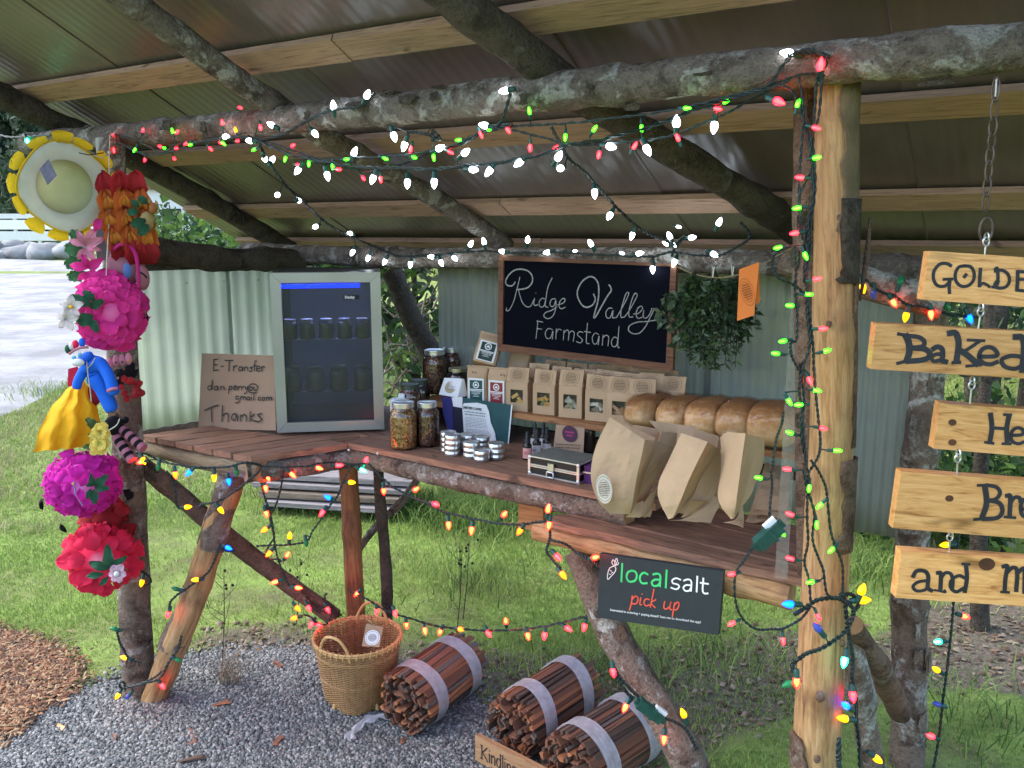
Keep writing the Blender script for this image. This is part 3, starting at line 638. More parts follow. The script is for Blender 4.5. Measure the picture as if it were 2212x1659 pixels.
# main counter: long planks along the wall
ld = (B1 - B0).normalized(); pd = Vector((-ld.y, ld.x, 0)); nb = 5; Wc = .55
for k in range(nb):
    w0 = Wc * k / nb; w1 = Wc * (k + 1) / nb - .004; e0 = B0 - ld * (.02 if k == 0 else .0 + .12 * k) + Vector((0, 0, .0015 * (k % 2)))
    board('plank', (e0 + pd * w0, B1 + ld * .12 + pd * w0, B1 + ld * .12 + pd * w1, e0 + pd * w1), .02, cedar, jit=.001)
MB().box(on_z(1150, 1100, .80), (.09, .02, .13), Matrix.Rotation(SROT, 3, 'Z')).build('board', cedar_edge, stand)['label'] = 'short reddish board hanging under the counter'
log('bearer', A0 + Vector((.01, .03, -.05)), A1 + Vector((.03, .02, -.055)), .030, .036, wood_weathered, bend=.004, label='pale peeled log under the left counter edge', ns=.05)
log('bearer', A1 + Vector((-.03, .02, -.058)), B0 + Vector((.03, .03, -.058)), .034, .032, bark_lichen, bend=.004, label='barked log under the side of the left counter')
log('bearer', B0 + Vector((0, .03, -.052)), B1 + ld * .05 + Vector((0, .03, -.058)), .031, .034, bark_birch, bend=.006, label='white and brown mottled log under the front counter edge', knots=4)
# lower table on the right
T0 = on_z(1180, 1122, TZ); T1 = on_z(1722, 1250, TZ); td = (T1 - T0).normalized(); tp = Vector((-td.y, td.x, 0)); nb = 5
for k in range(nb):
    w0 = .38 * k / nb; w1 = .38 * (k + 1) / nb - .004; sh = [0, .02, .05, .09, .12][k]; zz = Vector((0, 0, .002 * (k % 2)))
    board('plank', (T0 + td * sh + tp * w0 + zz, T1 + td * .03 + tp * w0 + zz, T1 + td * .03 + tp * w1 + zz, T0 + td * sh + tp * w1 + zz), .02, cedar, jit=.003)
log('bearer', T0 + td * -.03 + Vector((0, .04, -.052)), T1 + td * .0 + Vector((0, .03, -.056)), .030, .034, wood_peeled, bend=.006, label='peeled yellow log under the lower table edge', ns=.06)
log('leg', at(1246, 1190, 2.32), at(1540, 1760, 2.02), .040, .050, bark_birch, bend=.012, label='slanting mottled log leg under the lower table', ns=.1, knots=3)
# shelf on the wall
sh0 = on_c(905, 856, 2.47); sh1 = on_c(1700, 975, 2.42)
S0 = SC(sh0.dot(AX) + .01, 2.455, 1.05); S1 = SC(-.52, 2.40, 1.045)
board('shelf', (S0, S1, S1 + NX * .27, S0 + NX * .22), .02, cedar_edge, 'long reddish shelf board on the back wall')
for s in (-1.95, -1.35, -.8): MB().box(SC(s, 2.62, .985), (.03, .12, .09), Matrix.Rotation(SROT, 3, 'Z')).build('shelf_block', cedar, stand)
# ------------------------------------------------------------ surroundings
def leafmat(name, c, tr=.4): return simple(name, c, tuple(q * .6 for q in c), 2.5, .55, 0, amt=.1, trans=tr, spec=.3)
lf_con = leafmat('conifer green', (.075, .11, .07)); lf_br = leafmat('leaf bright', (.13, .23, .045)); lf_md = leafmat('leaf mid', (.065, .13, .035)); lf_dk = leafmat('leaf dark', (.03, .07, .025))
def crown(name, parent, clumps, n, size, mats, seed=1, droop=.3, asp=.45):
    """leaf-sized quads spread through clumps (cx,cy,cz,rx,ry,rz)"""
    r = np.random.default_rng(seed); k = np.array(clumps, float); vol = k[:, 3] * k[:, 4] * k[:, 5]; pick = r.choice(len(k), n, p=vol / vol.sum()); q = k[pick]
    d = r.normal(size=(n, 3)); d /= np.linalg.norm(d, axis=1, keepdims=True); rad = r.uniform(.25, 1.08, (n, 1)) ** .5
    c = q[:, :3] + d * rad * q[:, 3:6]; c += r.normal(size=(n, 3)) * size * .6
    a = r.normal(size=(n, 3)); a[:, 2] -= droop; a /= np.linalg.norm(a, axis=1, keepdims=True); b = np.cross(a, r.normal(size=(n, 3))); b /= np.linalg.norm(b, axis=1, keepdims=True) + 1e-9
    s = size * r.uniform(.5, 1.4, (n, 1)); V = np.stack([c - a * s, c + b * s * asp, c + a * s, c - b * s * asp], 1)
    o = npmesh(name, V, np.arange(n * 4).reshape(-1, 4), mats, None, r.choice(len(mats), n))
    if parent: o.data.transform(Matrix.Translation(-parent.location)); o.parent = parent
    return o
def trunk(parent, base, h, r, mat=bark_dark, limbs=4, seed=1, lean=(0, 0), name='trunk', reach=.4):
    rr = random.Random(seed); base = Vector(base); mb = MB()
    pts = [base + Vector((lean[0] * t + .03 * h * math.sin(t * 5 + seed) * .3, lean[1] * t, h * t)) for t in [i / 10 for i in range(11)]]
    mb.tube(pts, [r * (1 - .75 * i / 10) for i in range(11)], 9, ns=.15)
    for k in range(limbs):
        t = rr.uniform(.3, .95); i = int(t * 10); a = rr.uniform(0, 6.28); L = h * reach * rr.uniform(.5, 1) * (1.15 - t)
        q = [pts[i] + Vector((math.cos(a) * L * u, math.sin(a) * L * u, L * .45 * u + .05 * L * math.sin(u * 6 + k))) for u in (0, .25, .5, .75, 1)]
        mb.tube(q, [r * .35 * (1 - .2 * j) for j in range(5)], 5, ns=.1)
    return mb.build(name, mat, parent)
def conifer(x, y, h, rad, label, seed, mats=(None,), n=1600):
    z = float(hgt(x, y)) - .1; t = thing('conifer_tree', label, 'tree', (x, y, z), group='trees on the far slope')
    trunk(t, (x, y, z), h * .97, h * .018, bark_dark, 0, seed); cl = []; rr = random.Random(seed)
    for k in range(26):
        u = (k + .5) / 26; a = rr.uniform(0, 6.28); rc = rad * (1.05 - u) * rr.uniform(.5, 1); hr = rad * (1.08 - u) * .42
        cl.append((x + math.cos(a) * rc * .6, y + math.sin(a) * rc * .6, z + h * (.08 + .92 * u), hr + .2, hr + .2, h * .035))
    crown('crown', t, cl, n, .28 * h / 12, [lf_con, lf_dk, lf_con], seed, 1.2, .35); return t
def bush(x, y, z, w_, h, label, seed, n=1400, size=.035, mats=None, name='bush', cat='bush', group=None, limbs=6):
    t = thing(name, label, cat, (x, y, z), group=group); rr = random.Random(seed)
    trunk(t, (x, y, z), h * .8, .02 + .012 * h, bark_dark, limbs, seed, reach=.5)
    cl = [(x + rr.uniform(-.5, .5) * w_, y + rr.uniform(-.35, .35) * w_, z + h * rr.uniform(.3, .9), w_ * rr.uniform(.12, .26), w_ * rr.uniform(.12, .26), h * rr.uniform(.08, .18)) for _ in range(16)]
    crown('crown', t, cl, n, size, mats or [lf_md, lf_br, lf_dk], seed, .2, .5); return t
def pos(vx, vy, Y): p = at(vx, vy, Y); return p.x, p.y, p.z
# far slope, left
names = ['tall dark conifer at the far left edge of the slope', 'second dark conifer beyond the white rail fence', 'broad dark conifer behind the yellow flower hat', 'conifer seen between the hat and the stall roof', 'dark conifer beyond the open gable', 'distant conifer above the green bushes', 'tallest conifer behind the gable opening', 'hazy conifer at the right of the gable opening', 'short dark conifer beside the fence end']
for i, (vx, Y, h) in enumerate(((-60, 62, 17), (10, 66, 15), (75, 58, 13), (150, 64, 15), (330, 60, 12), (400, 66, 14), (470, 58, 12), (560, 62, 13), (210, 54, 9))):
    conifer(pos(vx, 500, Y)[0], Y, h, h * .24, names[i], 40 + i, n=2600)
x0, x1 = pos(-700, 500, 60)[0], pos(900, 500, 60)[0]; r_ = np.random.default_rng(77); cl = []
for k in range(120):
    X = r_.uniform(x0, x1); Y = r_.uniform(68, 88); cl.append((X, Y, float(hgt(X, Y)) + r_.uniform(0, 9), 3, 3, 3.4))
tag(crown('distant_woodland', None, cl, 30000, .55, [lf_con, lf_dk, lf_con, lf_md], 78, .6), 'dark wooded slope far behind the road', kind='stuff')
X2 = [pos(q, 500, 46)[0] for q in (900, 2600)]; cl = []
for k in range(150):
    X = r_.uniform(*X2); Y = r_.uniform(24, 44); cl.append((X, Y, float(hgt(X, Y)) + r_.uniform(0, 8), 2, 2, 2.4))
tag(crown('wood_behind', None, cl, 30000, .32, [lf_con, lf_dk, lf_md], 79, .3), 'dark woodland behind the stall', kind='stuff')
# white rail fence and boulders
fe = thing('rail_fence', 'white board fence running along the far side of the road', 'fence', tuple(Vector((-34, 47, float(hgt(-34, 47))))))
for k in range(24):
    X = -48 + k * 1.25; z = float(hgt(X, 47)); MB().box((X, 47, z + .85), (.14, .14, 1.7)).build('post', white_paint, fe)
for j, (zz, hh) in enumerate(((1.55, .26), (1.1, .5), (.5, .5))): MB().box((-33.6, 46.88 , 1.0 + zz - .1), (29, .06, hh)).build('rail', white_paint, fe)
rock_m = simple('boulder stone', (.34, .34, .33), (.13, .135, .13), 1.6, .9, .5, .1, det=8)
bl = ['mossy grey', 'large pale', 'flat dark', 'rounded grey', 'broken pale', 'low dark', 'wide mossy', 'angular grey']
for i in range(15):
    vx = -40 + i * 15 + random.uniform(-4, 4); Y = 40 + (i % 3) * 1.2; p = at(vx, 575, Y); z = float(hgt(p.x, Y)); r = random.uniform(.45, .95); mb = MB()
    mb.ball((p.x, Y, z + r * .3), (r, r * .8, r * .62), 14, 9)
    mb.v = [tuple(Vector(v) + Vector((1, 1, 1)) * .28 * r * noise.noise(Vector(v) * 1.1 + Vector((i, 0, 0))) ) for v in mb.v]
    pl = ['first boulder from the left edge'] + ['%s boulder from the left edge' % q for q in ('second', 'third', 'fourth', 'fifth', 'sixth', 'seventh', 'eighth', 'ninth', 'tenth', 'eleventh', 'twelfth', 'thirteenth', 'fourteenth', 'fifteenth')]
    tag(mb.build('boulder', rock_m), '%s, %s in the row below the white fence' % (pl[i], bl[i % 8]), 'boulder', 'boulders along the far road edge')
# white house glimpsed through the gable opening
hx = at(392, 470, 44); hs = thing('house', 'small white house with a reddish roof glimpsed between bushes through the gable opening', 'house', (hx.x, 44, float(hgt(hx.x, 44))))
zb = float(hgt(hx.x, 44)); MB().box((hx.x, 44, zb + 1.5), (6, 4, 3.2)).build('wall', white_paint, hs)
roof_red = simple('reddish roof', (.22, .09, .06), None, 5, .8)
MB().prism([(-3.5, 0), (3.5, 0), (2.6, 1.5), (-2.6, 1.5)], 4.6, Matrix.Translation((hx.x, 46.3, zb + 3.05)) @ Matrix.Rotation(R(90), 4, 'X')).build('roof', roof_red, hs)
for k in (-1.6, .3, 1.9): MB().box((hx.x + k, 41.97, zb + 1.6), (.9, .08, 1.1)).build('window', dark_mat, hs)
gb = [('bright bush showing under the outer rafter', 400, 12, 1.6, 2.2), ('pale green bush in the middle of the gable opening', 450, 11.5, 2.0, 1.9), ('green bush at the right of the gable opening', 530, 9.0, 1.6, 1.9), ('bush low behind the left wall sheet', 560, 9.8, 1.5, 1.7), ('low bush behind the cardboard notice wall', 470, 12, 1.6, 1.2), ('tall bush behind the fridge', 640, 7.5, 2, 2.1), ('dense bush seen right of the fridge', 890, 6.0, 1.5, 2.2), ('leafy shrub behind the back wall', 1010, 5.6, 1.6, 2.1), ('shrub behind the chalkboard wall', 1250, 5.2, 1.7, 2.1), ('shrub behind the herb bunches', 1500, 5.0, 1.6, 2.2)]
for i, (lb, vx, Y, w_, h) in enumerate(gb):
    x = at(vx, 500, Y).x; bush(x, Y, float(hgt(x, Y)) - .05, w_, h, lb, 200 + i, 3600 if i < 4 or i == 6 else 1500, .045, [lf_br, lf_md, lf_br, lf_dk] if i < 6 else [lf_md, lf_dk, lf_br, lf_con], group='bushes around the stall')
tw = thing('bare_shrub', 'tangle of bare grey twigs behind the gap beside the fridge', 'shrub', tuple(at(890, 900, 5.0)))
mb = MB(); rr = random.Random(5)
for k in range(70):
    p = at(rr.uniform(845, 960), rr.uniform(560, 960), rr.uniform(4.4, 5.4)); a = rr.uniform(0, 6.28); L = rr.uniform(.15, .5); q = [p + Vector((math.cos(a) * L * t, .1 * L * t, math.sin(a) * L * t + .04 * math.sin(t * 7 + k))) for t in (0, .33, .66, 1)]
    mb.tube(q, [.006, .005, .003, .0015], 4)
mb.build('twigs', bark_birch, tw)
# forest at the right
tl = [('dark leaning pole trunk right of the rear post', 2122, 1365, .034, .3, 3.4), ('dark trunk behind the hanging sign boards', 2108, 1190, .07, 0, 5.2), ('slender trunk at the right edge of the picture', 2200, 1185, .05, .1, 5.6), ('thick trunk in the wood right of the signs', 2260, 1170, .10, -.2, 6.0), ('thin trunk far back in the wood', 2170, 1150, .045, .05, 7), ('mossy trunk between the wall and the signs', 2070, 1150, .06, -.1, 6.6)]
for i, (lb, vx, vy, r, ln, Y) in enumerate(tl):
    p = on_z(vx, vy, 0); x, y = p.x * Y / p.y, Y; z = float(hgt(x, y)) - .05
    t = thing('tree', lb, 'tree', (x, y, z), group='trees at the edge of the wood'); hh = 1.65 if i == 0 else 4.5
    trunk(t, (x, y, z), hh if i else 1.9, r * 1.2, bark_dark, 0 if i == 0 else 9, 60 + i, (-.16 if i == 0 else ln, 0), reach=.3)
    if i:
        rr = random.Random(i); cl = [(x + rr.uniform(-.7, .7), y + rr.uniform(-.5, .6), z + rr.uniform(1.0, 4.4), .45, .4, .22) for _ in range(16)]
        crown('crown', t, cl, 2600, .045, [lf_con, lf_dk, lf_md], 90 + i, .8, .3)
for i, (vx, Y, w_, h, lb) in enumerate(((2060, 4.3, .8, .42, 'ivy clump beside the rear right post'), (2180, 4.2, .9, .5, 'broad leaved plant under the sign boards'), (1890, 4.6, .7, .42, 'brambles below the grey wall sheet'), (2250, 4.6, 1.2, .9, 'undergrowth bush at the right edge'), (2110, 5.0, 1.1, .8, 'undergrowth bush behind the dark trunk'), (1960, 5.1, .9, .5, 'low leafy plant behind the wall sheet'))):
    x = at(vx, 1100, Y).x; bush(x, Y, float(hgt(x, Y)) - .03, w_, h, lb, 300 + i, 900, .03, [lf_md, lf_dk, lf_br], 'undergrowth_plant', 'plant', 'undergrowth at the edge of the wood', 3)
cl = []
for k in range(160):
    X = r_.uniform(2.6, 9); Y = r_.uniform(5.6, 12)
    if X > Y * .38: cl.append((X, Y, float(hgt(X, Y)) + r_.uniform(.1, 4.2), .5, .5, .4))
tag(crown('wood_undergrowth', None, cl, 26000, .06, [lf_con, lf_dk, lf_md, lf_dk], 81, .3), 'dark green depths of the wood at the right', kind='stuff')
# weathered boards and straw lying behind the counter
pb = thing('board_stack', 'low stack of pale weathered boards on the ground behind the stall', 'boards', tuple(on_z(725, 1045, .05)))
pale_b = plank('pale weathered board', (.27, .245, .25), (.20, .18, .18), (.10, .09, .09), rough=.8)
for k in range(4):
    a = on_z(550 + 8 * k, 1012 - 0 * k, .22 - .0 * k); b = on_z(905, 1030, .22)
    M = frame(a.lerp(b, .5) + Vector((0, -.03 * k, -.045 * k - .01)), b - a)
    link('board', MB().box((0, 0, 0), ((b - a).length * (1 - .06 * k), .24 + .02 * k, .03), jit=.004).mesh('board', [pale_b if k != 2 else grey_plank]), pb, mtx(pb).inverted() @ M)
for q in (.15, .85):
    a = on_z(550, 1012, .22).lerp(on_z(905, 1030, .22), q); MB().box((a.x, a.y, .045), (.1, .3, .09)).build('block', dark_mat, pb)
r_ = np.random.default_rng(4); p = on_z(870, 1018, .18); st = np.column_stack([r_.normal(p.x, .07, 420), r_.normal(p.y, .04, 420)])
so = grass('straw', st[:, 0], st[:, 1], .10, .004, [g_y], 'loose straw lying on the boards behind the counter', 8, 1.5); so.location.z = .2
# prunings at ground level in front: dried stalks
ds = thing('dried_stalks', 'clump of dry brown stalks on the gravel beside the slanting leg', 'dead plant', tuple(on_z(495, 1470)))
mb = MB(); rr = random.Random(11)
for k in range(46):
    p = on_z(495 + rr.uniform(-22, 22), 1475 + rr.uniform(-8, 8)); a = rr.uniform(0, 6.28); L = rr.uniform(.06, .16)
    mb.tube([p, p + Vector((math.cos(a) * L * .25, math.sin(a) * L * .25, L * .6)), p + Vector((math.cos(a) * L * .7, math.sin(a) * L * .7, L))], [.0014, .001, .0006], 3)
mb.build('stalk', simple('dry stalk', (.30, .22, .14), None, 40, .9), ds, piv=None)
for i, (vx, vy, hh, lb) in enumerate(((985, 1330, .42, 'tall dead weed standing in the grass above the first kindling bundle'), (1000, 1280, .36, 'thin dead weed in the grass below the counter string'), (640, 1290, .3, 'dry weed stalk in the grass left of the middle post'), (480, 1380, .4, 'bare stem standing beside the slanting leg'))):
    p = on_z(vx, vy + 60); t = thing('dead_weed', lb, 'weed', tuple(p), group='dead weeds in the grass'); mb = MB(); rr = random.Random(i)
    mb.tube([p, p + Vector((.02, 0, hh * .5)), p + Vector((.03, 0, hh))], [.0025, .002, .001], 4)
    for k in range(7):
        b = p + Vector((.02, 0, hh * rr.uniform(.3, .9))); a = rr.uniform(0, 6.28); mb.tube([b, b + Vector((math.cos(a) * .05, math.sin(a) * .05, .05)), b + Vector((math.cos(a) * .07, math.sin(a) * .07, .12))], [.0014, .001, .0006], 3)
    mb.build('stem', bark_dark, t)
    for k in range(5): MB().ball(p + Vector((.03 + rr.uniform(-.04, .04), rr.uniform(-.03, .03), hh - rr.uniform(0, .09))), .006, 6, 4).build('seed_head', dark_mat, t)
# ------------------------------------------------------------ goods on the counters
def xf(p, rz=0, rx=0, ry=0): return Matrix.Translation(p) @ Matrix.Rotation(rz, 4, 'Z') @ Matrix.Rotation(rx, 4, 'X') @ Matrix.Rotation(ry, 4, 'Y')
FACE = SROT                                                                  # front (-Y local) faces out of the stall
# fridge ---------------------------------------------------------------
fp = on_z(718, 938, CZ); FW, FH, FD = .378, .578, .40; fr = R(9)
fridge = thing('display_fridge', 'small silver framed glass door fridge with foggy jars inside on the left counter', 'fridge', (fp.x - .008, fp.y + .03, CZ), fr)
silver = simple('brushed silver', (.33, .33, .31), (.27, .27, .255), 5, .38, .05, metal=.5, amt=0)
shell = simple('fridge shell', (.03, .03, .032), None, 20, .5, .05)
mb = MB(); t = .02
mb.box((-FW / 2 + t / 2, FD / 2 + .02, FH / 2 + .012), (t, FD, FH - .02)); mb.box((FW / 2 - t / 2, FD / 2 + .02, FH / 2 + .012), (t, FD, FH - .02))
mb.box((0, FD / 2 + .02, FH - .01), (FW - 2 * t - .001, FD, t)); mb.box((0, FD / 2 + .02, .022), (FW - 2 * t - .001, FD, t)); mb.box((0, FD + .01, FH / 2 + .01), (FW - 2 * t - .001, t, FH - .06)); mb.build('body', shell, fridge, False)
fw = .036
MB().box((0, FD - .01, FH / 2), (FW - .05, .004, FH - .06)).build('liner', simple('fridge liner', (.13, .14, .16), None, 5, .6, amt=0), fridge, False)
def mitre(pts, M=None): return MB().prism(pts, .03, Matrix.Translation((0, .0, 0)) @ Matrix.Rotation(R(90), 4, 'X'))
a, b, c_, d_ = -FW / 2, FW / 2, .012, FH
for pts in ([(a, c_), (a + fw, c_ + fw), (a + fw, d_ - fw), (a, d_)], [(b, c_), (b, d_), (b - fw, d_ - fw), (b - fw, c_ + fw)], [(a + .001, c_), (b - .001, c_), (b - fw, c_ + fw - .001), (a + fw, c_ + fw - .001)], [(a + .001, d_), (a + fw, d_ - fw + .001), (b - fw, d_ - fw + .001), (b - .001, d_)]):
    mitre(pts).build('door_frame', silver, fridge, False)
m_fg, nt, out = newmat('foggy fridge glass'); f = noise_n(nt, coords(nt, 'Object', rnd=False), 5, 3)
p = principled(nt, None, ramp(nt, f, [(.35, (.06, .07, .08)), (.68, (.105, .11, .14))]), .22, 0, .6); rf = nt.nodes.new('ShaderNodeBsdfRefraction'); rf.inputs['Roughness'].default_value = .27; rf.inputs['IOR'].default_value = 1.03; rf.inputs[0].default_value = (.9, .93, .97, 1)
mx = nt.nodes.new('ShaderNodeMixShader'); mx.inputs[0].default_value = .70; nt.links.new(p.outputs[0], mx.inputs[1]); nt.links.new(rf.outputs[0], mx.inputs[2]); nt.links.new(mx.outputs[0], out.inputs[0])
MB().box((0, -.012, FH / 2 + .006), (FW - 2 * fw + .002, .004, FH - 2 * fw - .012)).build('glass_pane', m_fg, fridge, False)
blue_led = emit('blue light strip', (.0, .008, 1.0), 2.4)
MB().box((-.02, .03, FH - fw - .014), (.27, .02, .012)).build('light_strip', blue_led, fridge, False)
MB().box((0, .045, FH - .026), (.28, .03, .006)).build('hidden_fill_lamp', emit('cool hidden fill', (.45, .55, 1.0), 9), fridge, False)  # added light, unseen behind the top frame, to brighten the jars
wire_sh = simple('wire shelf', (.3, .3, .32), None, 20, .4, metal=.8)
for z in (.335, .145):
    mb = MB(); [mb.tube([(x, .05, z), (x, FD - .02, z)], .0015, 4) for x in np.linspace(-.17, .17, 12)]; mb.tube([(-.18, .05, z), (.18, .05, z)], .003, 5); mb.build('shelf', wire_sh, fridge, False)
M = Matrix.Translation((.055, -.0145, FH - fw - .058)) @ Matrix.Rotation(R(90), 4, 'X')
MB().box((.085, -.0150, FH - fw - .052), (.055, .001, .014)).build('badge', dark_mat, fridge, False)
text_obj('lettering', 'Danby', .013, white_paper, fridge, mtx(fridge) @ Matrix.Translation((.063, -.0158, FH - fw - .056)) @ Matrix.Rotation(R(90), 4, 'X'), bold=.0004)
# jars ------------------------------------------------------------------
def granola(name, a, b, c, sc_=150):
    m, nt, out = newmat(name); vec = coords(nt); v = N(nt, 'ShaderNodeTexVoronoi'); v.inputs['Scale'].default_value = sc_; nt.links.new(vec, v.inputs['Vector'])
    s = nt.nodes.new('ShaderNodeSeparateColor'); nt.links.new(v.outputs['Color'], s.inputs[0]); n = noise_n(nt, vec, 30, 3)
    col = ramp(nt, s.outputs[0], [(.1, a), (.45, b), (.85, c)]); col = mixc(nt, .5, col, ramp(nt, n, [(.35, (.4, .4, .4)), (.6, (1, 1, 1))]), 'MULTIPLY')
    inv = nt.nodes.new('ShaderNodeMath'); inv.operation = 'MULTIPLY'; inv.inputs[1].default_value = -1; nt.links.new(v.outputs['Distance'], inv.inputs[0])
    principled(nt, out, col, .7, 0, .3, inv.outputs[0], 1, .004); return m
gr_l = granola('light granola', (.20, .08, .025), (.52, .25, .07), (.68, .42, .18)); gr_d = granola('dark granola', (.045, .018, .012), (.14, .055, .035), (.28, .13, .08)); gr_b = granola('brown granola', (.07, .028, .018), (.22, .09, .055), (.36, .19, .11))
dark_pres = simple('dark preserve', (.035, .022, .018), None, 30, .5); cream = simple('cream', (.75, .70, .58), None, 20, .6)
lid_silver = simple('silver jar lid', (.72, .72, .70), (.55, .55, .54), 50, .3, .05, metal=.85); lid_dark = simple('dark jar lid', (.06, .08, .06), None, 30, .4, metal=.4); lid_gold = simple('gold lid', (.6, .52, .32), None, 30, .35, metal=.8)
def jar(p, h, r, fill, lid, label, group, rz=0, cat='jar', frac=.93):
    t = thing('mason_jar', label, cat, p, rz, group)
    prof = [(0, 0), (r * .85, 0), (r * .97, h * .03), (r, h * .09), (r, h * .68), (r * .97, h * .76), (r * .84, h * .82), (r * .74, h * .85), (r * .74, h * .90)]
    MB().lathe(prof, 28).build('glass', glass, t, False)
    pf = [(0, .003)] + [(q * .955, max(.004, z)) for q, z in prof[1:] if z < h * frac * .93]; pf.append((0, pf[-1][1] + .002)); mb = MB().lathe(pf, 28)
    mb.v = [tuple(Vector(v) * (1 + .03 * noise.noise(Vector(v) * 90 + Vector(p)))) for v in mb.v]; mb.build('contents', fill, t, False)
    lr = r * .80; mb = MB(); prof = [(lr * .97, h * .885)]
    for k in range(5): z = h * .89 + k * h * .016; prof += [(lr, z), (lr * .975, z + h * .008)]
    prof += [(lr, h * .97), (lr, h * .99), (lr * .94, h), (lr * .90, h * .993), (0, h * .993)]
    mb.lathe(prof, 30).build('lid', lid, t, False); return t
def jar_v(vx, vyb, z, hpx, fill, lid, label, group, rr=.295, **k):
    p = on_z(vx, vyb, z); t_ = (p - EYEV).length; h = hpx / FPX * t_ * .98; r = h * rr; p = p + Vector((p.x, p.y, 0)).normalized() * r * .9; return jar(tuple(p), h, r, fill, lid, label, group, **k)
J = 'glass jars of granola and preserves'
jar_v(873, 974, CZ, 104, gr_l, lid_silver, 'glass jar of golden granola at the front of the counter', J)
jar_v(924, 968, CZ, 99, gr_d, lid_silver, 'glass jar of dark granola right behind the golden one', J, rr=.27)
SZ = 1.05
jar_v(940, 852, SZ, 96, gr_b, lid_silver, 'tall glass jar of brown granola at the left end of the shelf', J, rr=.29)
jar_v(978, 842, SZ, 92, gr_d, lid_silver, 'shaded dark granola jar behind the tall brown one on the shelf', J, rr=.28)
jar_v(1014, 840, SZ, 88, gr_d, lid_silver, 'shaded dark jar behind the tipped coffee bag', J, rr=.28)
jar_v(990, 862, SZ, 66, dark_pres, lid_gold, 'short jar of dark preserve with a gold lid behind the little card', J, rr=.40)
jar_v(888, 925, CZ + .03, 95, gr_d, lid_dark, 'dark lidded jar standing against the wall beside the fridge', J, rr=.26)
jar_v(908, 912, CZ + .03, 92, dark_pres, lid_dark, 'dark jar in shadow behind the white wipes tub', J, rr=.24)
i = 0
for z, xs_, hh, fl in ((.337, (-.135, -.075, -.008, .057, .12), .072, simple('pale preserve', (.42, .34, .30), None, 20, .6)), (.147, (-.135, -.055, .03, .115), .090, cream)):
    for k, x in enumerate(xs_):
        o = jar(tuple(mtx(fridge) @ Vector((x, .038, z + .002))), hh, hh * .36, fl, cream, '%s %s jar from the left on the %s fridge shelf' % (['first', 'second', 'third', 'fourth', 'fifth'][k], 'small dark' if z > .3 else 'pale cream', 'upper' if z > .3 else 'lower'), 'jars inside the fridge')
# wipes tub
p = on_z(862, 950, CZ); h = .148; wt_ = thing('wipes_tub', 'white plastic wipes tub with teal label beside the fridge', 'tub', (p.x, p.y + .05, CZ)); r = .036
plw = simple('white plastic', (.72, .73, .75), None, 8, .35, .05, amt=0); teal = simple('teal print', (.02, .22, .25), None, 8, .5, amt=0)
MB().lathe([(0, 0), (r * .96, 0), (r, .004), (r, h * .80)], 28).build('tub', plw, wt_, False)
MB().lathe([(r * 1.004, h * .06), (r * 1.004, h * .16)], 28).build('label_band', teal, wt_, False)
MB().lathe([(r * 1.02, h * .80), (r * 1.02, h * .88), (r * .93, h * .93), (r * .3, h * .95), (0, h * .95)], 28).build('lid', plw, wt_, False)
MB().box((.006, 0, h * .99), (.022, .016, .018), jit=.002).build('lid_tab', plw, wt_, False)
text_obj('lettering', 'SAT', .014, simple('grey print', (.25, .28, .32), None, 5, .7), wt_, mtx(wt_) @ Matrix.Translation((-.012, -r * 1.01, h * .42)) @ Matrix.Rotation(R(90), 4, 'X'))
# bags --------------------------------------------------------------------
def seal(parent, M, r, mat, ring=True):
    """round printed seal: two rings and short lines of print"""
    mb = MB()
    for rr_, w_ in (((r, r * .035), (r * .74, r * .03)) if ring else ((r, r * .04),)):
        n = 30; v = []
        for k in range(n): a = 2 * math.pi * k / n; v += [M @ Vector((math.cos(a) * rr_, math.sin(a) * rr_, .0004)), M @ Vector((math.cos(a) * (rr_ - w_), math.sin(a) * (rr_ - w_), .0004))]
        mb.add(v, [(2 * k, 2 * ((k + 1) % n), 2 * ((k + 1) % n) + 1, 2 * k + 1) for k in range(n)])
    rr = random.Random(int(r * 1e5))
    for j in range(-3, 4):
        y = j * r * .17; L = math.sqrt(max(0, (r * .66) ** 2 - y * y)); x = -L
        while x < L - r * .05:
            w_ = r * rr.uniform(.05, .16); x2 = min(x + w_, L); q = r * .045 if abs(j) != 1 else r * .06
            mb.add([M @ Vector(v) for v in ((x, y - q, .0004), (x2, y - q, .0004), (x2, y + q, .0004), (x, y + q, .0004))], [(0, 1, 2, 3)]); x = x2 + r * .05
    return mb.build('printed_seal', mat, parent)
seal_ink = simple('faint brown print', (.22, .14, .08), None, 40, .8, amt=0)
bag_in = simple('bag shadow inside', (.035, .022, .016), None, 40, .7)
foods = [[simple('sweet pieces dark', (.10, .04, .03)), simple('cookie yellow', (.60, .36, .10))], [simple('dried mango', (.55, .28, .06)), simple('green herb', (.16, .17, .06))], [simple('dried leaf grey', (.30, .27, .16)), simple('noodle pale', (.45, .42, .36))], [simple('nougat pale', (.55, .50, .42)), simple('noodle dark', (.2, .15, .1))], [simple('biscotti', (.36, .17, .08)), simple('biscotti light', (.48, .27, .15))], [simple('cookie brown', (.27, .11, .045)), simple('cookie brown light', (.38, .17, .075))]]
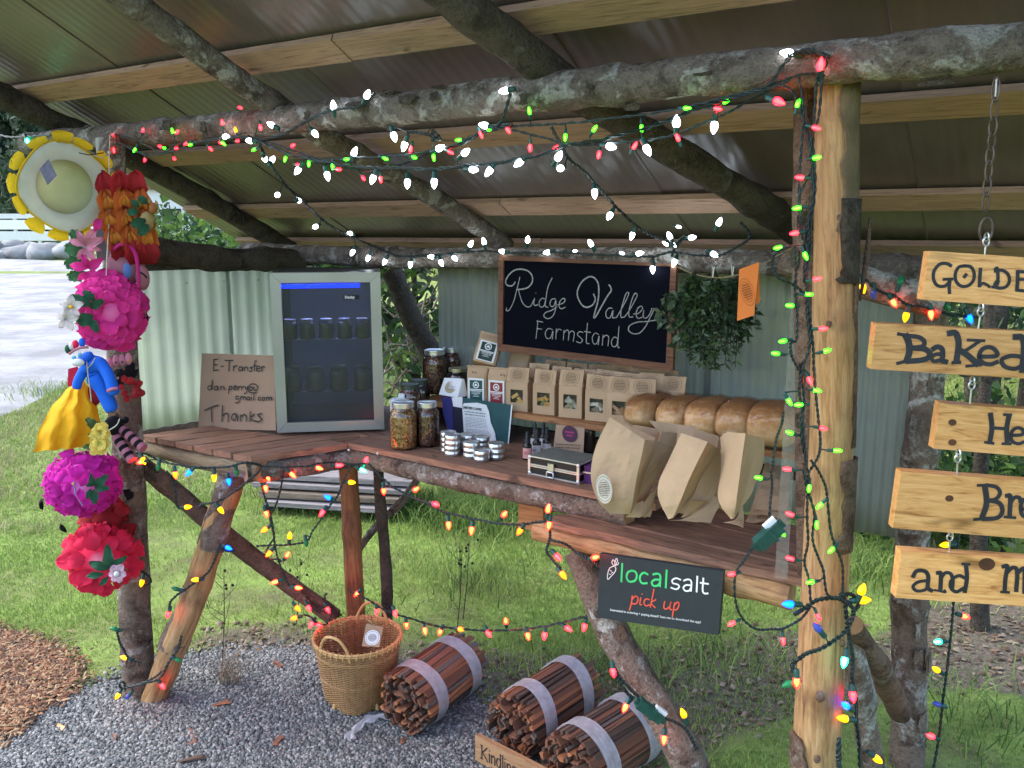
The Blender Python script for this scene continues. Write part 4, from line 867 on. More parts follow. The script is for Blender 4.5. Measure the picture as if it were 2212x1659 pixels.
def window_bag(p, w_, h, dp, rz, label, kind, group='brown paper bags with windows on the shelf', win=True, lean=0, seed=0):
    t = thing('paper_bag', label, 'paper bag', tuple(p), rz, group); rr = random.Random(seed); a = w_ / 2; zt = h * .66
    mb = MB(); prof = [(-dp / 2, 0), (-dp / 2, zt), (-dp * .22, h * .78), (-dp * .30, h * .99)]
    def row(y, z, wf, yb): return [Vector((-a * wf, y, z)), Vector((a * wf, y, z)), Vector((a * wf, yb, z)), Vector((-a * wf, yb, z))]
    j = lambda: rr.uniform(-.0025, .0025)
    wx, wz0, wz1 = w_ * .29, h * .20, h * .50
    # front with a window opening
    F = [(-a, 0), (a, 0), (a, zt), (-a, zt)]; I = [(-wx, wz0), (wx, wz0), (wx, wz1), (-wx, wz1)]
    y0 = -dp / 2
    if win:
        vs = [Vector((x, y0 - .002 * (0 < z < zt), z)) for x, z in F + I]; mb.add(vs, [(0, 1, 5, 4), (1, 2, 6, 5), (2, 3, 7, 6), (3, 0, 4, 7)])
    else: mb.add([Vector((x, y0, z)) for x, z in F], [(0, 1, 2, 3)])
    B = [Vector((a, dp / 2, 0)), Vector((-a, dp / 2, 0)), Vector((-a, dp / 2, zt)), Vector((a, dp / 2, zt))]; mb.add(B, [(0, 1, 2, 3)])
    for sgn in (-1, 1):
        g = a * sgn; vs = [Vector((g, y0, 0)), Vector((g, dp / 2, 0)), Vector((g * .93, 0, zt * .5)), Vector((g, y0, zt)), Vector((g, dp / 2, zt))]
        mb.add(vs, [(0, 1, 2), (0, 2, 3), (1, 4, 2), (3, 2, 4)] if sgn > 0 else [(0, 2, 1), (0, 3, 2), (1, 2, 4), (3, 4, 2)])
    n0 = [Vector((-a, y0, zt)), Vector((a, y0, zt)), Vector((a, dp / 2, zt)), Vector((-a, dp / 2, zt))]
    n1 = [Vector((-a * 1.0 + j(), -dp * .12, h * .74)), Vector((a + j(), -dp * .12, h * .74)), Vector((a, dp * .05, h * .76)), Vector((-a, dp * .05, h * .76))]
    mb.add(n0 + n1, [(0, 1, 5, 4), (1, 2, 6, 5), (2, 3, 7, 6), (3, 0, 4, 7)])
    mb.build('bag', kraft, t, False)
    fl = [Vector((-a * 1.01 + j(), -dp * .36, h * .68)), Vector((a * 1.01 + j(), -dp * .36, h * .68)), Vector((a + j(), -dp * .10, h + j())), Vector((-a + j(), -dp * .10, h + j())),]
    bk = [v + Vector((0, dp * .15, 0)) for v in fl]; MB().add(fl + bk, [(0, 1, 2, 3), (4, 7, 6, 5), (0, 4, 5, 1), (2, 6, 7, 3), (1, 5, 6, 2), (0, 3, 7, 4)]).build('folded_flap', kraft, t, False)
    up = (fl[3] - fl[0]).normalized(); Ms = Matrix((Vector((1, 0, 0)), up, Vector((1, 0, 0)).cross(up))).transposed().to_4x4(); Ms.translation = (fl[0] + fl[2]) / 2 + Vector((0, -.0015, -.0))
    seal(t, mtx(t) @ Ms, w_ * .36, seal_ink)
    if win:
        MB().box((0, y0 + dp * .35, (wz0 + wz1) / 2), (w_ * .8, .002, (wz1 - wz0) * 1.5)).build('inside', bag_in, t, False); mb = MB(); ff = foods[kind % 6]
        for k in range(9):
            M = Matrix.Translation((rr.uniform(-wx, wx) * .9, y0 + rr.uniform(.006, dp * .3), wz0 + (wz1 - wz0) * rr.uniform(-.05, .55 if kind != 5 else .8))) @ Matrix.Rotation(rr.uniform(-1, 1) if kind != 5 else R(90) + rr.uniform(-.1, .1), 4, 'Y')
            mb.box((0, 0, 0), (w_ * .42 * rr.uniform(.5, 1), .006, w_ * .13), M.to_3x3(), k % 2); mb.v[-8:] = [tuple(Vector(v) + M.translation) for v in mb.v[-8:]]
        mb.build('contents', ff, t, False)
        MB().add([Vector((x, y0 - .0005, z)) for x, z in ((-wx, wz0), (wx, wz0), (wx, wz1), (-wx, wz1))], [(0, 1, 2, 3)]).build('window', cling, t, False)
    return t
def on_shelf(vx, vy, c=2.50, z=None):
    p = on_c(vx, 880, c); return Vector((p.x, p.y, SZ if z is None else z))
bl = [(1116, 876, 'first window bag after the coffee, with yellow cookies'), (1174, 882, 'second window bag, with dried mango and herbs'), (1230, 888, 'third window bag, the tallest, with pale grey pieces'), (1288, 897, 'fourth window bag, with pale noodles'), (1335, 902, 'fifth window bag, with reddish sticks'), (1382, 908, 'sixth window bag, with a row of brown cookies, beside the bread')]
for i, (vx, vy, lb) in enumerate(bl):
    p = on_shelf(vx + 6, vy, 2.485); window_bag(p, .080, .150 if i != 2 else .158, .045, FACE + R((0, -3, 2, -4, 3, 5)[i]) + R(8), lb, i, seed=i)
k = 0
ordn = ['first', 'second', 'third', 'fourth', 'fifth', 'sixth', 'seventh', 'eighth']
for row, dz in ((1, .0), (2, .004)):
    for i in range(7 if row == 1 else 6):
        s = on_shelf(1136 + 48 * i, 890, 2.5).dot(AX); p = SC(s + .03 * row, 2.54 + .055 * (row - 1) + .006, SZ + .001)
        window_bag(p, .080, .150 + .008 * row + random.uniform(-.004, .004), .036, FACE + R(random.uniform(-5, 5)), 'closed brown bag, %s from the left in the %s row behind the window bags' % (ordn[i], ['', 'middle', 'rearmost'][row]), 0, 'brown bags in the rows behind', win=False, seed=50 + k); k += 1
lab_g = simple('dark green label', (.012, .075, .07), None, 8, .5, amt=0); lab_d = simple('black green label', (.012, .035, .025), None, 8, .5, amt=0); lab_r = simple('red label', (.26, .02, .025), None, 8, .5, amt=0)
def coffee_bag(p, w_, h, dp, rz, label, lab, price, rx=0, ry=0, group='coffee bags'):
    t = thing('coffee_bag', label, 'coffee bag', tuple(p), group=group, rot=Matrix.Rotation(rz, 3, 'Z').__matmul__(Matrix.Rotation(ry, 3, 'Y')).__matmul__(Matrix.Rotation(rx, 3, 'X')).to_euler()); a = w_ / 2; y0 = -dp / 2; zt = h * .80
    mb = MB(); n = 6
    def f(u, v):   # closed rounded box section
        ang = u * 2 * math.pi; cx = math.copysign(abs(math.cos(ang)) ** .35, math.cos(ang)); cy = math.copysign(abs(math.sin(ang)) ** .35, math.sin(ang)); tp = 1 if v < .8 else 1 - (v - .8) / .2
        sq = 1 if v < .75 else max(.10, 1 - (v - .75) / .25 * .95); return Vector((a * cx * (1 + .015 * math.sin(v * 9 + u * 20)), y0 * -cy * sq + (0 if v < .75 else -(v - .75) * dp * .7) + .002 * noise.noise(Vector((cx * 3, cy * 3, v * 5))), h * v))
    mb.grid(f, 32, 14, 0, True); mb.add([Vector((-a, y0, 0)), Vector((a, y0, 0)), Vector((a, -y0, 0)), Vector((-a, -y0, 0))], [(0, 3, 2, 1)]); mb.build('bag', kraft, t, False)
    MB().box((0, y0 * .40, h * .985), (w_ * 1.02, .008, h * .05), jit=.001).build('folded_top', kraft, t, False)
    yy = y0 * 1.035 - .0012
    def rect(nm, x0, x1, z0, z1, m, o=0): return MB().box(((x0 + x1) / 2, yy - o, (z0 + z1) / 2), (x1 - x0, .0006, z1 - z0)).build(nm, m, t, False)
    if lab:
        rect('label_border', -a * .76, a * .76, h * .06, h * .70, white_paper); rect('label', -a * .60, a * .60, h * .09, h * .65, lab, .0006)
        Mc = Matrix.Translation((0, yy - .0012, h * .53)) @ Matrix.Rotation(R(90), 4, 'X'); mb = MB(); n = 22; r = w_ * .15; v = []
        for q in range(n): A = 2 * math.pi * q / n; v += [Mc @ Vector((math.cos(A) * r, math.sin(A) * r, 0)), Mc @ Vector((math.cos(A) * r * .72, math.sin(A) * r * .72, 0))]
        mb.add(v, [(2 * q, 2 * ((q + 1) % n), 2 * ((q + 1) % n) + 1, 2 * q + 1) for q in range(n)])
        for x, zz in ((-.25, -.1), (0, .12), (.25, -.1)): mb.add([Mc @ Vector((r * (x + c * .22), r * (zz + s_ * .22), 0)) for c, s_ in ((-1, -1), (1, -1), (1.2, .3), (0, 1.6), (-1.2, .3))], [(0, 1, 2, 3, 4)])
        for j, (L, q) in enumerate(((.62, .022), (.55, .02), (.42, .010), (.42, .010), (.2, .01), (.3, .01))): mb.add([Mc @ Vector((sx * w_ * L / 2, -r * 1.35 - h * (.035 * j) + sy * h * q / 2, 0)) for sx, sy in ((-1, -1), (1, -1), (1, 1), (-1, 1))], [(0, 1, 2, 3)])
        mb.build('print', white_paper, t, False)
    if price:
        W = lambda pts: [Vector((x * w_ * .09 + (-a * .45 if lab is lab_g else a * .30), y0 * .72, h * .80 + z * h * .05)) for x, z in pts]; mb = MB(); nn = Vector((0, -1, .3))
        for st in ([(.9, .8), (.1, .9), (.2, .2), (.9, 0), (.7, -.8), (0, -.7)], [(.5, 1.2), (.4, -1.2)], [(2.2, .5), (1.6, .8), (1.5, .1), (2.2, .2), (2.3, .9), (2.1, -.9)]): ribbon(mb, catmull(W(st), 4), .0013, nn, off=.004)
        mb.build('price', ink, t, False)
    return t
p = on_shelf(1036, 859, 2.50); coffee_bag(p, .080, .140, .06, FACE + R(12), 'upright coffee bag with teal label marked nine dollars', lab_g, True)
p = on_shelf(1082, 866, 2.50); coffee_bag(p, .082, .140, .06, FACE + R(4), 'upright coffee bag with red label beside the teal one', lab_r, True)
p = on_shelf(1046, 800, 2.50); coffee_bag(Vector((p.x, p.y, SZ + .142)), .085, .115, .06, FACE + R(26), 'coffee bag with blackish green label lying tilted on top of the other two', lab_d, False, rx=R(-24), ry=R(14))
p = on_shelf(1118, 800, 2.56); coffee_bag(Vector((p.x, p.y + .04, SZ + .10)), .085, .10, .06, FACE + R(10), 'plain brown bag lying behind the red labelled coffee', None, False, rx=R(-30), ry=R(4))
MB_ = None
# little folded card with gold seal
def quad_card(name, label, cat, V4, mat, th=.0012, group=None, back=None):
    """card from four world corners, given thickness; the thing itself carries its marks"""
    c = sum(V4, Vector()) / 4; t = thing(name, label, cat, tuple(c), group=group); n = (V4[1] - V4[0]).cross(V4[3] - V4[0]).normalized(); vs = list(V4) + [q - n * th for q in V4]
    MB().add(vs, [(0, 1, 2, 3), (4, 7, 6, 5), (0, 4, 5, 1), (1, 5, 6, 2), (2, 6, 7, 3), (3, 7, 4, 0)]).build('card', mat, t); return t, n
pc = on_z(972, 856, SZ)
cd = [on_c(948, 852, 2.452), on_c(988, 859, 2.448), on_c(998, 818, 2.475), on_c(960, 816, 2.480)]
card, n_ = quad_card('folded_card', 'small folded white card with a gold seal on the shelf edge', 'card', cd, white_paper)
cd2 = [cd[1] + Vector((0, 0, 0)), cd[1] + Vector((.035, .03, 0)), cd[2] + Vector((.008, .004, -.002)), cd[2]]
MB().add(cd2, [(0, 1, 2, 3)]).build('card_side', white_paper, card)
gold = simple('gold seal', (.48, .40, .24), (.40, .33, .2), 60, .5, amt=0); cc = sum(cd, Vector()) / 4; ux = (cd[1] - cd[0]).normalized(); Mc = Matrix((ux, n_.cross(ux), n_)).transposed().to_4x4(); Mc.translation = cc + n_ * .0006
mb = MB(); mb.add([Mc @ Vector((math.cos(a) * .026, math.sin(a) * .023, 0)) for a in [k * 2 * math.pi / 24 for k in range(24)]], [tuple(range(24))]); mb.build('gold_seal', gold, card); Mc.translation = cc + n_ * .0009; seal(card, Mc, .022, seal_ink)
# hanging leaflets
cloth_t = simple('teal leaflet', (.015, .075, .085), (.01, .055, .06), 30, .5, amt=0); cloth_b = simple('blue leaflet', (.015, .02, .16), None, 20, .5, amt=0); cloth_n = simple('navy leaflet', (.006, .008, .03), None, 20, .5, amt=0)
SF = 2.43
def hang(name, pts, mat, label=None, c=SF, th=.001, parent=None, cat=None):
    P = [on_c(x, y, c) for x, y in pts]; mb = MB(); n = len(P); Q = [p - NX * -th for p in P]
    mb.add(P + Q, [tuple(range(n)), tuple(range(2 * n - 1, n - 1, -1))] + [(i, n + i, n + (i + 1) % n, (i + 1) % n) for i in range(n)]); return mb.build(name, mat, parent)
lt = thing('coffee_leaflet', 'teal and white coffee leaflet hanging from the shelf below the coffee bags', 'leaflet', tuple(on_c(1040, 860, SF)))
def MP(x, y): return VP('M', x, y)
hang('backing', [MP(*q) for q in ((1025, 690), (650, 632), (655, 1060), (900, 1010), (990, 1060), (1004, 800))], cloth_t, c=SF, parent=lt)
hang('piping', [MP(*q) for q in ((1028, 688), (1018, 687), (984, 1058), (992, 1060))], white_paper, c=SF - .002, parent=lt)
hang('sheet', [MP(*q) for q in ((648, 700), (660, 676), (760, 672), (830, 690), (850, 740), (862, 820), (895, 900), (910, 1006), (840, 990), (730, 960), (662, 930))], white_paper, c=SF - .004, parent=lt)
sh_ = MP(735, 730); o_ = on_c(*MP(650, 722), SF - .0055)
Mt = Matrix((AX, Vector((0, 0, 1)), -NX)).transposed().to_4x4(); 
def wtext(txt, cx, cy, size, mat, parent, c, crop='M', bold=0, align='LEFT', tilt=0, space=1, name='lettering', sxy=1):
    M = Mt.copy(); M.translation = on_c(*VP(crop, cx, cy), c); return text_obj(name, txt, size, mat, parent, M @ Matrix.Rotation(tilt, 4, 'Z') @ Matrix.Diagonal((sxy, 1, 1, 1)), align, bold, space)
wtext('OMETEPE COFFEE', 650, 716, .0135, ink, lt, SF - .0055, bold=.0003, sxy=.76)
grey_pr = simple('grey print fine', (.30, .30, .32), None, 5, .8, amt=0)
def print_lines(parent, crop, rows, c, mat, hpx=.0022, seed=1, tiltpx=0, name='small_print'):
    mb = MB(); rr = random.Random(seed)
    for (x0, x1, y) in rows:
        x = x0
        while x < x1 - 3:
            w_ = rr.uniform(6, 22); xe = min(x + w_, x1); p = on_c(*VP(crop, x, y + tiltpx * (x - x0)), c); q = on_c(*VP(crop, xe, y + tiltpx * (xe - x0)), c); z = Vector((0, 0, hpx / 2))
            mb.add([p - z, q - z, q + z, p + z], [(0, 1, 2, 3)]); x = xe + rr.uniform(3, 6)
    return mb.build(name, mat, parent)
print_lines(lt, 'M', [(665, 825, 738), (668, 820, 758)], SF - .0055, grey_pr, .004, tiltpx=.12)
print_lines(lt, 'M', [(672, 825 + k * 3, 782 + 11 * k) for k in range(7)] + [(678, 850 + k * 4, 870 + 10 * k) for k in range(5)], SF - .0055, grey_pr, .0016, tiltpx=.1)
lt2 = thing('blue_leaflet', 'dark blue leaflet with a bright blue edge hanging left of the coffee leaflet', 'leaflet', tuple(on_c(970, 860, SF)))
hang('backing', [MP(*q) for q in ((655, 650), (500, 632), (500, 740), (570, 925), (660, 930))], cloth_n, c=SF + .003, parent=lt2)
hang('blue_band', [MP(*q) for q in ((572, 636), (492, 628), (505, 760), (548, 922), (585, 905), (578, 760))], cloth_b, c=SF + .001, parent=lt2)
hang('white_top', [MP(*q) for q in ((650, 630), (568, 632), (580, 700), (648, 712))], white_paper, c=SF, parent=lt2)
# tins
def tin(p, r, h, label, group):
    t = thing('round_tin', label, 'tin', tuple(p), group=group)
    MB().lathe([(0, 0), (r * .95, 0), (r * .97, .001), (r * .97, h * .55)], 28).build('base', tin_metal, t, False)
    MB().lathe([(r, h * .42), (r * 1.01, h * .46), (r, h * .5), (r, h * .9), (r * .97, h), (r * .86, h), (r * .84, h * .965), (0, h * .965)], 28).build('lid', tin_metal, t, False)
tn = [((545, 1062), 4, 'rear left'), ((572, 1085), 4, 'tall front left'), ((685, 1040), 3, 'rear middle'), ((718, 1102), 3, 'front middle'), ((793, 1060), 3, 'right middle'), ((905, 1112), 3, 'right hand')]
for (x, y), nst, nm in tn:
    vx, vy = VP('M', x, y); p = on_z(vx, vy, CZ); r = .0265; p += Vector((p.x, p.y, 0)).normalized() * r; hh = .0175
    for k in range(nst):
        tin(p + Vector((random.uniform(-.001, .001), random.uniform(-.001, .001), k * hh + .001)), r, hh * .985, 'silver tin, %s up in the %s stack on the counter' % (['lowest', 'second', 'third', 'fourth'][k] if k < nst - 1 else 'topmost, %s' % ['', 'second', 'third', 'fourth'][k], nm), 'silver tins on the counter')
vx, vy = VP('M', 790, 1128); p = on_z(vx, vy, CZ); tin(p + Vector((0, .026, .001)), .0265, .0175, 'single silver tin base under the front tin on the counter', 'silver tins on the counter'); tin(p + Vector((.001, .027, .019)), .0265, .0175, 'front silver tin nearest the counter edge, on top of one other', 'silver tins on the counter')
# dropper bottles
bot = simple('dark bottle glass', (.012, .010, .010), None, 10, .12, 0); rub = simple('black rubber', (.01, .01, .012), None, 10, .5)
pk = simple('pink label', (.62, .30, .27), (.55, .27, .25), 60, .6, amt=0); wl = simple('pale label', (.58, .52, .52), None, 60, .6, amt=0); rd = simple('red print', (.5, .03, .03), None, 9, .6); blp = simple('blue print', (.05, .09, .35), None, 9, .6)
for i, (x, y, lb, m_, pm, txt) in enumerate(((1140, 1108, 'dropper bottle with a pink label at the left front', pk, rd, 'CBD'), (1212, 1085, 'dropper bottle with a blue lettered label in the front middle', wl, blp, 'CBD'), (1288, 1072, 'dropper bottle with a pale label beside the brown card', wl, ink, None), (1198, 1030, 'unlabelled looking dropper bottle behind, left', wl, ink, None), (1262, 1030, 'dropper bottle at the back near the card', wl, ink, None))):
    vx, vy = VP('M', x, y); p = on_z(vx, vy, CZ); p.y += .012; t = thing('dropper_bottle', lb, 'bottle', tuple(p), FACE, 'dropper bottles on the counter'); r = .0145
    MB().lathe([(0, 0), (r, 0), (r, .045), (r * .9, .05), (r * .5, .054), (r * .5, .058)], 20).build('bottle', bot, t, False)
    MB().lathe([(r * 1.01, .006), (r * 1.01, .040)], 20).build('label', m_, t, False)
    MB().lathe([(r * .62, .056), (r * .62, .068), (r * .4, .069), (r * .42, .085), (r * .25, .092), (0, .093)], 18).build('dropper', rub, t, False)
    if txt: text_obj('lettering', txt, .011, pm, t, mtx(t) @ Matrix.Translation((-.0105, -r * 1.08, .021)) @ Matrix.Rotation(R(90), 4, 'X'))
# brown card with round purple logo
cn = 2.37; P4 = [on_c(*VP('M', *q), cn) for q in ((1328, 1076), (1560, 1100), (1572, 862), (1358, 838))]
bc, n_ = quad_card('info_card', 'brown cardboard notice with a round dark purple logo behind the cash box', 'card', P4, kraft_card, .003)
if n_.y > 0: n_ = -n_
purple = simple('dark purple ink', (.05, .012, .04), None, 9, .6); magp = simple('magenta ink', (.45, .03, .18), None, 9, .6)
cc = on_c(*VP('M', 1459, 908), cn - .004); Mc = Mt.copy(); Mc.translation = cc
MB().add([Mc @ Vector((math.cos(a) * .027, math.sin(a) * .027, 0)) for a in [k * 2 * math.pi / 28 for k in range(28)]], [tuple(range(28))]).build('logo', purple, bc)
mb = MB(); mb.add([Mc @ Vector(v) for v in ((-.016, .003, .0005), (.016, .003, .0005), (.016, .008, .0005), (-.016, .008, .0005), (-.010, -.008, .0005), (.010, -.008, .0005), (.010, -.003, .0005), (-.010, -.003, .0005))], [(0, 1, 2, 3), (4, 5, 6, 7)]); mb.build('logo_text', magp, bc)
print_lines(bc, 'M', [(1355, 1540, 985), (1350, 1540, 1008), (1350, 1500, 1032), (1350, 1530, 1056)], cn - .004, simple('pencil print', (.10, .06, .04), None, 9, .8), .0032, 5, .05)
p = on_z(*VP('M', 1600, 1075), CZ); jar((p.x, p.y + .05, CZ), .105, .028, dark_pres, lid_dark, 'small dark jar half hidden behind the brown card', J)
# cash box: black panels in an aluminium frame
alu = simple('aluminium edge', (.62, .62, .62), (.5, .5, .5), 30, .35, .05, metal=.7); blk = simple('black panel', (.008, .009, .009), None, 40, .5, .1); lidg = simple('grey box lid', (.14, .155, .14), None, 30, .5)
b0 = on_z(*VP('M', 1150, 1212), CZ); b1 = on_z(*VP('M', 1530, 1290), CZ); bw = (b1 - b0).length; bh = .060; bd = .12
cb = thing('cash_box', 'small black and aluminium case with a hasp latch on the counter', 'case', tuple(b0), math.atan2((b1 - b0).y, (b1 - b0).x))
MB().box((bw / 2, bd / 2, bh / 2), (bw - .004, bd - .004, bh - .002)).build('case', blk, cb, False)
mb = MB()
for z in (.003, bh * .55, bh - .003, bh * .46): mb.box((bw / 2, .0005, z), (bw, .004, .0036))
for x in (.003, bw - .003): mb.box((x, 0, bh / 2), (.008, .005, bh)); mb.box((x, bd / 2, bh - .003), (.006, bd, .005))
for x in (.0, bw): mb.box((x, bd / 2, .003), (.005, bd, .005)); mb.box((x, bd / 2, bh * .5), (.005, bd, .006)); mb.box((x, bd, bh / 2), (.008, .008, bh))
mb.box((bw / 2, bd, bh - .003), (bw, .005, .005)); mb.build('edging', alu, cb, False)
mb = MB(); [mb.ball((x, -.001, z), (.006, .003, .006), 8, 5) for x in (.004, bw - .004) for z in (.006, bh - .006)]; mb.build('corner', alu, cb, False)
MB().box((bw / 2, bd / 2, bh + .0006), (bw - .012, bd - .01, .002)).build('lid', lidg, cb, False)
mb = MB(); mb.box((bw * .47, -.005, bh * .60), (.020, .006, .022), jit=.0005); mb.tube([(bw * .47 - .011, -.009, bh * .36), (bw * .47 - .013, -.011, .006), (bw * .47 + .013, -.011, .006), (bw * .47 + .011, -.009, bh * .36), (bw * .47 - .011, -.009, bh * .36)], .0028, 6); mb.build('latch', steel, cb, False)
pur = simple('purple fabric', (.075, .012, .11), (.05, .01, .08), 40, .7)
q = thing('purple_case', 'small purple zip case squeezed between the cash box and the shopping bags', 'case', tuple(b1 + Vector((.018, .01, 0))), FACE)
MB().box((.03, .05, .026), (.07, .10, .052), jit=.002).build('case', pur, q, False); MB().box((.03, -.001, .034), (.071, .004, .004)).build('zip', alu, q, False)
# bread ---------------------------------------------------------------------
m_br, nt, out = newmat('bread crust'); vec = coords(nt); n1 = noise_n(nt, vec, 34, 7, .7); n2 = noise_n(nt, vec, 150, 4); ge = nt.nodes.new('ShaderNodeTexCoord'); sp_ = nt.nodes.new('ShaderNodeSeparateXYZ'); nt.links.new(ge.outputs['Generated'], sp_.inputs[0])
mm = nt.nodes.new('ShaderNodeMath'); mm.operation = 'MULTIPLY_ADD'; mm.inputs[1].default_value = .45; nt.links.new(sp_.outputs['Z'], mm.inputs[0]); m5 = nt.nodes.new('ShaderNodeMath'); m5.operation = 'MULTIPLY'; m5.inputs[1].default_value = .6; nt.links.new(n1, m5.inputs[0]); nt.links.new(m5.outputs[0], mm.inputs[2])
principled(nt, out, vary(nt, ramp(nt, mm.outputs[0], [(.40, (.70, .46, .25)), (.56, (.54, .29, .12)), (.72, (.32, .14, .05))]), .12), .85, 0, .1, n2, .35, .003)
lv = [((1436, 905), .00, 'first wrapped loaf from the left on the bread shelf'), ((1502, 915), .0, 'second wrapped loaf, with a reddish brown crust'), ((1560, 925), .0, 'third wrapped loaf in the middle of the row'), ((1618, 940), .0, 'fourth wrapped loaf, broad and golden'), ((1678, 955), .0, 'fifth wrapped loaf beside the post, most lit')]
for i, ((vx, vy), o_, lb) in enumerate(lv):
    p = on_z(vx, vy, 1.06); s = p.dot(AX); P = SC(s, 2.47 - .012 * i, 1.062); t = thing('bread_loaf', lb, 'bread', tuple(P), FACE + R(-14 + 4 * i), 'loaves of bread in plastic bags'); wv, dv, hv = .056 + .004 * i, .105, .045 + .003 * i
    def f(u, v, g=1):
        a = u * 2 * math.pi; b = -math.pi / 2 + v * math.pi; c1 = math.copysign(abs(math.cos(b)) ** .55, math.cos(b)); s1 = math.copysign(abs(math.sin(b)) ** .8, math.sin(b))
        x = math.copysign(abs(math.cos(a)) ** .6, math.cos(a)) * c1; y = math.copysign(abs(math.sin(a)) ** .6, math.sin(a)) * c1; q = Vector((x * wv * g, y * dv * g, hv + s1 * hv * g * (1 + .12 * (s1 > 0) - .1 * y * y)))
        return q + Vector((0, 0, 0)) + q.normalized() * .004 * noise.noise(q * 25 + Vector((i, 0, 0)))
    MB().grid(f, 28, 18, 0, True).build('loaf', m_br, t, False)
    def g_(u, v):
        q = f(u, v, 1.05); return q + q.normalized() * (.004 * noise.noise(q * 45 + Vector((0, i, 0))) + .005 * abs(noise.noise(Vector((q.x * 30, q.z * 90, i)))) )
    mb = MB().grid(g_, 44, 28, 0, False)
    mb.build('plastic_bag', cling, t, False)
for k, (vx, vy) in enumerate(((1590, 985), (1560, 965), (1650, 990))):
    pass
# shopping bags ---------------------------------------------------------------
def paper_sheet(mb, P, nu=10, nv=12, amp=.004, seed=0, crease=()):
    """crumpled paper quad from 4 corners (bl, br, tr, tl)"""
    a, b, c, d = P; n = (b - a).cross(d - a).normalized()
    def f(u, v):
        p = a.lerp(b, u).lerp(d.lerp(c, u), v); e = min(1, 6 * u, 6 * (1 - u)) ; q = p * 14 + Vector((seed, seed * 2.3, 0))
        return p + n * (amp * (noise.noise(q) + .5 * abs(noise.noise(q * 2.2))) * (0.3 + .7 * e))
    return mb.grid(f, nu, nv, 0, False)
def shop_bag(name, vfront, Yd, side, depth_dir, label, layers=3, stamp=False, seed=0):
    """vfront: bl, br, tr, tl of the front face in the picture with distances Yd; side: outward bulge of the gusset"""
    F = [at(x, y, Y) for (x, y), Y in zip(vfront, Yd)]; base = (F[0] + F[1]) / 2
    t = thing('shopping_bag', label, 'paper bag', tuple(base), group='brown paper shopping bags'); dd = Vector(depth_dir)
    for L in range(layers):
        o = dd * (L * .30); sh = Vector((.004 * L, 0, -.012 * L)) ; mb = MB(); A, B, Cc, D = [q + o + sh for q in F]
        g = dd * .95; A2, B2, C2, D2 = A + g * .6, B + g * .6, Cc + g + Vector((0, 0, -.008)), D + g + Vector((0, 0, -.010))
        paper_sheet(mb, (A, B, Cc, D), seed=seed + L, amp=.006)
        mid0 = (B + B2) / 2 + side * .35; mid1 = (Cc + C2) / 2 - side * .6
        paper_sheet(mb, (B, mid0, mid1, Cc), 4, 12, .004, seed + 5 + L); paper_sheet(mb, (mid0, B2, C2, mid1), 4, 12, .004, seed + 7 + L)
        midl = (A + A2) / 2 - side * .2; midl1 = (D + D2) / 2 + side * .4
        paper_sheet(mb, (A, midl, midl1, D), 4, 12, .003, seed + 9); paper_sheet(mb, (midl, A2, D2, midl1), 4, 12, .003, seed + 11)
        paper_sheet(mb, (A2, B2, C2, D2), seed=seed + 3 + L, amp=.005)
        mb.build('bag', kraft, t)
    return t, F
dd = Vector((.055, .10, 0)); sd_ = Vector((.022, -.012, 0))
F1 = [(1338, 1108), (1392, 1116), (1430, 930), (1326, 905)]
def bag_poly(label, front, gus, back, z_, stamp=None, seed=0, Y0=2.12):
    """front/gus/back: lists of left/right outline pairs from bottom to top, in picture space at distances Y"""
    t = thing('shopping_bag', label, 'paper bag', tuple(at(*front[0][0], Y0)), group='brown paper shopping bags')
    def panel(rows, nm, nu=8, amp=.004):
        mb = MB(); n = len(rows) - 1; Lp = [at(*r[0], r[2]) for r in rows]; Rp = [at(*r[1], r[3]) for r in rows]; Lp = catmull(Lp, 5); Rp = catmull(Rp, 5); m = len(Lp) - 1
        nrm = (Rp[0] - Lp[0]).cross(Lp[-1] - Lp[0]).normalized()
        def f(u, v):
            i = int(round(v * m)); p = Lp[i].lerp(Rp[i], u); q = p * 13 + Vector((seed, 0, seed)); e = min(1, 5 * u, 5 * (1 - u)); return p + nrm * e * amp * (noise.noise(q) * 1.5 + 1.1 * (.5 - abs(noise.noise(q * 1.7))) + .7 * noise.noise(q * 3.1))
        mb.grid(f, nu, m, 0, False); o = mb.build(nm, kraft, t); so = o.modifiers.new('thickness', 'SOLIDIFY'); so.thickness = .0006; return o
    for rows in back: panel(rows, 'back_panel')
    for rows in gus: panel(rows, 'side_gusset', 4, .003)
    panel(front, 'front_panel'); return t
def rws(*r): return [((a, b), (c, d), y1, y2) for a, b, c, d, y1, y2 in r]
CROPS['Z'] = (1287.6, 881, .1838)
def zr(*r): return [((*VP('Z', a, b),), (*VP('Z', c, d),), y1, y2) for a, b, c, d, y1, y2 in r]
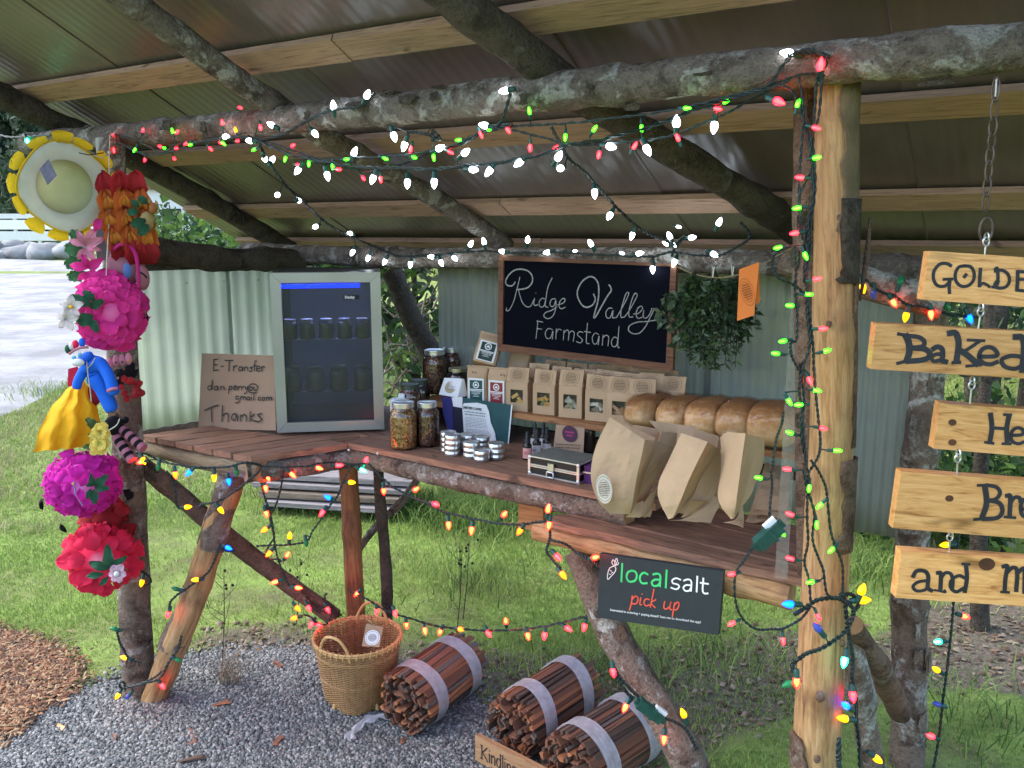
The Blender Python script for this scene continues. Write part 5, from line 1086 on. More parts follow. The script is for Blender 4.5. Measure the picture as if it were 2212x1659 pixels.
b1t = bag_poly('first brown shopping bag from the left, standing with a round white seal on it',
    zr((165, 1245, 395, 1250, 2.045, 2.045), (20, 1090, 430, 1110, 2.035, 2.03), (-62, 800, 475, 830, 2.05, 2.03), (-5, 460, 540, 540, 2.07, 2.04), (160, 108, 572, 376, 2.10, 2.06)),
    [zr((395, 1250, 470, 1150, 2.045, 2.10), (430, 1110, 505, 1030, 2.03, 2.10), (475, 830, 590, 740, 2.03, 2.11), (540, 540, 690, 520, 2.04, 2.13), (572, 376, 735, 392, 2.06, 2.15)),
     zr((470, 1150, 530, 1215, 2.10, 2.13), (505, 1030, 650, 960, 2.10, 2.13), (590, 740, 770, 730, 2.11, 2.15), (690, 520, 870, 580, 2.13, 2.17), (735, 392, 928, 472, 2.15, 2.19)),
     zr((640, 700, 780, 720, 2.16, 2.18), (690, 520, 872, 575, 2.17, 2.20), (740, 380, 935, 460, 2.19, 2.22), (765, 275, 988, 302, 2.20, 2.24))],
    [zr((200, 1150, 420, 1150, 2.12, 2.12), (20, 700, 560, 700, 2.2, 2.2), (230, 140, 700, 350, 2.2, 2.2)),
     zr((300, 1000, 600, 1000, 2.2, 2.2), (240, 600, 700, 600, 2.25, 2.25), (430, 196, 735, 250, 2.25, 2.25)),
     zr((410, 1278, 640, 1282, 2.06, 2.09), (500, 1200, 655, 1165, 2.07, 2.10), (570, 1110, 700, 1000, 2.09, 2.12), (690, 930, 742, 850, 2.12, 2.15)),
     zr((350, 1285, 520, 1290, 2.05, 2.06), (420, 1220, 545, 1225, 2.05, 2.07), (470, 1120, 560, 1090, 2.07, 2.09)),
     zr((560, 1295, 655, 1250, 2.07, 2.12), (640, 1180, 690, 1060, 2.09, 2.13), (700, 1010, 742, 880, 2.12, 2.15))], 0, seed=1)
b2t = bag_poly('second brown shopping bag, the crumpled one in the middle',
    zr((850, 1312, 905, 1295, 1.99, 1.985), (735, 1070, 1010, 1050, 2.0, 1.97), (738, 870, 1090, 850, 2.02, 1.97), (850, 620, 1205, 610, 2.04, 1.98), (1002, 296, 1312, 400, 2.06, 2.0)),
    [zr((905, 1295, 985, 1200, 1.985, 2.02), (1010, 1050, 1120, 1040, 1.97, 2.05), (1090, 850, 1230, 820, 1.97, 2.06), (1205, 610, 1375, 630, 1.98, 2.07), (1312, 400, 1466, 500, 2.0, 2.09)),
     zr((1120, 1110, 1365, 1095, 2.04, 2.06), (1180, 950, 1420, 960, 2.05, 2.09), (1250, 800, 1490, 790, 2.06, 2.11), (1375, 630, 1530, 640, 2.07, 2.12), (1450, 520, 1480, 545, 2.09, 2.13)),
     zr((1000, 1290, 1120, 1240, 2.0, 2.03), (1080, 1180, 1260, 1120, 2.01, 2.04), (1110, 1095, 1370, 1080, 2.0, 2.05)),
     zr((1420, 470, 1530, 560, 2.12, 2.15), (1430, 400, 1545, 430, 2.13, 2.17), (1455, 330, 1560, 290, 2.14, 2.18))],
    [zr((860, 1320, 1350, 1352, 1.995, 2.0), (1010, 1310, 1400, 1240, 2.0, 2.04), (1250, 1170, 1480, 1110, 2.04, 2.07), (1380, 1040, 1505, 1065, 2.07, 2.09)),
     zr((780, 1200, 1300, 1300, 2.08, 2.08), (760, 900, 1480, 900, 2.12, 2.12), (930, 480, 1440, 500, 2.16, 2.16), (960, 200, 1440, 330, 2.2, 2.2)),
     zr((900, 600, 1300, 600, 2.24, 2.24), (740, 300, 1180, 380, 2.27, 2.27), (620, 150, 1170, 215, 2.28, 2.28))], 0, seed=4)
b3t = bag_poly('third brown shopping bag, tall, nearest the right post',
    zr((1590, 1312, 1622, 1302, 1.94, 1.935), (1470, 1160, 1642, 1150, 1.95, 1.92), (1430, 980, 1668, 950, 1.97, 1.92), (1505, 650, 1708, 640, 1.99, 1.93), (1542, 285, 1757, 302, 2.01, 1.95)),
    [zr((1622, 1302, 1680, 1180, 1.935, 1.97), (1642, 1150, 1745, 1010, 1.92, 1.98), (1668, 950, 1795, 840, 1.92, 1.99), (1708, 640, 1845, 620, 1.93, 2.0), (1757, 302, 1925, 352, 1.95, 2.02)),
     zr((1680, 1180, 1820, 1010, 1.97, 2.02), (1745, 1010, 1880, 850, 1.98, 2.05), (1795, 840, 1945, 720, 1.99, 2.06), (1845, 620, 1975, 560, 2.0, 2.07), (1925, 352, 1980, 400, 2.02, 2.08)),
     zr((1430, 980, 1450, 960, 2.0, 1.98), (1470, 640, 1520, 640, 2.03, 2.0), (1460, 345, 1540, 290, 2.05, 2.02))],
    [zr((1500, 1345, 1730, 1408, 1.95, 1.93), (1640, 1310, 1740, 1300, 1.96, 1.98), (1690, 1180, 1720, 1120, 1.98, 2.0)),
     zr((1480, 1200, 1640, 1250, 2.05, 2.05), (1480, 800, 1780, 800, 2.1, 2.1), (1480, 295, 1900, 345, 2.12, 2.12))], 0, seed=7)
# round white seal on the first bag
cc = at(1305, 1056, 2.015); sM = Matrix.Translation(cc) @ Matrix.Rotation(R(-10), 4, 'Z') @ Matrix.Rotation(R(82), 4, 'X') @ Matrix.Rotation(R(8), 4, 'Z')
stk = simple('seal paper', (.62, .55, .46), None, 9, .8)
MB().add([sM @ Vector((math.cos(a) * .020, math.sin(a) * .036, 0)) for a in [k * 2 * math.pi / 28 for k in range(28)]], [tuple(range(28))]).build('seal', stk, b1t); sM2 = sM.copy() @ Matrix.Translation((0, 0, .0006)) @ Matrix.Diagonal((.62, 1, 1, 1)); seal(b1t, sM2, .031, seal_ink)
fb = thing('flat_bags', 'folded brown paper bags lying in a heap behind the shopping bags at the right', 'paper bags', tuple(on_z(1665, 1120, TZ)))
for k in range(3):
    mb = MB(); o = Vector((0, 0, .012 * k + .004)); paper_sheet(mb, [on_z(1610 + 6 * k, 1130 - 6 * k, TZ) + o, on_z(1700, 1140 - 8 * k, TZ) + o, on_z(1705, 1070 - 6 * k, TZ) + o + Vector((0, 0, .05)), on_z(1650, 1065, TZ) + o + Vector((0, 0, .03 + .02 * k))], 10, 8, .012, 20 + k)
    mb.build('bag', kraft, fb)
# ------------------------------------------------------------ strings of coloured bulbs
def bulb_mat(n, c, st, core=None): return emit(n + ' lamp', c, st, tuple(q * .5 for q in c), core)
COL = {'r': bulb_mat('red', (1.0, .004, .012), 5.5, (1, .010, .010)), 'g': bulb_mat('green', (.01, .70, .002), 3.2, (.04, 1, .01)), 'w': bulb_mat('cool white', (.80, .90, 1.0), 5),
       'y': bulb_mat('amber', (1.0, .24, .0), 1.7), 'b': bulb_mat('blue', (.0, .03, 1.0), 4, (.0, .04, 1)), 'o': bulb_mat('orange red', (1.0, .03, .003), 5, (1, .06, .0)),
       'G': simple('unlit green glass', (.01, .20, .07), None, 30, .2), 'B': simple('unlit blue glass', (.05, .08, .45), None, 30, .2), 'c': bulb_mat('teal', (.0, .55, .25), 5, (.05, .9, .5)), 'R': bulb_mat('bright red', (1.0, .006, .004), 6.5, (1, .045, .008))}
BM = {}
def bulb_mesh(kind, col):
    k = (kind, col)
    if k in BM: return BM[k]
    mb = MB()
    if kind == 'c':        # faceted strawberry shape
        prof = [(.0048, 0), (.0070, .003), (.0078, .007), (.0075, .012), (.0056, .018), (.0030, .0225), (.0008, .0250), (0, .0252)]; seg = 12
    else: prof = [(.0030, 0), (.0042, .003), (.0044, .008), (.0036, .013), (.0018, .0165), (0, .0172)]; seg = 8
    mb.lathe(prof, seg, smooth=(kind != 'c') ); me = mb.mesh('bulb', [COL[col]]); mb = MB()
    r = .0062 if kind == 'c' else .0034; L = .018 if kind == 'c' else .013
    mb.lathe([(0, -L), (r * .8, -L), (r, -L * .8), (r, -L * .1), (r * 1.12, 0), (r * .9, .001)], 10); sm = mb.mesh('socket', [green_socket]); BM[k] = (me, sm); return BM[k]
def string(name, label, wires, bulbs, kind, cfn, wr=.0021, cat='string lights', group=None):
    """wires: lists of (crop, x, y, depth-offset) -> twisted pair; bulbs: (crop, x, y, colour, tip angle in degrees clockwise from right, depth-offset)"""
    W = [[cfn(*VP(k, x, y), *r) for k, x, y, *r in w_] for w_ in wires]
    t = thing(name, label, cat, tuple(W[0][0]), group=group); segs = []
    for w_ in W:
        P = catmull(w_, 10); segs += P; mb = MB(); acc = 0
        for s_ in (0, math.pi):
            Q = []
            for i, p in enumerate(P):
                d = (P[min(i + 1, len(P) - 1)] - P[max(i - 1, 0)]).normalized(); u = d.orthogonal().normalized(); v = d.cross(u); a = i * 1.15 + s_
                Q.append(p + (u * math.cos(a) + v * math.sin(a)) * wr * 1.1 + Vector((0, 0, .0025)) * noise.noise(p * 30))
            mb.tube(Q, wr, 6)
        mb.build('wire', green_wire, t)
    for k, x, y, col, *r in bulbs:
        ang = R(r[0]) if r else R(90); off = r[1] if len(r) > 1 else 0; kd = r[2] if len(r) > 2 else kind
        vx, vy = VP(k, x, y); c = cfn(vx, vy, off); e = 8; q = cfn(vx + e * math.cos(ang), vy + e * math.sin(ang), off); d = (q - c).normalized()
        d = (d + Vector((random.uniform(-.25, .25), random.uniform(-.35, .1), random.uniform(-.15, .15)))).normalized(); L = .027 if kd == 'c' else .0172
        me, sm = bulb_mesh(kd, col); M = Matrix.Translation(c - d * L * .45) @ d.to_track_quat('Z', 'Y').to_matrix().to_4x4()
        b = link('bulb', me, t, mtx(t).inverted() @ M); link('socket', sm, b)
        sp = M @ Vector((0, 0, -.018 if kd == 'c' else -.013)); near = min(segs, key=lambda p: (p - sp).length)
        if .004 < (near - sp).length < .06: MB().tube([sp, sp.lerp(near, .5) + Vector((0, 0, .001)), near], .0016, 5).build('lead', green_wire, t)
    return t
def cplane(c0): return lambda x, y, off=0: on_c(x, y, c0 + off)
def T1(*l): return [('T1', *q) for q in l]
def T2(*l): return [('T2', *q) for q in l]
def pre(k, *l): return [(k, *q) for q in l]
FB = 1.745    # just in front of the front beam
string('mini_string_lights', 'red and green mini string lights wound along the front beam and down the right post',
  [T1((490, 600), (560, 640), (640, 668), (740, 655), (830, 620), (930, 600), (1060, 590), (1150, 620), (1230, 660), (1330, 690), (1440, 715), (1560, 735), (1700, 722), (1860, 660), (2000, 620), (2130, 555), (2212, 545)),
   T1((1100, 590), (1240, 640), (1400, 690), (1520, 680), (1660, 678), (1800, 662), (1960, 625), (2130, 545)),
   T1((1060, 575), (900, 610), (800, 610), (700, 655), (600, 610), (540, 590)),
   T2((0, 545), (130, 538), (260, 530), (480, 505), (700, 475), (900, 425), (1080, 380), (1250, 320), (1350, 330)),
   T2((0, 560), (150, 600), (260, 625), (400, 620), (620, 600), (760, 560), (900, 500), (1020, 440), (1100, 395), (1200, 345)),
   T2((1190, 240, -.03), (1290, 215, -.03), (1360, 270, -.03), (1320, 330, -.03), (1310, 450, -.03), (1300, 600, -.03), (1310, 800, -.03), (1290, 980, -.03), (1280, 1100, -.03), (1270, 1220, -.03)),
   T2((1240, 330, -.03), (1260, 480, -.03), (1250, 640, -.03), (1240, 800, -.03), (1250, 960, -.03), (1290, 1050, -.03), (1260, 1200, -.03)),
   T2((1340, 320, -.035), (1325, 500, -.035), (1290, 620, -.035), (1300, 840, -.035), (1270, 1000, -.035), (1262, 1220, -.035)),
   T2((1100, 385, -.01), (1170, 370, -.02), (1230, 420, -.03), (1270, 560, -.03), (1300, 700, -.03), (1240, 850, -.03))],
  T1((490, 582, 'r', 180), (618, 563, 'r', -60), (582, 648, 'g', 110), (745, 566, 'g', -100), (765, 571, 'r', -60), (692, 633, 'r', 200), (710, 639, 'g', 20), (762, 641, 'r', 0), (803, 621, 'r', 160), (824, 625, 'g', 150), (626, 690, 'r', 120), (753, 685, 'r', 45), (910, 643, 'r', 60), (953, 617, 'r', 30), (966, 620, 'g', 60), (1027, 609, 'r', -10), (960, 530, 'r', -95), (1018, 562, 'y', -110), (1097, 647, 'g', 160), (1038, 465, 'r', 30), (1125, 550, 'r', 80), (1265, 629, 'r', -25), (1232, 687, 'g', 90), (1288, 712, 'r', 0), (1334, 707, 'g', 90), (1437, 719, 'g', 90), (1464, 732, 'r', 5), (1497, 688, 'g', 0), (1570, 770, 'r', 50), (1645, 775, 'r', 90), (1664, 685, 'g', 20), (1775, 645, 'r', 90), (1790, 680, 'g', 30), (1874, 681, 'g', 90), (1946, 658, 'r', 40), (1982, 605, 'g', 170), (2078, 582, 'r', 60), (2115, 558, 'g', -30), (2195, 562, 'r', 60), (492, 650, 'r', -90)) +
  T2((75, 480, 'g', -90), (78, 638, 'r', 90), (192, 637, 'r', 150), (230, 592, 'g', 90), (357, 556, 'g', -60), (560, 555, 'g', 85), (375, 668, 'r', 95), (531, 629, 'r', -60), (756, 467, 'g', 0), (888, 470, 'r', 10), (716, 595, 'r', -100), (927, 437, 'g', -40), (1155, 440, 'r', 30, 0, 'c'), (1235, 448, 'g', -85, -.03), (1335, 278, 'r', -80, -.03, 'c'), (1314, 553, 'r', 20, -.04), (1316, 681, 'g', 0, -.04), (1244, 767, 'r', 180, -.04), (1232, 899, 'g', 180, -.04), (1219, 1008, 'r', 175, -.04), (1150, 1070, 'g', 178, -.04), (1268, 1105, 'g', 70, -.04), (1318, 1205, 'r', -15, -.05)), 'm', cplane(FB), .0016)
PC = 1.735
def postc(x, y, off=0): return at(x, y, 1.66 + off)
string('mini_string_lights', 'tangle of red and green mini lights hanging down the face of the right post',
  [pre('R1', (640, 0), (650, 120), (630, 260), (640, 400), (650, 560), (665, 700), (680, 840), (685, 1000), (700, 1180), (715, 1320), (728, 1460), (715, 1560), (660, 1659)),
   pre('R1', (600, 0), (590, 60), (640, 200), (625, 330), (640, 470), (640, 640), (660, 820), (600, 1020), (590, 1150), (610, 1300), (620, 1450), (640, 1659)),
   pre('R1', (560, 170), (570, 300), (562, 460), (575, 620), (570, 790), (530, 820), (545, 920), (600, 1030), (620, 1200), (600, 1400), (630, 1600)),
   pre('R1', (520, 180), (430, 230), (410, 300), (450, 380), (560, 440), (640, 500)),
   pre('R1', (485, 1270, .03), (470, 1360, .03), (440, 1440, .03), (420, 1560, .03), (410, 1659, .03)),
   pre('R2', (340, 0, .03), (345, 80, .03), (335, 180, .02), (330, 290, .02)),
   pre('R2', (520, 0), (540, 120), (540, 260), (545, 400), (525, 510), (550, 610), (560, 740)),
   pre('R2', (550, 0), (545, 100), (580, 240), (570, 380), (600, 480), (630, 560), (650, 680), (700, 720)),
   pre('R2', (560, -60), (600, 0), (640, 80), (655, 180), (670, 330), (700, 430), (735, 520), (740, 640), (735, 700)),
   pre('R2', (245, 410), (190, 500), (140, 580), (140, 720), (175, 820), (250, 880), (340, 885), (420, 875), (500, 830), (550, 770), (560, 740))],
  pre('R1', (557, 90, 'r', 175), (703, 392, 'r', -10, -.01), (650, 494, 'g', 0), (527, 568, 'g', 180), (745, 720, 'r', 0, -.01), (480, 803, 'g', 180), (433, 885, 'g', 180), (770, 866, 'g', -20, -.01), (657, 1064, 'r', 60), (705, 1130, 'g', 5), (522, 1203, 'g', 60), (586, 1224, 'g', 175), (745, 1380, 'r', 5, -.01), (525, 1408, 'g', 195), (840, 1527, 'g', -5, -.01), (510, 1650, 'r', 185)) +
  pre('R2', (270, 40, 'g', 185, .02), (550, 98, 'g', 100), (610, 195, 'g', 140, -.01), (445, 243, 'r', 195), (592, 300, 'g', 100), (675, 443, 'g', 130, -.01), (445, 490, 'r', 195), (560, 622, 'g', 180, -.01), (348, 390, 'r', 150), (400, 350, 'g', 40), (120, 578, 'r', 180), (602, 815, 'r', 60), (120, 853, 'r', 160), (407, 950, 'r', 95)), 'm', postc, .0016)
string('c6_string_lights', 'multicoloured strawberry bulbs looped round the foot of the right post on thick green wire',
  [pre('R2', (470, 800), (520, 770), (600, 720), (700, 712), (760, 740), (800, 780), (770, 870), (700, 940), (600, 1000), (520, 1030), (460, 1080), (465, 1120)),
   pre('R2', (735, 680, .02), (750, 740, .02), (765, 850, .02), (780, 960, .03), (795, 1060, .05), (790, 1160, .06), (810, 1260, .08), (815, 1400, .1), (830, 1520, .1), (835, 1659, .1)),
   pre('R2', (715, 1659, .0), (712, 1600, 0), (718, 1500, .02), (722, 1700, .02)),
   pre('R2', (720, 700), (790, 690, .01), (830, 740, .01), (790, 790, .01))],
  pre('R2', (848, 662, 'y', -60), (860, 722, 'y', -12), (433, 745, 'b', 190), (595, 873, 'B', -120, -.01), (747, 1070, 'c', 100), (482, 1185, 'R', 85, -.01), (430, 1193, 'G', 150), (797, 1262, 'r', 85, .06), (752, 1308, 'b', -140, .05), (738, 1382, 'y', 190, .05), (935, 1612, 'y', 40, .1)), 'c', postc, .0026)
WB, WBK = 1.74, 2.49
def wdiag(x0, x1, c0=WB, c1=WBK): return lambda x, y, off=0: on_c(x, y, min(max(c0 + (c1 - c0) * (x - x0) / (x1 - x0), min(c0, c1)), max(c0, c1)) + off)
string('white_string_lights', 'white bulbs swagged along the front beam',
  [T1((960, 600), (1060, 590), (1100, 600), (1240, 660), (1420, 700), (1560, 720), (1700, 725), (1880, 730), (2010, 715), (2140, 705), (2212, 695)),
   T1((1110, 605), (1220, 580), (1340, 515), (1450, 470), (1560, 460), (1620, 400)),
   T1((1760, 570), (1830, 575), (1900, 600), (1870, 565), (1870, 610)), T1((2205, 400), (2170, 520), (2130, 560), (2212, 535)),
   T2((0, 690), (120, 670), (230, 630), (400, 600), (600, 545), (800, 470), (960, 420), (1100, 375), (1210, 240), (1320, 235), (1370, 250))],
  T1((1170, 538, 'w', 215), (1363, 580, 'w', 60), (977, 590, 'w', -20), (1077, 608, 'w', 175), (1285, 738, 'w', 110), (1415, 762, 'w', 85), (1532, 655, 'w', -80), (1610, 775, 'w', 100), (1703, 592, 'w', 85), (1746, 633, 'w', 100), (1903, 638, 'w', -20), (1760, 795, 'w', 80), (1876, 793, 'w', 90), (2013, 656, 'w', -30), (2089, 541, 'w', 190), (2176, 393, 'w', 175), (2048, 733, 'w', 10), (2111, 743, 'w', 120), (1587, 407, 'w', -65), (1440, 455, 'w', -90)) +
  T2((430, 634, 'w', 20), (586, 650, 'w', 70), (873, 552, 'w', 100), (711, 524, 'w', -90), (1187, 229, 'w', 180), (28, 705, 'w', 130), (203, 673, 'w', -60)), 'c', cplane(WB), .0024)
string('white_string_lights', 'white bulbs on the left hand wire slanting down to the back wall',
  [T1((1110, 605), (1150, 680), (1200, 755), (1250, 820), (1310, 870), (1400, 955), (1480, 1005), (1560, 1040), (1640, 1075), (1700, 1100), (1780, 1110), (1860, 1105))],
  T1((1145, 688, 'w', 60), (1177, 688, 'w', -70), (1197, 843, 'w', 135), (1293, 867, 'w', 25), (1361, 980, 'w', 140), (1510, 1008, 'w', 190), (1522, 1092, 'w', 110), (1590, 1116, 'w', 120), (1661, 1132, 'w', 130), (1773, 1144, 'w', 95)), 'c', wdiag(550, 790), .0024)
string('white_string_lights', 'white bulbs along the log above the chalkboard',
  [[('V', 880, 554), ('V', 960, 548), ('V', 1040, 542), ('V', 1106, 546), ('V', 1200, 545), ('V', 1300, 550), ('V', 1400, 554), ('V', 1450, 545), ('V', 1500, 550), ('V', 1550, 552), ('V', 1590, 535), ('V', 1620, 510), ('V', 1600, 480)], T2((700, 1060), (745, 1020), (700, 1080), (690, 1110)), T2((610, 1110), (612, 1135), (614, 1150))],
  T1((1862, 1109, 'w', 175), (1907, 1137, 'w', 70), (1966, 1117, 'w', 50), (2090, 1042, 'w', -110), (2035, 1052, 'w', -60), (2168, 1086, 'w', 190)) +
  T2((518, 1020, 'w', 105), (665, 1050, 'w', 200), (680, 1018, 'w', -120), (780, 1026, 'w', -5), (720, 980, 'w', 20, .03, 'm'), (896, 958, 'w', -70), (700, 1137, 'w', 105), (608, 1165, 'w', 95), (875, 1100, 'w', 30), (68, 1034, 'w', -90), (339, 1050, 'w', -115), (150, 1091, 'w', 170), (475, 1094, 'w', 15, .0, 'm'), (553, 1094, 'w', -15), (272, 1085, 'w', 0, .03, 'm'), (703, 1060, 'w', 60, 0, 'm')), 'c', cplane(2.49), .0024)
string('white_string_lights', 'white bulbs on the right hand wire slanting down to the herbs',
  [T2((170, 550), (210, 625), (250, 690), (330, 760), (400, 840), (450, 895), (530, 970), (600, 1015), (660, 1040), (700, 1060))],
  T2((207, 728, 'w', 150), (357, 838, 'w', 90), (420, 935, 'w', 115)), 'c', wdiag(1190, 1460), .0024)
# left: multicoloured string round the counter and the legs
def lcf(x, y, off=0): return at(x, y, 2.62 + off)
string('c6_string_lights', 'multicoloured bulbs draped under the left counter and wound down the slanting leg',
  [pre('L6', (60, 260, .1), (130, 270, .08), (200, 310, .04), (300, 330, .0), (400, 350, 0), (500, 350, 0), (600, 345, -.02), (700, 325, -.03), (800, 335, 0)),
   pre('L6', (800, 345), (760, 400), (680, 460), (600, 520, .03), (520, 555, .06), (450, 565, .1), (430, 590, .12)),
   pre('L6', (240, 370, .15), (290, 440, .15), (300, 560, .15), (320, 590, .15), (360, 580, .15)),
   pre('L6', (545, 820, .15), (600, 840, .15), (640, 838, .15)), pre('L6', (560, 800, .12), (530, 880, .12), (490, 960, .12), (420, 1020, .12), (330, 1080, .12), (270, 1130, .12), (255, 1180, .12)),
   pre('L6', (330, 1340, .12), (305, 1420, .12), (250, 1500, .12), (200, 1590, .12), (100, 1620, .12), (0, 1645, .14))],
  pre('L6', (85, 320, 'R', 170, .02), (107, 312, 'y', 60, .02), (192, 350, 'G', 90), (293, 395, 'o', 85), (370, 383, 'b', 130), (521, 412, 'y', 95), (607, 435, 'b', 70, .1), (655, 385, 'G', 90), (368, 582, 'y', 0, .15), (562, 603, 'y', 50, 0), (607, 824, 'b', 10, .14), (409, 1010, 'y', 175, .12), (290, 1062, 'G', 190, .13), (250, 1215, 'r', 100, .12), (312, 1482, 'G', 20, .12)) +
  pre('L3', (907, 1203, 'r', 60, .14)), 'c', lcf, .0024)
string('c6_string_lights', 'multicoloured bulbs wound round the left post below the flowers',
  [pre('L3', (760, 540), (820, 580), (840, 620), (800, 640)), pre('L3', (650, 890), (665, 950), (690, 1000), (720, 1050), (790, 1070)), pre('L3', (900, 1120), (850, 1160), (760, 1195), (680, 1215), (665, 1190), (690, 1180), (700, 1230))],
  pre('L3', (790, 628, 'y', 110), (690, 1042, 'y', 190), (635, 882, 'G', 190), (655, 1258, 'y', 110), (712, 1262, 'B', 130)), 'c', lambda x, y, off=0: at(x, y, 2.765 + off), .0024)
string('c6_string_lights', 'single string with a teal bulb crossing the open gable at the far left', [pre('V', (-30, 285), (20, 296), (60, 295), (110, 292))], pre('V', (60, 306, 'c', 80)), 'c', cplane(1.75), .002)
def rcf(x, y, off=0): return at(x, y, 2.72 + off)
string('red_string_lights', 'mostly red string lights tangled between the middle post and the crossed braces',
  [pre('L6', (780, 340, -.03), (900, 345, -.03), (1040, 345, -.03), (1160, 325, -.03), (1240, 320, -.02), (1330, 330, -.03), (1420, 325, -.03)),
   pre('L6', (780, 370), (800, 450), (820, 530), (850, 620), (870, 720), (880, 820), (900, 900), (930, 980), (960, 1040)),
   pre('L6', (930, 370), (910, 480), (880, 580), (850, 640), (862, 700), (872, 760), (850, 800), (830, 840), (825, 885), (900, 890), (910, 905)),
   pre('L6', (1330, 340), (1280, 430), (1250, 510), (1210, 560), (1160, 640), (1100, 720), (1070, 780), (1000, 800), (900, 808), (770, 812)),
   pre('L6', (960, 1040, .1), (1010, 1050, .1), (1100, 1150, .2), (1150, 1190, .2), (1190, 1190, .2), (1170, 1110, .2), (1185, 1090, .2)),
   pre('L6', (1050, 1215, .15), (1090, 1230, .15), (1130, 1265, .15), (1180, 1270, .15), (1210, 1200, .2), (1150, 1160, .2))],
  pre('L6', (838, 413, 'R', 75), (824, 475, 'R', 80), (983, 395, 'R', 30), (1140, 355, 'R', 10), (1257, 337, 'r', 0), (1415, 305, 'r', -60), (1397, 368, 'c', 30), (1331, 438, 'y', 0), (1187, 525, 'b', 200), (1153, 620, 'r', 130), (828, 625, 'R', 85), (815, 717, 'o', 150), (965, 750, 'y', -95), (1062, 798, 'G', 90), (840, 858, 'o', 120), (952, 862, 'R', -50), (875, 1024, 'R', 170), (1018, 1058, 'R', 0), (1013, 1180, 'o', 60, .1), (1078, 1180, 'r', 60, .15), (1190, 1188, 'r', 60, .2), (990, 1235, 'o', 175, .12), (1090, 1275, 'r', 130, .15), (1140, 1275, 'r', 0, .15)), 'c', rcf, .002)
string('red_string_lights', 'red bulbs swagged below the front counter edge from the middle post to the lower table',
  [pre('M', (-60, 1130), (0, 1195), (100, 1290), (200, 1350), (300, 1400), (420, 1450), (520, 1500), (640, 1530), (760, 1555), (900, 1580), (1050, 1590), (1180, 1580), (1290, 1570)),
   pre('P', (240, 930), (255, 1000), (245, 1050), (235, 1090), (270, 1140), (310, 1180)), pre('P', (260, 1030), (330, 1050), (400, 1100), (470, 1140), (515, 1180))],
  pre('M', (55, 1343, 'R', 95), (300, 1325, 'R', -25), (450, 1440, 'r', 10), (545, 1600, 'R', 95), (718, 1640, 'R', 90), (968, 1513, 'R', -55), (1080, 1645, 'o', 110), (1298, 1470, 'R', -90)) +
  pre('P', (248, 955, 'R', 95), (495, 1122, 'R', -20), (297, 1123, 'r', 45), (325, 1218, 'o', 55)), 'c', lambda x, y, off=0: at(x, y, 2.66 - max(0, x - 700) / 520 * .50 + off), .0022)
string('red_string_lights', 'red bulbs swagged low over the grass behind the basket and kindling',
  [pre('B', (340, 55), (420, 90), (520, 150), (640, 190), (760, 225), (900, 245), (1040, 252), (1180, 248), (1300, 235), (1420, 210), (1560, 170))],
  pre('B', (372, 70, 'R', 130), (475, 158, 'r', 95), (570, 168, 'r', 60), (625, 228, 'R', 95), (718, 255, 'R', 70), (793, 262, 'R', 120), (900, 247, 'o', 0), (1040, 269, 'r', 60), (1125, 203, 'R', -85), (1237, 282, 'R', 70), (1320, 280, 'r', 90), (1442, 245, 'r', 40), (1520, 237, 'r', 90)), 'c', lambda x, y, off=0: at(x, y, 2.92 - max(0, x - 760) / 500 * .55 + off), .0022)
string('red_string_lights', 'red and amber bulbs with an inline connector on the log leg of the lower table',
  [pre('B', (1665, 420), (1690, 500), (1730, 560), (1780, 600), (1840, 640), (1900, 690), (1960, 705), (2020, 740), (2060, 800), (2090, 860)), pre('B', (1670, 440), (1700, 490), (1750, 545), (1800, 590)), pre('B', (1760, 600), (1740, 620), (1730, 640))],
  pre('B', (1667, 465, 'r', 90), (1725, 643, 'R', 110), (1922, 805, 'R', 88), (2018, 668, 'y', -110)), 'c', lambda x, y, off=0: at(x, y, 2.05 - max(0, y - 1430) / 200 * .06 + off), .0024)
string('c6_string_lights', 'multicoloured bulbs hanging along the log behind the right post, under the first sign board',
  [pre('R1', (990, 370), (1040, 410), (1080, 450), (1160, 490), (1210, 500), (1300, 560), (1400, 580), (1500, 600), (1600, 630), (1700, 640), (1800, 650))],
  pre('R1', (1010, 455, 'y', 80), (1080, 497, 'B', 80), (1260, 400, 'G', -75), (1215, 553, 'R', 60), (1292, 645, 'y', 95), (1460, 630, 'R', 95), (1565, 580, 'G', 60), (1716, 657, 'b', 60)), 'c', lambda x, y, off=0: at(x, y, 2.12 + off), .0022)
string('c6_string_lights', 'string with a few coloured bulbs hanging straight down beside the rear right post',
  [pre('R2', (1390, 340), (1375, 460), (1365, 600), (1355, 760), (1345, 880), (1330, 1020), (1315, 1150), (1300, 1260), (1285, 1400), (1270, 1520), (1245, 1659))],
  pre('R2', (1425, 815, 'R', 20), (1268, 955, 'c', 185), (1258, 1108, 'y', 215), (1263, 1302, 'B', 200), (1228, 1480, 'r', 200), (1307, 415, 'y', 180)), 'c', lambda x, y, off=0: at(x, y, 2.2 + off), .0022)
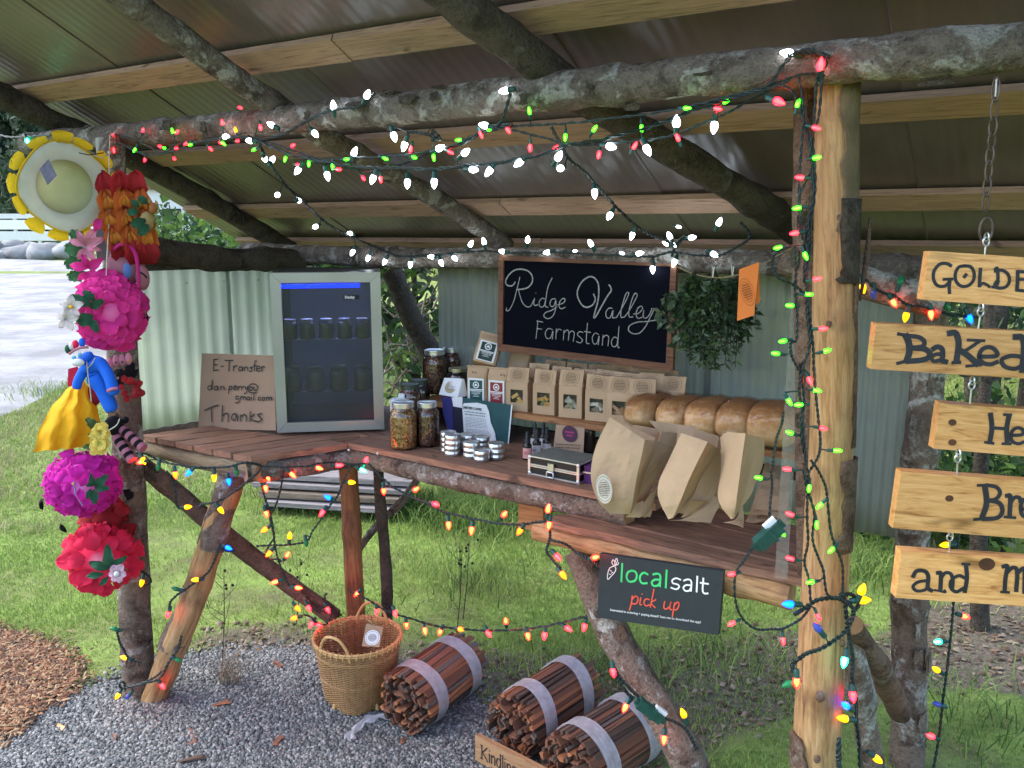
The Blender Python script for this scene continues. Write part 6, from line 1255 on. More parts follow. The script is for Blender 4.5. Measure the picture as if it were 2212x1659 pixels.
# connectors
def plug(vx, vy, Y, ang, L, label, bits):
    p = at(vx, vy, Y); t = thing('plug_connector', label, 'plug', tuple(p)); M = Matrix.Translation(p) @ Matrix.Rotation(R(-ang), 4, 'Y')
    mb = MB(); mb.box((0, 0, 0), (L, .026, .026)); mb.box((L * .1, 0, 0), (L * .12, .032, .032)); mb.box((-L * .56, 0, 0), (L * .16, .014, .014)); mb.box((L * .56, 0, 0), (L * .16, .014, .014)); mb.v = [tuple(M @ Vector(v)) for v in mb.v]
    mb.build('housing', green_socket, t); mb = MB(); mb.box((L * .3, 0, .018), (L * .45, .012, .010)); mb.v = [tuple(M @ Vector(v)) for v in mb.v]; mb.build('tag', white_paper, t); return t
plug(*VP('P', 1410, 1005), 1.66, 45, .062, 'green plug connector hanging left of the right post over the lower table', 1)
plug(*VP('B', 1850, 655), 1.99, -38, .075, 'green fused plug lying on the log leg beside the kindling', 1)
# white tie cord end at the front counter and nails
nl = thing('screw_eyes', 'two pale screw heads on the front edge of the counter', 'screws', tuple(on_z(753, 965, .92)))
for x, y in ((645, 1522), (835, 1545)):
    q = at(*VP('F', x, y), 2.86 if x < 700 else 2.72); MB().ball(q, .004, 8, 5).build('screw', white_paper, nl)
# ------------------------------------------------------------ chalkboard, notices, signs
WP = Vector((0, 0, 0)) + NX * 2.50
cbp = SC(-1.29, 2.50, 1.4); board_blk = simple('blackboard', (.003, .0035, .007), (.005, .0055, .010), 5, 1.0, .05, amt=0, spec=.04); frame_w = plank('dark stained frame', (.16, .07, .035), (.11, .045, .025), (.05, .02, .012))
cbt = thing('chalkboard', 'black chalkboard with white handwriting in a brown wooden frame on the back wall', 'chalkboard', tuple(cbp), SROT)
CBC = 2.50
def kp(x, y, c=CBC): return on_c(*VP('K', x, y), c)
cor = [kp(187, 925), kp(1425, 1068), kp(1450, 315), kp(198, 250)]; inn = [kp(222, 880), kp(1375, 1015), kp(1410, 330), kp(232, 288)]
MB().add([q + NX * .008 for q in cor] + [q + NX * .016 for q in cor], [(0, 1, 2, 3), (7, 6, 5, 4)]).build('board', board_blk, cbt)
for k in range(4):
    a, b = cor[k], cor[(k + 1) % 4]; c_, d_ = inn[(k + 1) % 4], inn[k]; vs = [a, b, c_, d_]; vs = vs + [q + NX * .018 for q in vs]
    MB().add(vs, [(0, 1, 2, 3), (4, 7, 6, 5), (0, 4, 5, 1), (1, 5, 6, 2), (2, 6, 7, 3), (3, 7, 4, 0)]).build('frame', frame_w, cbt)
S = [[(315, 440), (300, 462), (275, 468), (252, 455), (250, 425), (275, 385), (315, 355), (365, 350), (410, 365), (435, 400), (435, 440), (410, 475), (375, 488), (340, 492), (332, 492)],
     [(348, 405), (338, 450), (325, 500), (310, 560), (290, 610), (270, 640), (252, 640), (255, 622)], [(338, 492), (350, 540), (370, 590), (400, 615), (425, 608), (445, 570)],
     [(452, 555), (446, 590), (455, 605), (475, 600)], [(460, 518)], [(525, 560), (505, 555), (485, 580), (490, 612), (515, 612), (530, 570), (545, 480), (575, 412)], [(530, 570), (528, 610), (548, 618)],
     [(600, 560), (575, 560), (560, 590), (570, 612), (590, 605), (602, 570), (600, 630), (580, 680), (545, 698), (518, 680), (530, 655), (570, 640), (610, 615)], [(615, 600), (650, 590), (668, 568), (655, 555), (632, 575), (625, 610), (640, 628), (668, 618)],
     [(868, 525), (880, 560), (862, 600), (820, 618), (785, 600), (758, 550), (755, 500), (785, 440), (830, 405), (870, 408), (900, 450), (905, 520), (895, 590), (878, 650), (870, 690), (885, 680), (925, 610), (965, 540), (992, 500), (985, 470), (975, 460)],
     [(1000, 625), (975, 625), (955, 655), (962, 690), (985, 690), (1005, 640), (1002, 690), (1025, 690)], [(1030, 690), (1070, 620), (1110, 540), (1115, 515), (1098, 520), (1080, 570), (1062, 640), (1062, 688), (1085, 685)],
     [(1085, 688), (1120, 640), (1165, 560), (1175, 530), (1160, 520), (1140, 560), (1118, 640), (1120, 685), (1145, 685)], [(1150, 665), (1185, 660), (1212, 630), (1205, 610), (1180, 625), (1168, 665), (1180, 695), (1210, 688)],
     [(1222, 640), (1218, 680), (1235, 695), (1262, 670), (1280, 625)], [(1295, 630), (1262, 700), (1230, 760), (1190, 800), (1145, 803), (1115, 780), (1125, 745), (1180, 722), (1240, 718), (1332, 705)],
     [(475, 712), (470, 770), (462, 838)], [(468, 715), (512, 722)], [(470, 768), (505, 772)], [(580, 775), (548, 768), (528, 800), (538, 835), (565, 832), (582, 785), (578, 842)], [(606, 770), (602, 842)], [(604, 800), (622, 772), (640, 778)],
     [(660, 780), (655, 848)], [(658, 800), (680, 778), (695, 795), (690, 850)], [(693, 805), (715, 785), (732, 800), (725, 858)], [(795, 795), (768, 790), (755, 812), (775, 830), (790, 850), (775, 868), (748, 860)], [(825, 730), (820, 800), (818, 865), (838, 875)], [(805, 788), (848, 795)],
     [(905, 810), (880, 800), (860, 830), (868, 872), (892, 870), (908, 820), (902, 882)], [(935, 812), (930, 885)], [(932, 835), (955, 815), (975, 830), (970, 890)], [(1040, 840), (1015, 828), (995, 858), (1002, 892), (1028, 890), (1042, 840)], [(1048, 752), (1042, 830), (1040, 898), (1052, 900)]]
strokes('lettering', 'K', [(q, .0046 if i in (0, 9) else (.0031 if i < 16 else .0027)) for i, q in enumerate(S)], NX * CBC + NX * .0075, -NX, .004, chalk, cbt, .001)
# cardboard notice
ey = 3.02; e0 = [at(428, 926, 3.18), at(596, 930, 2.99), at(592, 768, 3.04), at(436, 763, 3.22)]
et, en = quad_card('payment_notice', 'brown cardboard notice with black handwriting leaning beside the fridge', 'notice', e0, kraft_card, .004)
if en.y > 0: en = -en
ES = [[(1620, 585), (1618, 668)], [(1615, 585), (1650, 580)], [(1618, 625), (1645, 622)], [(1616, 668), (1655, 662)], [(1675, 635), (1695, 633)], [(1705, 590), (1768, 590)], [(1737, 590), (1735, 670)], [(1770, 630), (1768, 668)], [(1769, 645), (1785, 630), (1798, 632)],
      [(1835, 640), (1815, 640), (1810, 665), (1830, 665), (1836, 642), (1840, 668)], [(1852, 638), (1852, 668)], [(1853, 648), (1872, 640), (1878, 668)], [(1915, 640), (1895, 645), (1908, 656), (1905, 672), (1888, 670)], [(1945, 595), (1930, 600), (1928, 670)], [(1918, 632), (1945, 630)],
      [(1945, 655), (1970, 648), (1960, 632), (1945, 645), (1948, 670), (1972, 668)], [(1982, 635), (1984, 672)], [(1984, 650), (1995, 636), (2008, 640)],
      [(1605, 780), (1580, 785), (1578, 808), (1602, 805), (1610, 735), (1608, 810)], [(1650, 785), (1630, 790), (1628, 812), (1648, 808), (1652, 786), (1655, 812)], [(1672, 785), (1674, 812)], [(1674, 798), (1690, 785), (1702, 812)], [(1718, 808)],
      [(1738, 785), (1732, 840)], [(1736, 795), (1755, 785), (1758, 805), (1736, 810)], [(1775, 800), (1795, 790), (1780, 780), (1772, 800), (1780, 812), (1798, 808)], [(1805, 785), (1806, 812)], [(1806, 795), (1825, 785)], [(1832, 785), (1833, 812)], [(1833, 795), (1850, 785)], [(1858, 785), (1864, 806), (1880, 785)], [(1882, 785), (1868, 830), (1850, 842)],
      [(1920, 795), (1900, 790), (1892, 808), (1908, 815), (1924, 795), (1928, 815), (1948, 810), (1950, 785), (1930, 768), (1900, 770), (1882, 795), (1888, 825), (1920, 835), (1945, 828)],
      [(1808, 860), (1788, 862), (1790, 882), (1810, 878), (1812, 900), (1795, 912), (1785, 905)], [(1825, 862), (1826, 885)], [(1826, 870), (1840, 862), (1845, 885)], [(1846, 870), (1860, 864), (1865, 886)], [(1890, 866), (1876, 868), (1874, 886), (1890, 884), (1893, 868), (1896, 888)], [(1908, 866), (1908, 888)], [(1908, 848)], [(1925, 838), (1925, 888)], [(1940, 886)],
      [(1978, 868), (1960, 870), (1960, 888), (1980, 888)], [(2000, 868), (1988, 875), (1992, 890), (2006, 888), (2008, 872), (2000, 868)], [(2020, 868), (2020, 890)], [(2020, 876), (2035, 868), (2040, 890)], [(2040, 876), (2055, 868), (2060, 888)],
      [(1555, 968), (1600, 945), (1655, 928)], [(1602, 945), (1608, 1050)], [(1688, 930), (1684, 1050)], [(1686, 1010), (1715, 988), (1732, 1005), (1730, 1052)], [(1790, 992), (1765, 998), (1758, 1030), (1782, 1040), (1796, 1000), (1802, 1045)], [(1825, 1000), (1826, 1048)], [(1826, 1015), (1850, 998), (1866, 1010), (1868, 1050)], [(1898, 975), (1895, 1050)], [(1930, 995), (1898, 1025), (1935, 1050)], [(1985, 990), (1955, 1000), (1972, 1020), (1985, 1035), (1962, 1052), (1935, 1045)]]
strokes('lettering', 'L2', [(q, .0052 if i >= 45 else .0042) for i, q in enumerate(ES)], e0[0] , en, .004, ink, et, .0035)
# pick-up sign under the lower table
sg = [on_c(1290, 1334, 1.925), on_c(1552, 1372, 1.925), on_c(1563, 1234, 1.925), on_c(1296, 1196, 1.925)]
slate = simple('slate grey print', (.022, .028, .034), (.018, .023, .028), 60, .5, .1, amt=0); gpr = simple('green print', (.05, .55, .16), None, 5, .6, amt=0); rpr = simple('coral print', (.75, .09, .05), None, 5, .6, amt=0); wpr = simple('white print', (.8, .8, .8), None, 5, .6, amt=0)
ps, pn = quad_card('pickup_sign', 'dark rectangular sign with green, white and coral lettering below the lower table', 'sign', sg, slate, .014)
if pn.y > 0: pn = -pn
PS_ = sg[0]
LS = [([(637, 1155), (632, 1250)], .0052), ([(688, 1192), (668, 1200), (660, 1225), (670, 1247), (690, 1250), (708, 1240), (714, 1215), (705, 1197), (688, 1192)], .0052),
      ([(772, 1212), (752, 1203), (735, 1215), (730, 1238), (742, 1258), (768, 1258)], .0052), ([(800, 1212), (822, 1208), (838, 1220), (836, 1275)], .0052), ([(836, 1240), (808, 1240), (793, 1255), (803, 1272), (825, 1270), (836, 1255)], .0052), ([(872, 1190), (867, 1282)], .0052)]
strokes('lettering', 'P', LS, PS_, pn, .005, gpr, ps, .001)
LW_ = [[(945, 1240), (922, 1232), (902, 1242), (905, 1258), (930, 1265), (938, 1278), (922, 1290), (895, 1282)], [(962, 1245), (985, 1238), (1002, 1250), (1000, 1300)], [(1000, 1270), (975, 1268), (960, 1282), (970, 1298), (990, 1298), (1000, 1284)], [(1034, 1222), (1030, 1304)], [(1066, 1232), (1062, 1295), (1072, 1312), (1090, 1312)], [(1050, 1256), (1092, 1262)]]
strokes('lettering', 'P', LW_, PS_, pn, .0042, wpr, ps, .001)
LP_ = [[(690, 1325), (685, 1365), (675, 1400)], [(688, 1345), (705, 1328), (720, 1335), (715, 1362), (695, 1368), (686, 1358)], [(735, 1335), (730, 1368), (740, 1372)], [(742, 1315)], [(780, 1345), (762, 1342), (752, 1360), (762, 1378), (782, 1372)], [(805, 1290), (795, 1340), (785, 1385)], [(815, 1345), (790, 1362), (812, 1388)],
       [(862, 1355), (857, 1385), (868, 1395), (888, 1380), (895, 1355), (888, 1392), (900, 1398)], [(915, 1362), (908, 1400), (902, 1435)], [(912, 1375), (930, 1358), (938, 1370), (928, 1395), (912, 1400)]]
strokes('lettering', 'P', LP_, PS_, pn, .0034, rpr, ps, .001)
CR = [[(590, 1168), (570, 1180), (560, 1210), (560, 1238), (580, 1220), (600, 1195), (602, 1175), (590, 1168)], [(592, 1168), (582, 1148), (590, 1135), (598, 1150), (596, 1165)], [(598, 1150), (605, 1128), (612, 1140), (600, 1165)], [(600, 1165), (615, 1158), (618, 1150)], [(572, 1190), (580, 1195)], [(588, 1200), (580, 1205)], [(568, 1210), (575, 1212)]]
strokes('carrot_mark', 'P', CR, PS_, pn, .0022, wpr, ps, .001)
xd = (sg[1] - sg[0]).normalized(); Mp = Matrix((xd, pn.cross(xd), pn)).transposed().to_4x4(); Mp.translation = on_c(*VP('P', 573, 1404), 1.925) + pn * .001
text_obj('lettering', 'Interested in ordering + paying ahead? Scan me to download the app!', .0088, wpr, ps, Mp, bold=.0001, space=1.0)
# hanging carved boards
carve = simple('charred carving', (.018, .018, .026), (.008, .008, .012), 50, .6, .3, amt=0)
SB = [('GOLD', (2008, 543), (1995, 648), (2212, 556), 1.50, 'R1', 'top hanging board, carved with curly capital letters'), ('Baked', (1893, 698), (1882, 797), (2212, 716), 1.50, 'R1', 'second hanging board, the longest, carved with bold letters'),
      ('He', (2032, 870), (2022, 970), (2212, 884), 1.51, 'R1', 'third hanging board, the short one with two knots at its left end'), ('Bre', (1946, 1018), (1938, 1142), (2212, 1038), 1.49, 'R2', 'fourth hanging board, with serif letters and a small red knot'), ('and m', (1946, 1190), (1938, 1292), (2212, 1207), 1.48, 'R2', 'lowest hanging board, with a dark round knot in its upper edge')]
YW = R(-6); bdir = Vector((math.cos(YW), math.sin(YW), 0)); bnn = Vector((math.sin(YW), -math.cos(YW), 0))
serif = lambda x, y, w_=10: None
LET = {'GOLD': [([(1590, 305), (1560, 290), (1515, 295), (1478, 340), (1475, 395), (1500, 435), (1545, 440), (1575, 415), (1582, 390)], .0058), ([(1540, 395), (1600, 392)], .005), ([(1585, 395), (1578, 440), (1580, 485)], .0058), ([(1680, 305), (1640, 315), (1618, 360), (1625, 410), (1660, 440), (1705, 435), (1738, 400), (1742, 350), (1720, 312), (1680, 305)], .0056), ([(1683, 370)], .009),
                ([(1785, 325), (1780, 380), (1778, 440)], .006), ([(1778, 440), (1800, 420), (1830, 432), (1845, 445)], .005), ([(1880, 330), (1895, 322), (1900, 380), (1895, 430)], .0056), ([(1880, 340), (1930, 335), (1968, 365), (1975, 410), (1950, 445), (1905, 452), (1880, 435), (1890, 410), (1905, 412)], .0056), ([(1862, 445), (1890, 448)], .005), ([(2030, 340), (2030, 400), (2025, 465)], .0062), ([(2030, 342), (2090, 346)], .0055), ([(2030, 395), (2075, 395)], .005), ([(2020, 465), (2090, 472)], .0055)],
       'Baked': [([(1240, 755), (1300, 765)], .006), ([(1290, 765), (1310, 810), (1315, 870), (1300, 925)], .0115), ([(1295, 768), (1370, 775), (1410, 800), (1405, 835), (1340, 848)], .008), ([(1340, 848), (1415, 855), (1450, 885), (1435, 915), (1380, 930), (1300, 935)], .010), ([(1235, 950), (1300, 935), (1330, 940)], .006), ([(1470, 855), (1500, 840), (1530, 855), (1535, 900), (1530, 930), (1560, 940)], .009), ([(1530, 890), (1490, 890), (1462, 910), (1475, 935), (1510, 930)], .007), ([(1575, 752), (1620, 750), (1640, 820), (1625, 940)], .0105), ([(1600, 945), (1650, 942)], .006),
                 ([(1700, 795), (1810, 800)], .005), ([(1780, 802), (1710, 850), (1655, 880)], .006), ([(1660, 870), (1710, 905), (1765, 955)], .0105), ([(1690, 968), (1790, 960)], .005), ([(1775, 905), (1890, 900), (1880, 860), (1840, 842), (1795, 858), (1775, 905), (1800, 945), (1850, 955), (1895, 940)], .0075), ([(2010, 775), (2060, 780), (2072, 850), (2060, 1000)], .0105), ([(2050, 905), (1985, 900), (1925, 925), (1945, 970), (2010, 985), (2055, 965)], .0075)],
       'He': [([(1840, 1290), (1862, 1292)], .005), ([(1852, 1285), (1860, 1380), (1845, 1475)], .0085), ([(1815, 1470), (1870, 1478)], .005), ([(1975, 1290), (1958, 1380), (1962, 1478)], .0085), ([(1930, 1480), (1985, 1482)], .005), ([(1940, 1288), (1988, 1290)], .005), ([(1860, 1375), (1960, 1382)], .006), ([(1990, 1425), (2060, 1420), (2065, 1390), (2035, 1375), (2000, 1390), (1985, 1425), (1995, 1465), (2035, 1480), (2070, 1470)], .0062)],
       'Bre': [([(1490, 82), (1560, 80)], .005), ([(1530, 82), (1540, 180), (1515, 262)], .0100), ([(1540, 80), (1595, 92), (1615, 125), (1590, 158), (1545, 165)], .007), ([(1545, 165), (1610, 180), (1628, 225), (1600, 262), (1520, 270)], .008), ([(1470, 272), (1530, 268)], .0055), ([(1650, 140), (1672, 145), (1668, 250)], .008), ([(1640, 258), (1700, 262)], .005), ([(1672, 180), (1695, 150), (1722, 150), (1728, 172)], .007), ([(1735, 215), (1760, 210), (1765, 180), (1745, 160), (1730, 200), (1738, 245), (1765, 262)], .007)],
       'and m': [([(1130, 590), (1150, 560), (1195, 560), (1215, 590), (1212, 650), (1235, 670)], .0075), ([(1212, 612), (1160, 620), (1130, 645), (1150, 670), (1195, 665), (1212, 645)], .006), ([(1265, 570), (1285, 575), (1282, 665)], .0075), ([(1285, 600), (1310, 570), (1340, 575), (1352, 610), (1350, 650)], .0065), ([(1250, 665), (1275, 670), (1310, 678), (1305, 665)], .004), ([(1405, 520), (1445, 522)], .005), ([(1425, 522), (1430, 600), (1418, 675)], .0075), ([(1422, 600), (1385, 585), (1345, 610), (1340, 650), (1370, 675), (1412, 655)], .0065),
                 ([(1630, 535), (1655, 532), (1645, 600), (1640, 670)], .0075), ([(1620, 675), (1665, 678)], .005), ([(1650, 570), (1685, 540), (1710, 560), (1705, 670)], .0075), ([(1708, 575), (1740, 545), (1752, 560), (1750, 680)], .0075)]}
for txt, tl, bl_, tr_, Y, cr, lb in SB:
    p0 = at(*tl, Y); TL = p0; BL = on_pl(*bl_, p0, bnn); TR = on_pl(*tr_, p0, bnn); xd = (TR - TL).normalized(); hh = (TL - BL).length; L = (TR - TL).length + .10
    t = thing('hanging_sign_board', lb, 'sign board', tuple(TL), group='carved sign boards hanging on the right'); yd = (TL - BL); yd = (yd - xd * yd.dot(xd)).normalized(); nn_ = xd.cross(yd)
    th = .028; M = Matrix((xd, -nn_, yd)).transposed().to_4x4(); M.translation = TL + xd * L / 2 - yd * hh / 2 - nn_ * th / 2
    link('board', MB().box((0, 0, 0), (L, th, hh), jit=.0008).mesh('board', [sign_wood]), t, mtx(t).inverted() @ M)
    strokes('lettering', cr, LET[txt], TL, nn_, .006, carve, t, .0009)
    kn = {'He': ((1600, 1340), (1600, 1472)), 'Bre': ((1333, 155),), 'and m': ((1542, 522),), 'Baked': ((1240, 978),)}.get(txt, ())
    for q in kn:
        c = on_pl(*VP(cr, *q), TL, nn_); r = .012 if txt == 'and m' else .006
        Mk = Matrix((xd, yd, nn_)).transposed().to_4x4(); Mk.translation = c; MB().add([Mk @ Vector((math.cos(a) * r * 1.2, math.sin(a) * r, .0006)) for a in [k * 6.283 / 14 for k in range(14)]], [tuple(range(14))]).build('knot', simple('wood knot', (.10, .028, .012), (.04, .012, .006), 60, .5), t)
def link_ring(mb, c, r1, r2, M, w_=.0018):
    mb.tube([c + M @ Vector((math.cos(a) * r1, 0, math.sin(a) * r2)) for a in [k * 6.2832 / 14 for k in range(15)]], w_, 6, cap=False)
ch = thing('chain', 'rusty link chain hanging from the front beam above the top sign board', 'chain', tuple(at(2150, 170, 1.58)))
pts = [(2152, 172), (2150, 215), (2146, 258), (2144, 290), (2140, 320), (2137, 352), (2134, 385), (2131, 420), (2128, 452)]
mb = MB(); mb.tube([at(2153, 166, 1.58), at(2150, 210, 1.58)], .0018, 6); mb.build('hook', steel, ch)
for k in range(1, len(pts)):
    mb = MB(); a, b = at(*pts[k - 1], 1.57), at(*pts[k], 1.57); link_ring(mb, (a + b) / 2, .008, (a - b).length / 2 + .004, Matrix.Rotation(R(90 * (k % 2) + 20), 3, 'Z')); mb.build('chain_link', rust_chain, ch)
mb = MB(); link_ring(mb, at(2130, 496, 1.53), .013, .021, Matrix.Rotation(R(10), 3, 'Z'), .0022); mb.build('chain_link', rust_chain, ch)
def eye_hook(a, b, Y, lb):
    t = thing('eye_hook', lb, 'hook', tuple(at(*a, Y)), group='eye hooks between the sign boards'); mb = MB(); c = at(*a, Y); link_ring(mb, c, .0065, .0075, Matrix.Rotation(R(15), 3, 'Z'), .0016); mb.tube([c + Vector((0, 0, -.007)), at(*b, Y)], .0017, 6); mb.build('hook', steel, t)
    mb = MB(); link_ring(mb, c + Vector((.002, .003, .008)), .006, .0075, Matrix.Rotation(R(95), 3, 'Z'), .0016); mb.build('ring', steel, t)
eye_hook((2130, 522), (2127, 550), 1.51, 'eye hook joining the chain to the top sign board')
for (a, b), lb in zip((((2118, 674), (2113, 712)), ((2099, 832), (2095, 872)), ((2069, 990), (2067, 1024)), ((2052, 1160), (2050, 1196))), ('eye hook between the first and second sign boards', 'eye hook between the second and third sign boards', 'eye hook between the third and fourth sign boards', 'eye hook above the lowest sign board')):
    eye_hook(a, b, 1.49, lb)
# orange tag on twine, pegs, herbs
tw_ = thing('twine_line', 'line of rough twine from the sawn log to the herb bunches', 'twine', tuple(at(1708, 540, 2.1)))
TLp = [on_c(*q, 2.30 + .10 * k / 6) for k, q in enumerate(((1712, 535), (1680, 552), (1645, 572), (1600, 592), (1550, 600), (1500, 592), (1460, 575)))]
MB().tube(catmull(TLp, 6), .0018, 5, ns=.2).build('twine', twine, tw_); MB().tube([TLp[0], at(1700, 548, 2.2), at(1688, 556, 2.2)], .0015, 4).build('twine_end', twine, tw_)
orange = simple('orange paper', (.85, .26, .05), (.80, .22, .04), 5, .7, .05, amt=0, trans=.25)
og = [at(1592, 693, 2.21), at(1629, 681, 2.19), at(1640, 566, 2.20), at(1597, 582, 2.22)]
ot, on_ = quad_card('orange_tag', 'folded bright orange paper tag with a printed emblem pegged on the twine', 'tag', og, orange, .001)
if on_.y > 0: on_ = -on_
MB().add([og[3] + Vector((.04, .02, 0)), og[2] + Vector((0, .004, 0)), at(1642, 652, 2.24), at(1634, 657, 2.23)], [(0, 1, 2, 3)]).build('back_leaf', orange, ot)
xd = (og[1] - og[0]).normalized(); Mo = Matrix((xd, on_.cross(xd), on_)).transposed().to_4x4(); Mo.translation = (sum(og, Vector()) / 4) + on_ * .0008; oi = simple('brown orange print', (.30, .08, .02), None, 5, .8, amt=0)
seal(ot, Mo @ Matrix.Diagonal((.62, 1.35, 1, 1)), .027, oi, True)
for k, vx in enumerate((1538, 1580)):
    p = on_c(vx, 590, 2.36); t = thing('clothes_peg', ('left' if k == 0 else 'right') + ' wire peg holding herbs on the twine', 'peg', tuple(p)); mb = MB(); mb.tube([p + Vector((0, 0, .02)), p + Vector((.002, 0, -.012))], .0014, 5); mb.tube([p + Vector((.006, 0, .018)), p + Vector((.003, 0, -.012))], .0014, 5); mb.build('wire', steel, t)
hb = leafmat('rosemary green', (.06, .11, .05)); hs_ = leafmat('sage green', (.20, .27, .17)); hd = leafmat('herb dark', (.035, .07, .035))
for i, (vx, vt, vb, w_, lb, ms, n, sz, asp) in enumerate(((1460, 640, 740, .055, 'grey green sage bunch touching the chalkboard frame', [hs_, hb], 420, .018, .5), (1500, 590, 765, .065, 'dark herb bunch, longest of the hanging bunches', [hd, hb, lf_md], 1300, .016, .34), (1545, 592, 775, .065, 'rosemary bunch in the middle with bright sprigs', [hb, hd, hs_, lf_md], 1400, .017, .26), (1595, 600, 735, .055, 'herb bunch behind the orange tag', [hb, hd], 1000, .017, .34))):
    p = on_c(vx, vt - 8, 2.38); q = on_c(vx, vb, 2.38); t = thing('herb_bunch', lb, 'herbs', tuple(p), group='bunches of herbs hanging on the twine'); rr = random.Random(i); cl = []
    mb = MB(); LV = []; r2 = np.random.default_rng(400 + i)
    for k in range(26):
        a = rr.uniform(0, 6.28); sp = rr.uniform(.1, .95) * w_; e = q + Vector((math.cos(a) * sp, math.sin(a) * sp * .6, rr.uniform(-.03, .10))); m_ = p.lerp(e, .55) + Vector((math.cos(a) * sp * .45, 0, .02)); P = catmull([p, m_, e], 8); mb.tube(P, .0011, 4)
        for h in range(n // 36):
            b = P[rr.randint(3, len(P) - 1)]; d = Vector((rr.gauss(0, 1), rr.gauss(0, 1), rr.gauss(-.5, .7))).normalized(); LV.append((b, d, sz * rr.uniform(.5, 1.3)))
    B_ = np.array([tuple(x[0]) for x in LV]); D_ = np.array([tuple(x[1]) for x in LV]); S_ = np.array([x[2] for x in LV])[:, None]; W_ = np.cross(D_, r2.normal(size=B_.shape)); W_ /= np.linalg.norm(W_, axis=1, keepdims=True)
    V_ = np.stack([B_, B_ + D_ * S_ * .5 + W_ * S_ * asp, B_ + D_ * S_ * 1.5, B_ + D_ * S_ * .5 - W_ * S_ * asp], 1) - np.array(t.location)
    npmesh('leaves', V_, np.arange(len(V_) * 4).reshape(-1, 4), ms, t, r2.choice(len(ms), len(V_)))
    mb.build('stems', bark_dark, t)
# ------------------------------------------------------------ flower hats and toys hanging on the left post
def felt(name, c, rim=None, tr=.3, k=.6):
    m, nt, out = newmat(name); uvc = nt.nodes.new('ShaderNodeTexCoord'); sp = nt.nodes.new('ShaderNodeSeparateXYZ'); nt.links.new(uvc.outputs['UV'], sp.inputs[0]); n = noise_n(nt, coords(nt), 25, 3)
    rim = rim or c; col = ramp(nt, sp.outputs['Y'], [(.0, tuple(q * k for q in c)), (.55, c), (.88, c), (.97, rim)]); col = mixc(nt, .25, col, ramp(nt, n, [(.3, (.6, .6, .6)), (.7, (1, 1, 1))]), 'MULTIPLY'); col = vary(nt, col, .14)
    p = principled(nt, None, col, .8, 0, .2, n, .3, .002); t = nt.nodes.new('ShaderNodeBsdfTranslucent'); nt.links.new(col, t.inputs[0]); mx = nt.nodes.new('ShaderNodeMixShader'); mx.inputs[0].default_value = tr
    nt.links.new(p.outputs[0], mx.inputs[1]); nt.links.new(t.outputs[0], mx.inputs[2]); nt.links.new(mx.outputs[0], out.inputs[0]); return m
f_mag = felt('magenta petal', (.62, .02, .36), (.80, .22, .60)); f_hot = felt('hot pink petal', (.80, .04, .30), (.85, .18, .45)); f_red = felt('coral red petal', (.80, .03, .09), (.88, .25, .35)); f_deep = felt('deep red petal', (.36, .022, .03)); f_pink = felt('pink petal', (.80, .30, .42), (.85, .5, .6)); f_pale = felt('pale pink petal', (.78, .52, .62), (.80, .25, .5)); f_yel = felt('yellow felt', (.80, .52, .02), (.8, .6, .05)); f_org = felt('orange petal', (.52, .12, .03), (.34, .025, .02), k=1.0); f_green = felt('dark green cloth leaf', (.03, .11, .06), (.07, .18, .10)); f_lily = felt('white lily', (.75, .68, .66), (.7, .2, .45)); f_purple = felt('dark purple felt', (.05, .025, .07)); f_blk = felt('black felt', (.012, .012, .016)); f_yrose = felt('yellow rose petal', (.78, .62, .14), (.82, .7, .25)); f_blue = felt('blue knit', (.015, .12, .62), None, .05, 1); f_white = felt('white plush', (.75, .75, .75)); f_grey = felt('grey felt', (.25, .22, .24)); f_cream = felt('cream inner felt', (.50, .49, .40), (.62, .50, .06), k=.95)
f_orl = felt('light orange petal', (.70, .24, .04)); PMs = {}
def petal_mesh(mat, kind='round'):
    rs = random.randint(0, 3); k = (mat.name, kind, rs)
    if k in PMs: return PMs[k]
    nu, nv = 8, 8
    def f(u, v):
        t = 1 - (1 - v) ** 1.6; w_ = {'round': (.42 + .58 * math.sin(math.pi * .5 * min(1, t / .6))) * math.sqrt(max(0, 1 - (max(0, t - .6) / .4) ** 2)), 'point': math.sin(math.pi * (t * .96 + .02)) ** .9 * (1 - .15 * t), 'zig': math.sin(math.pi * (t * .9 + .05)) ** .7 * (1 + .18 * math.sin(t * 22))}[kind]
        x = (u - .5) * w_; ed = abs(u - .5) * 2; rf_ = .07 * math.sin(17 * u + 3 * rs) * t * t + .05 * math.sin(11 * t + rs * 2) * ed; return Vector((x * (1 + .07 * math.sin(15 * t + rs)), t * (1 + .05 * math.sin(13 * u + rs)), .16 * math.sin(math.pi * t * .9) - .22 * t * t + .35 * x * x * (1 if kind != 'point' else 1.6) + rf_))
    me = MB().grid(f, nu, nv).mesh('petal', [mat]); PMs[k] = me; return me
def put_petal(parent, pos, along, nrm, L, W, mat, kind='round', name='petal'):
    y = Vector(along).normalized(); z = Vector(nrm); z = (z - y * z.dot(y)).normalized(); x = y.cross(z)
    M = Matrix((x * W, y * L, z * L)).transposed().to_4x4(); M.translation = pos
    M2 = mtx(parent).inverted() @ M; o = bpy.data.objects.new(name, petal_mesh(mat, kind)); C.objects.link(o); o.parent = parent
    o.location = M2.to_translation(); o.rotation_euler = Matrix((x, y, z)).transposed().to_euler(); o.scale = (W, L, L); return o
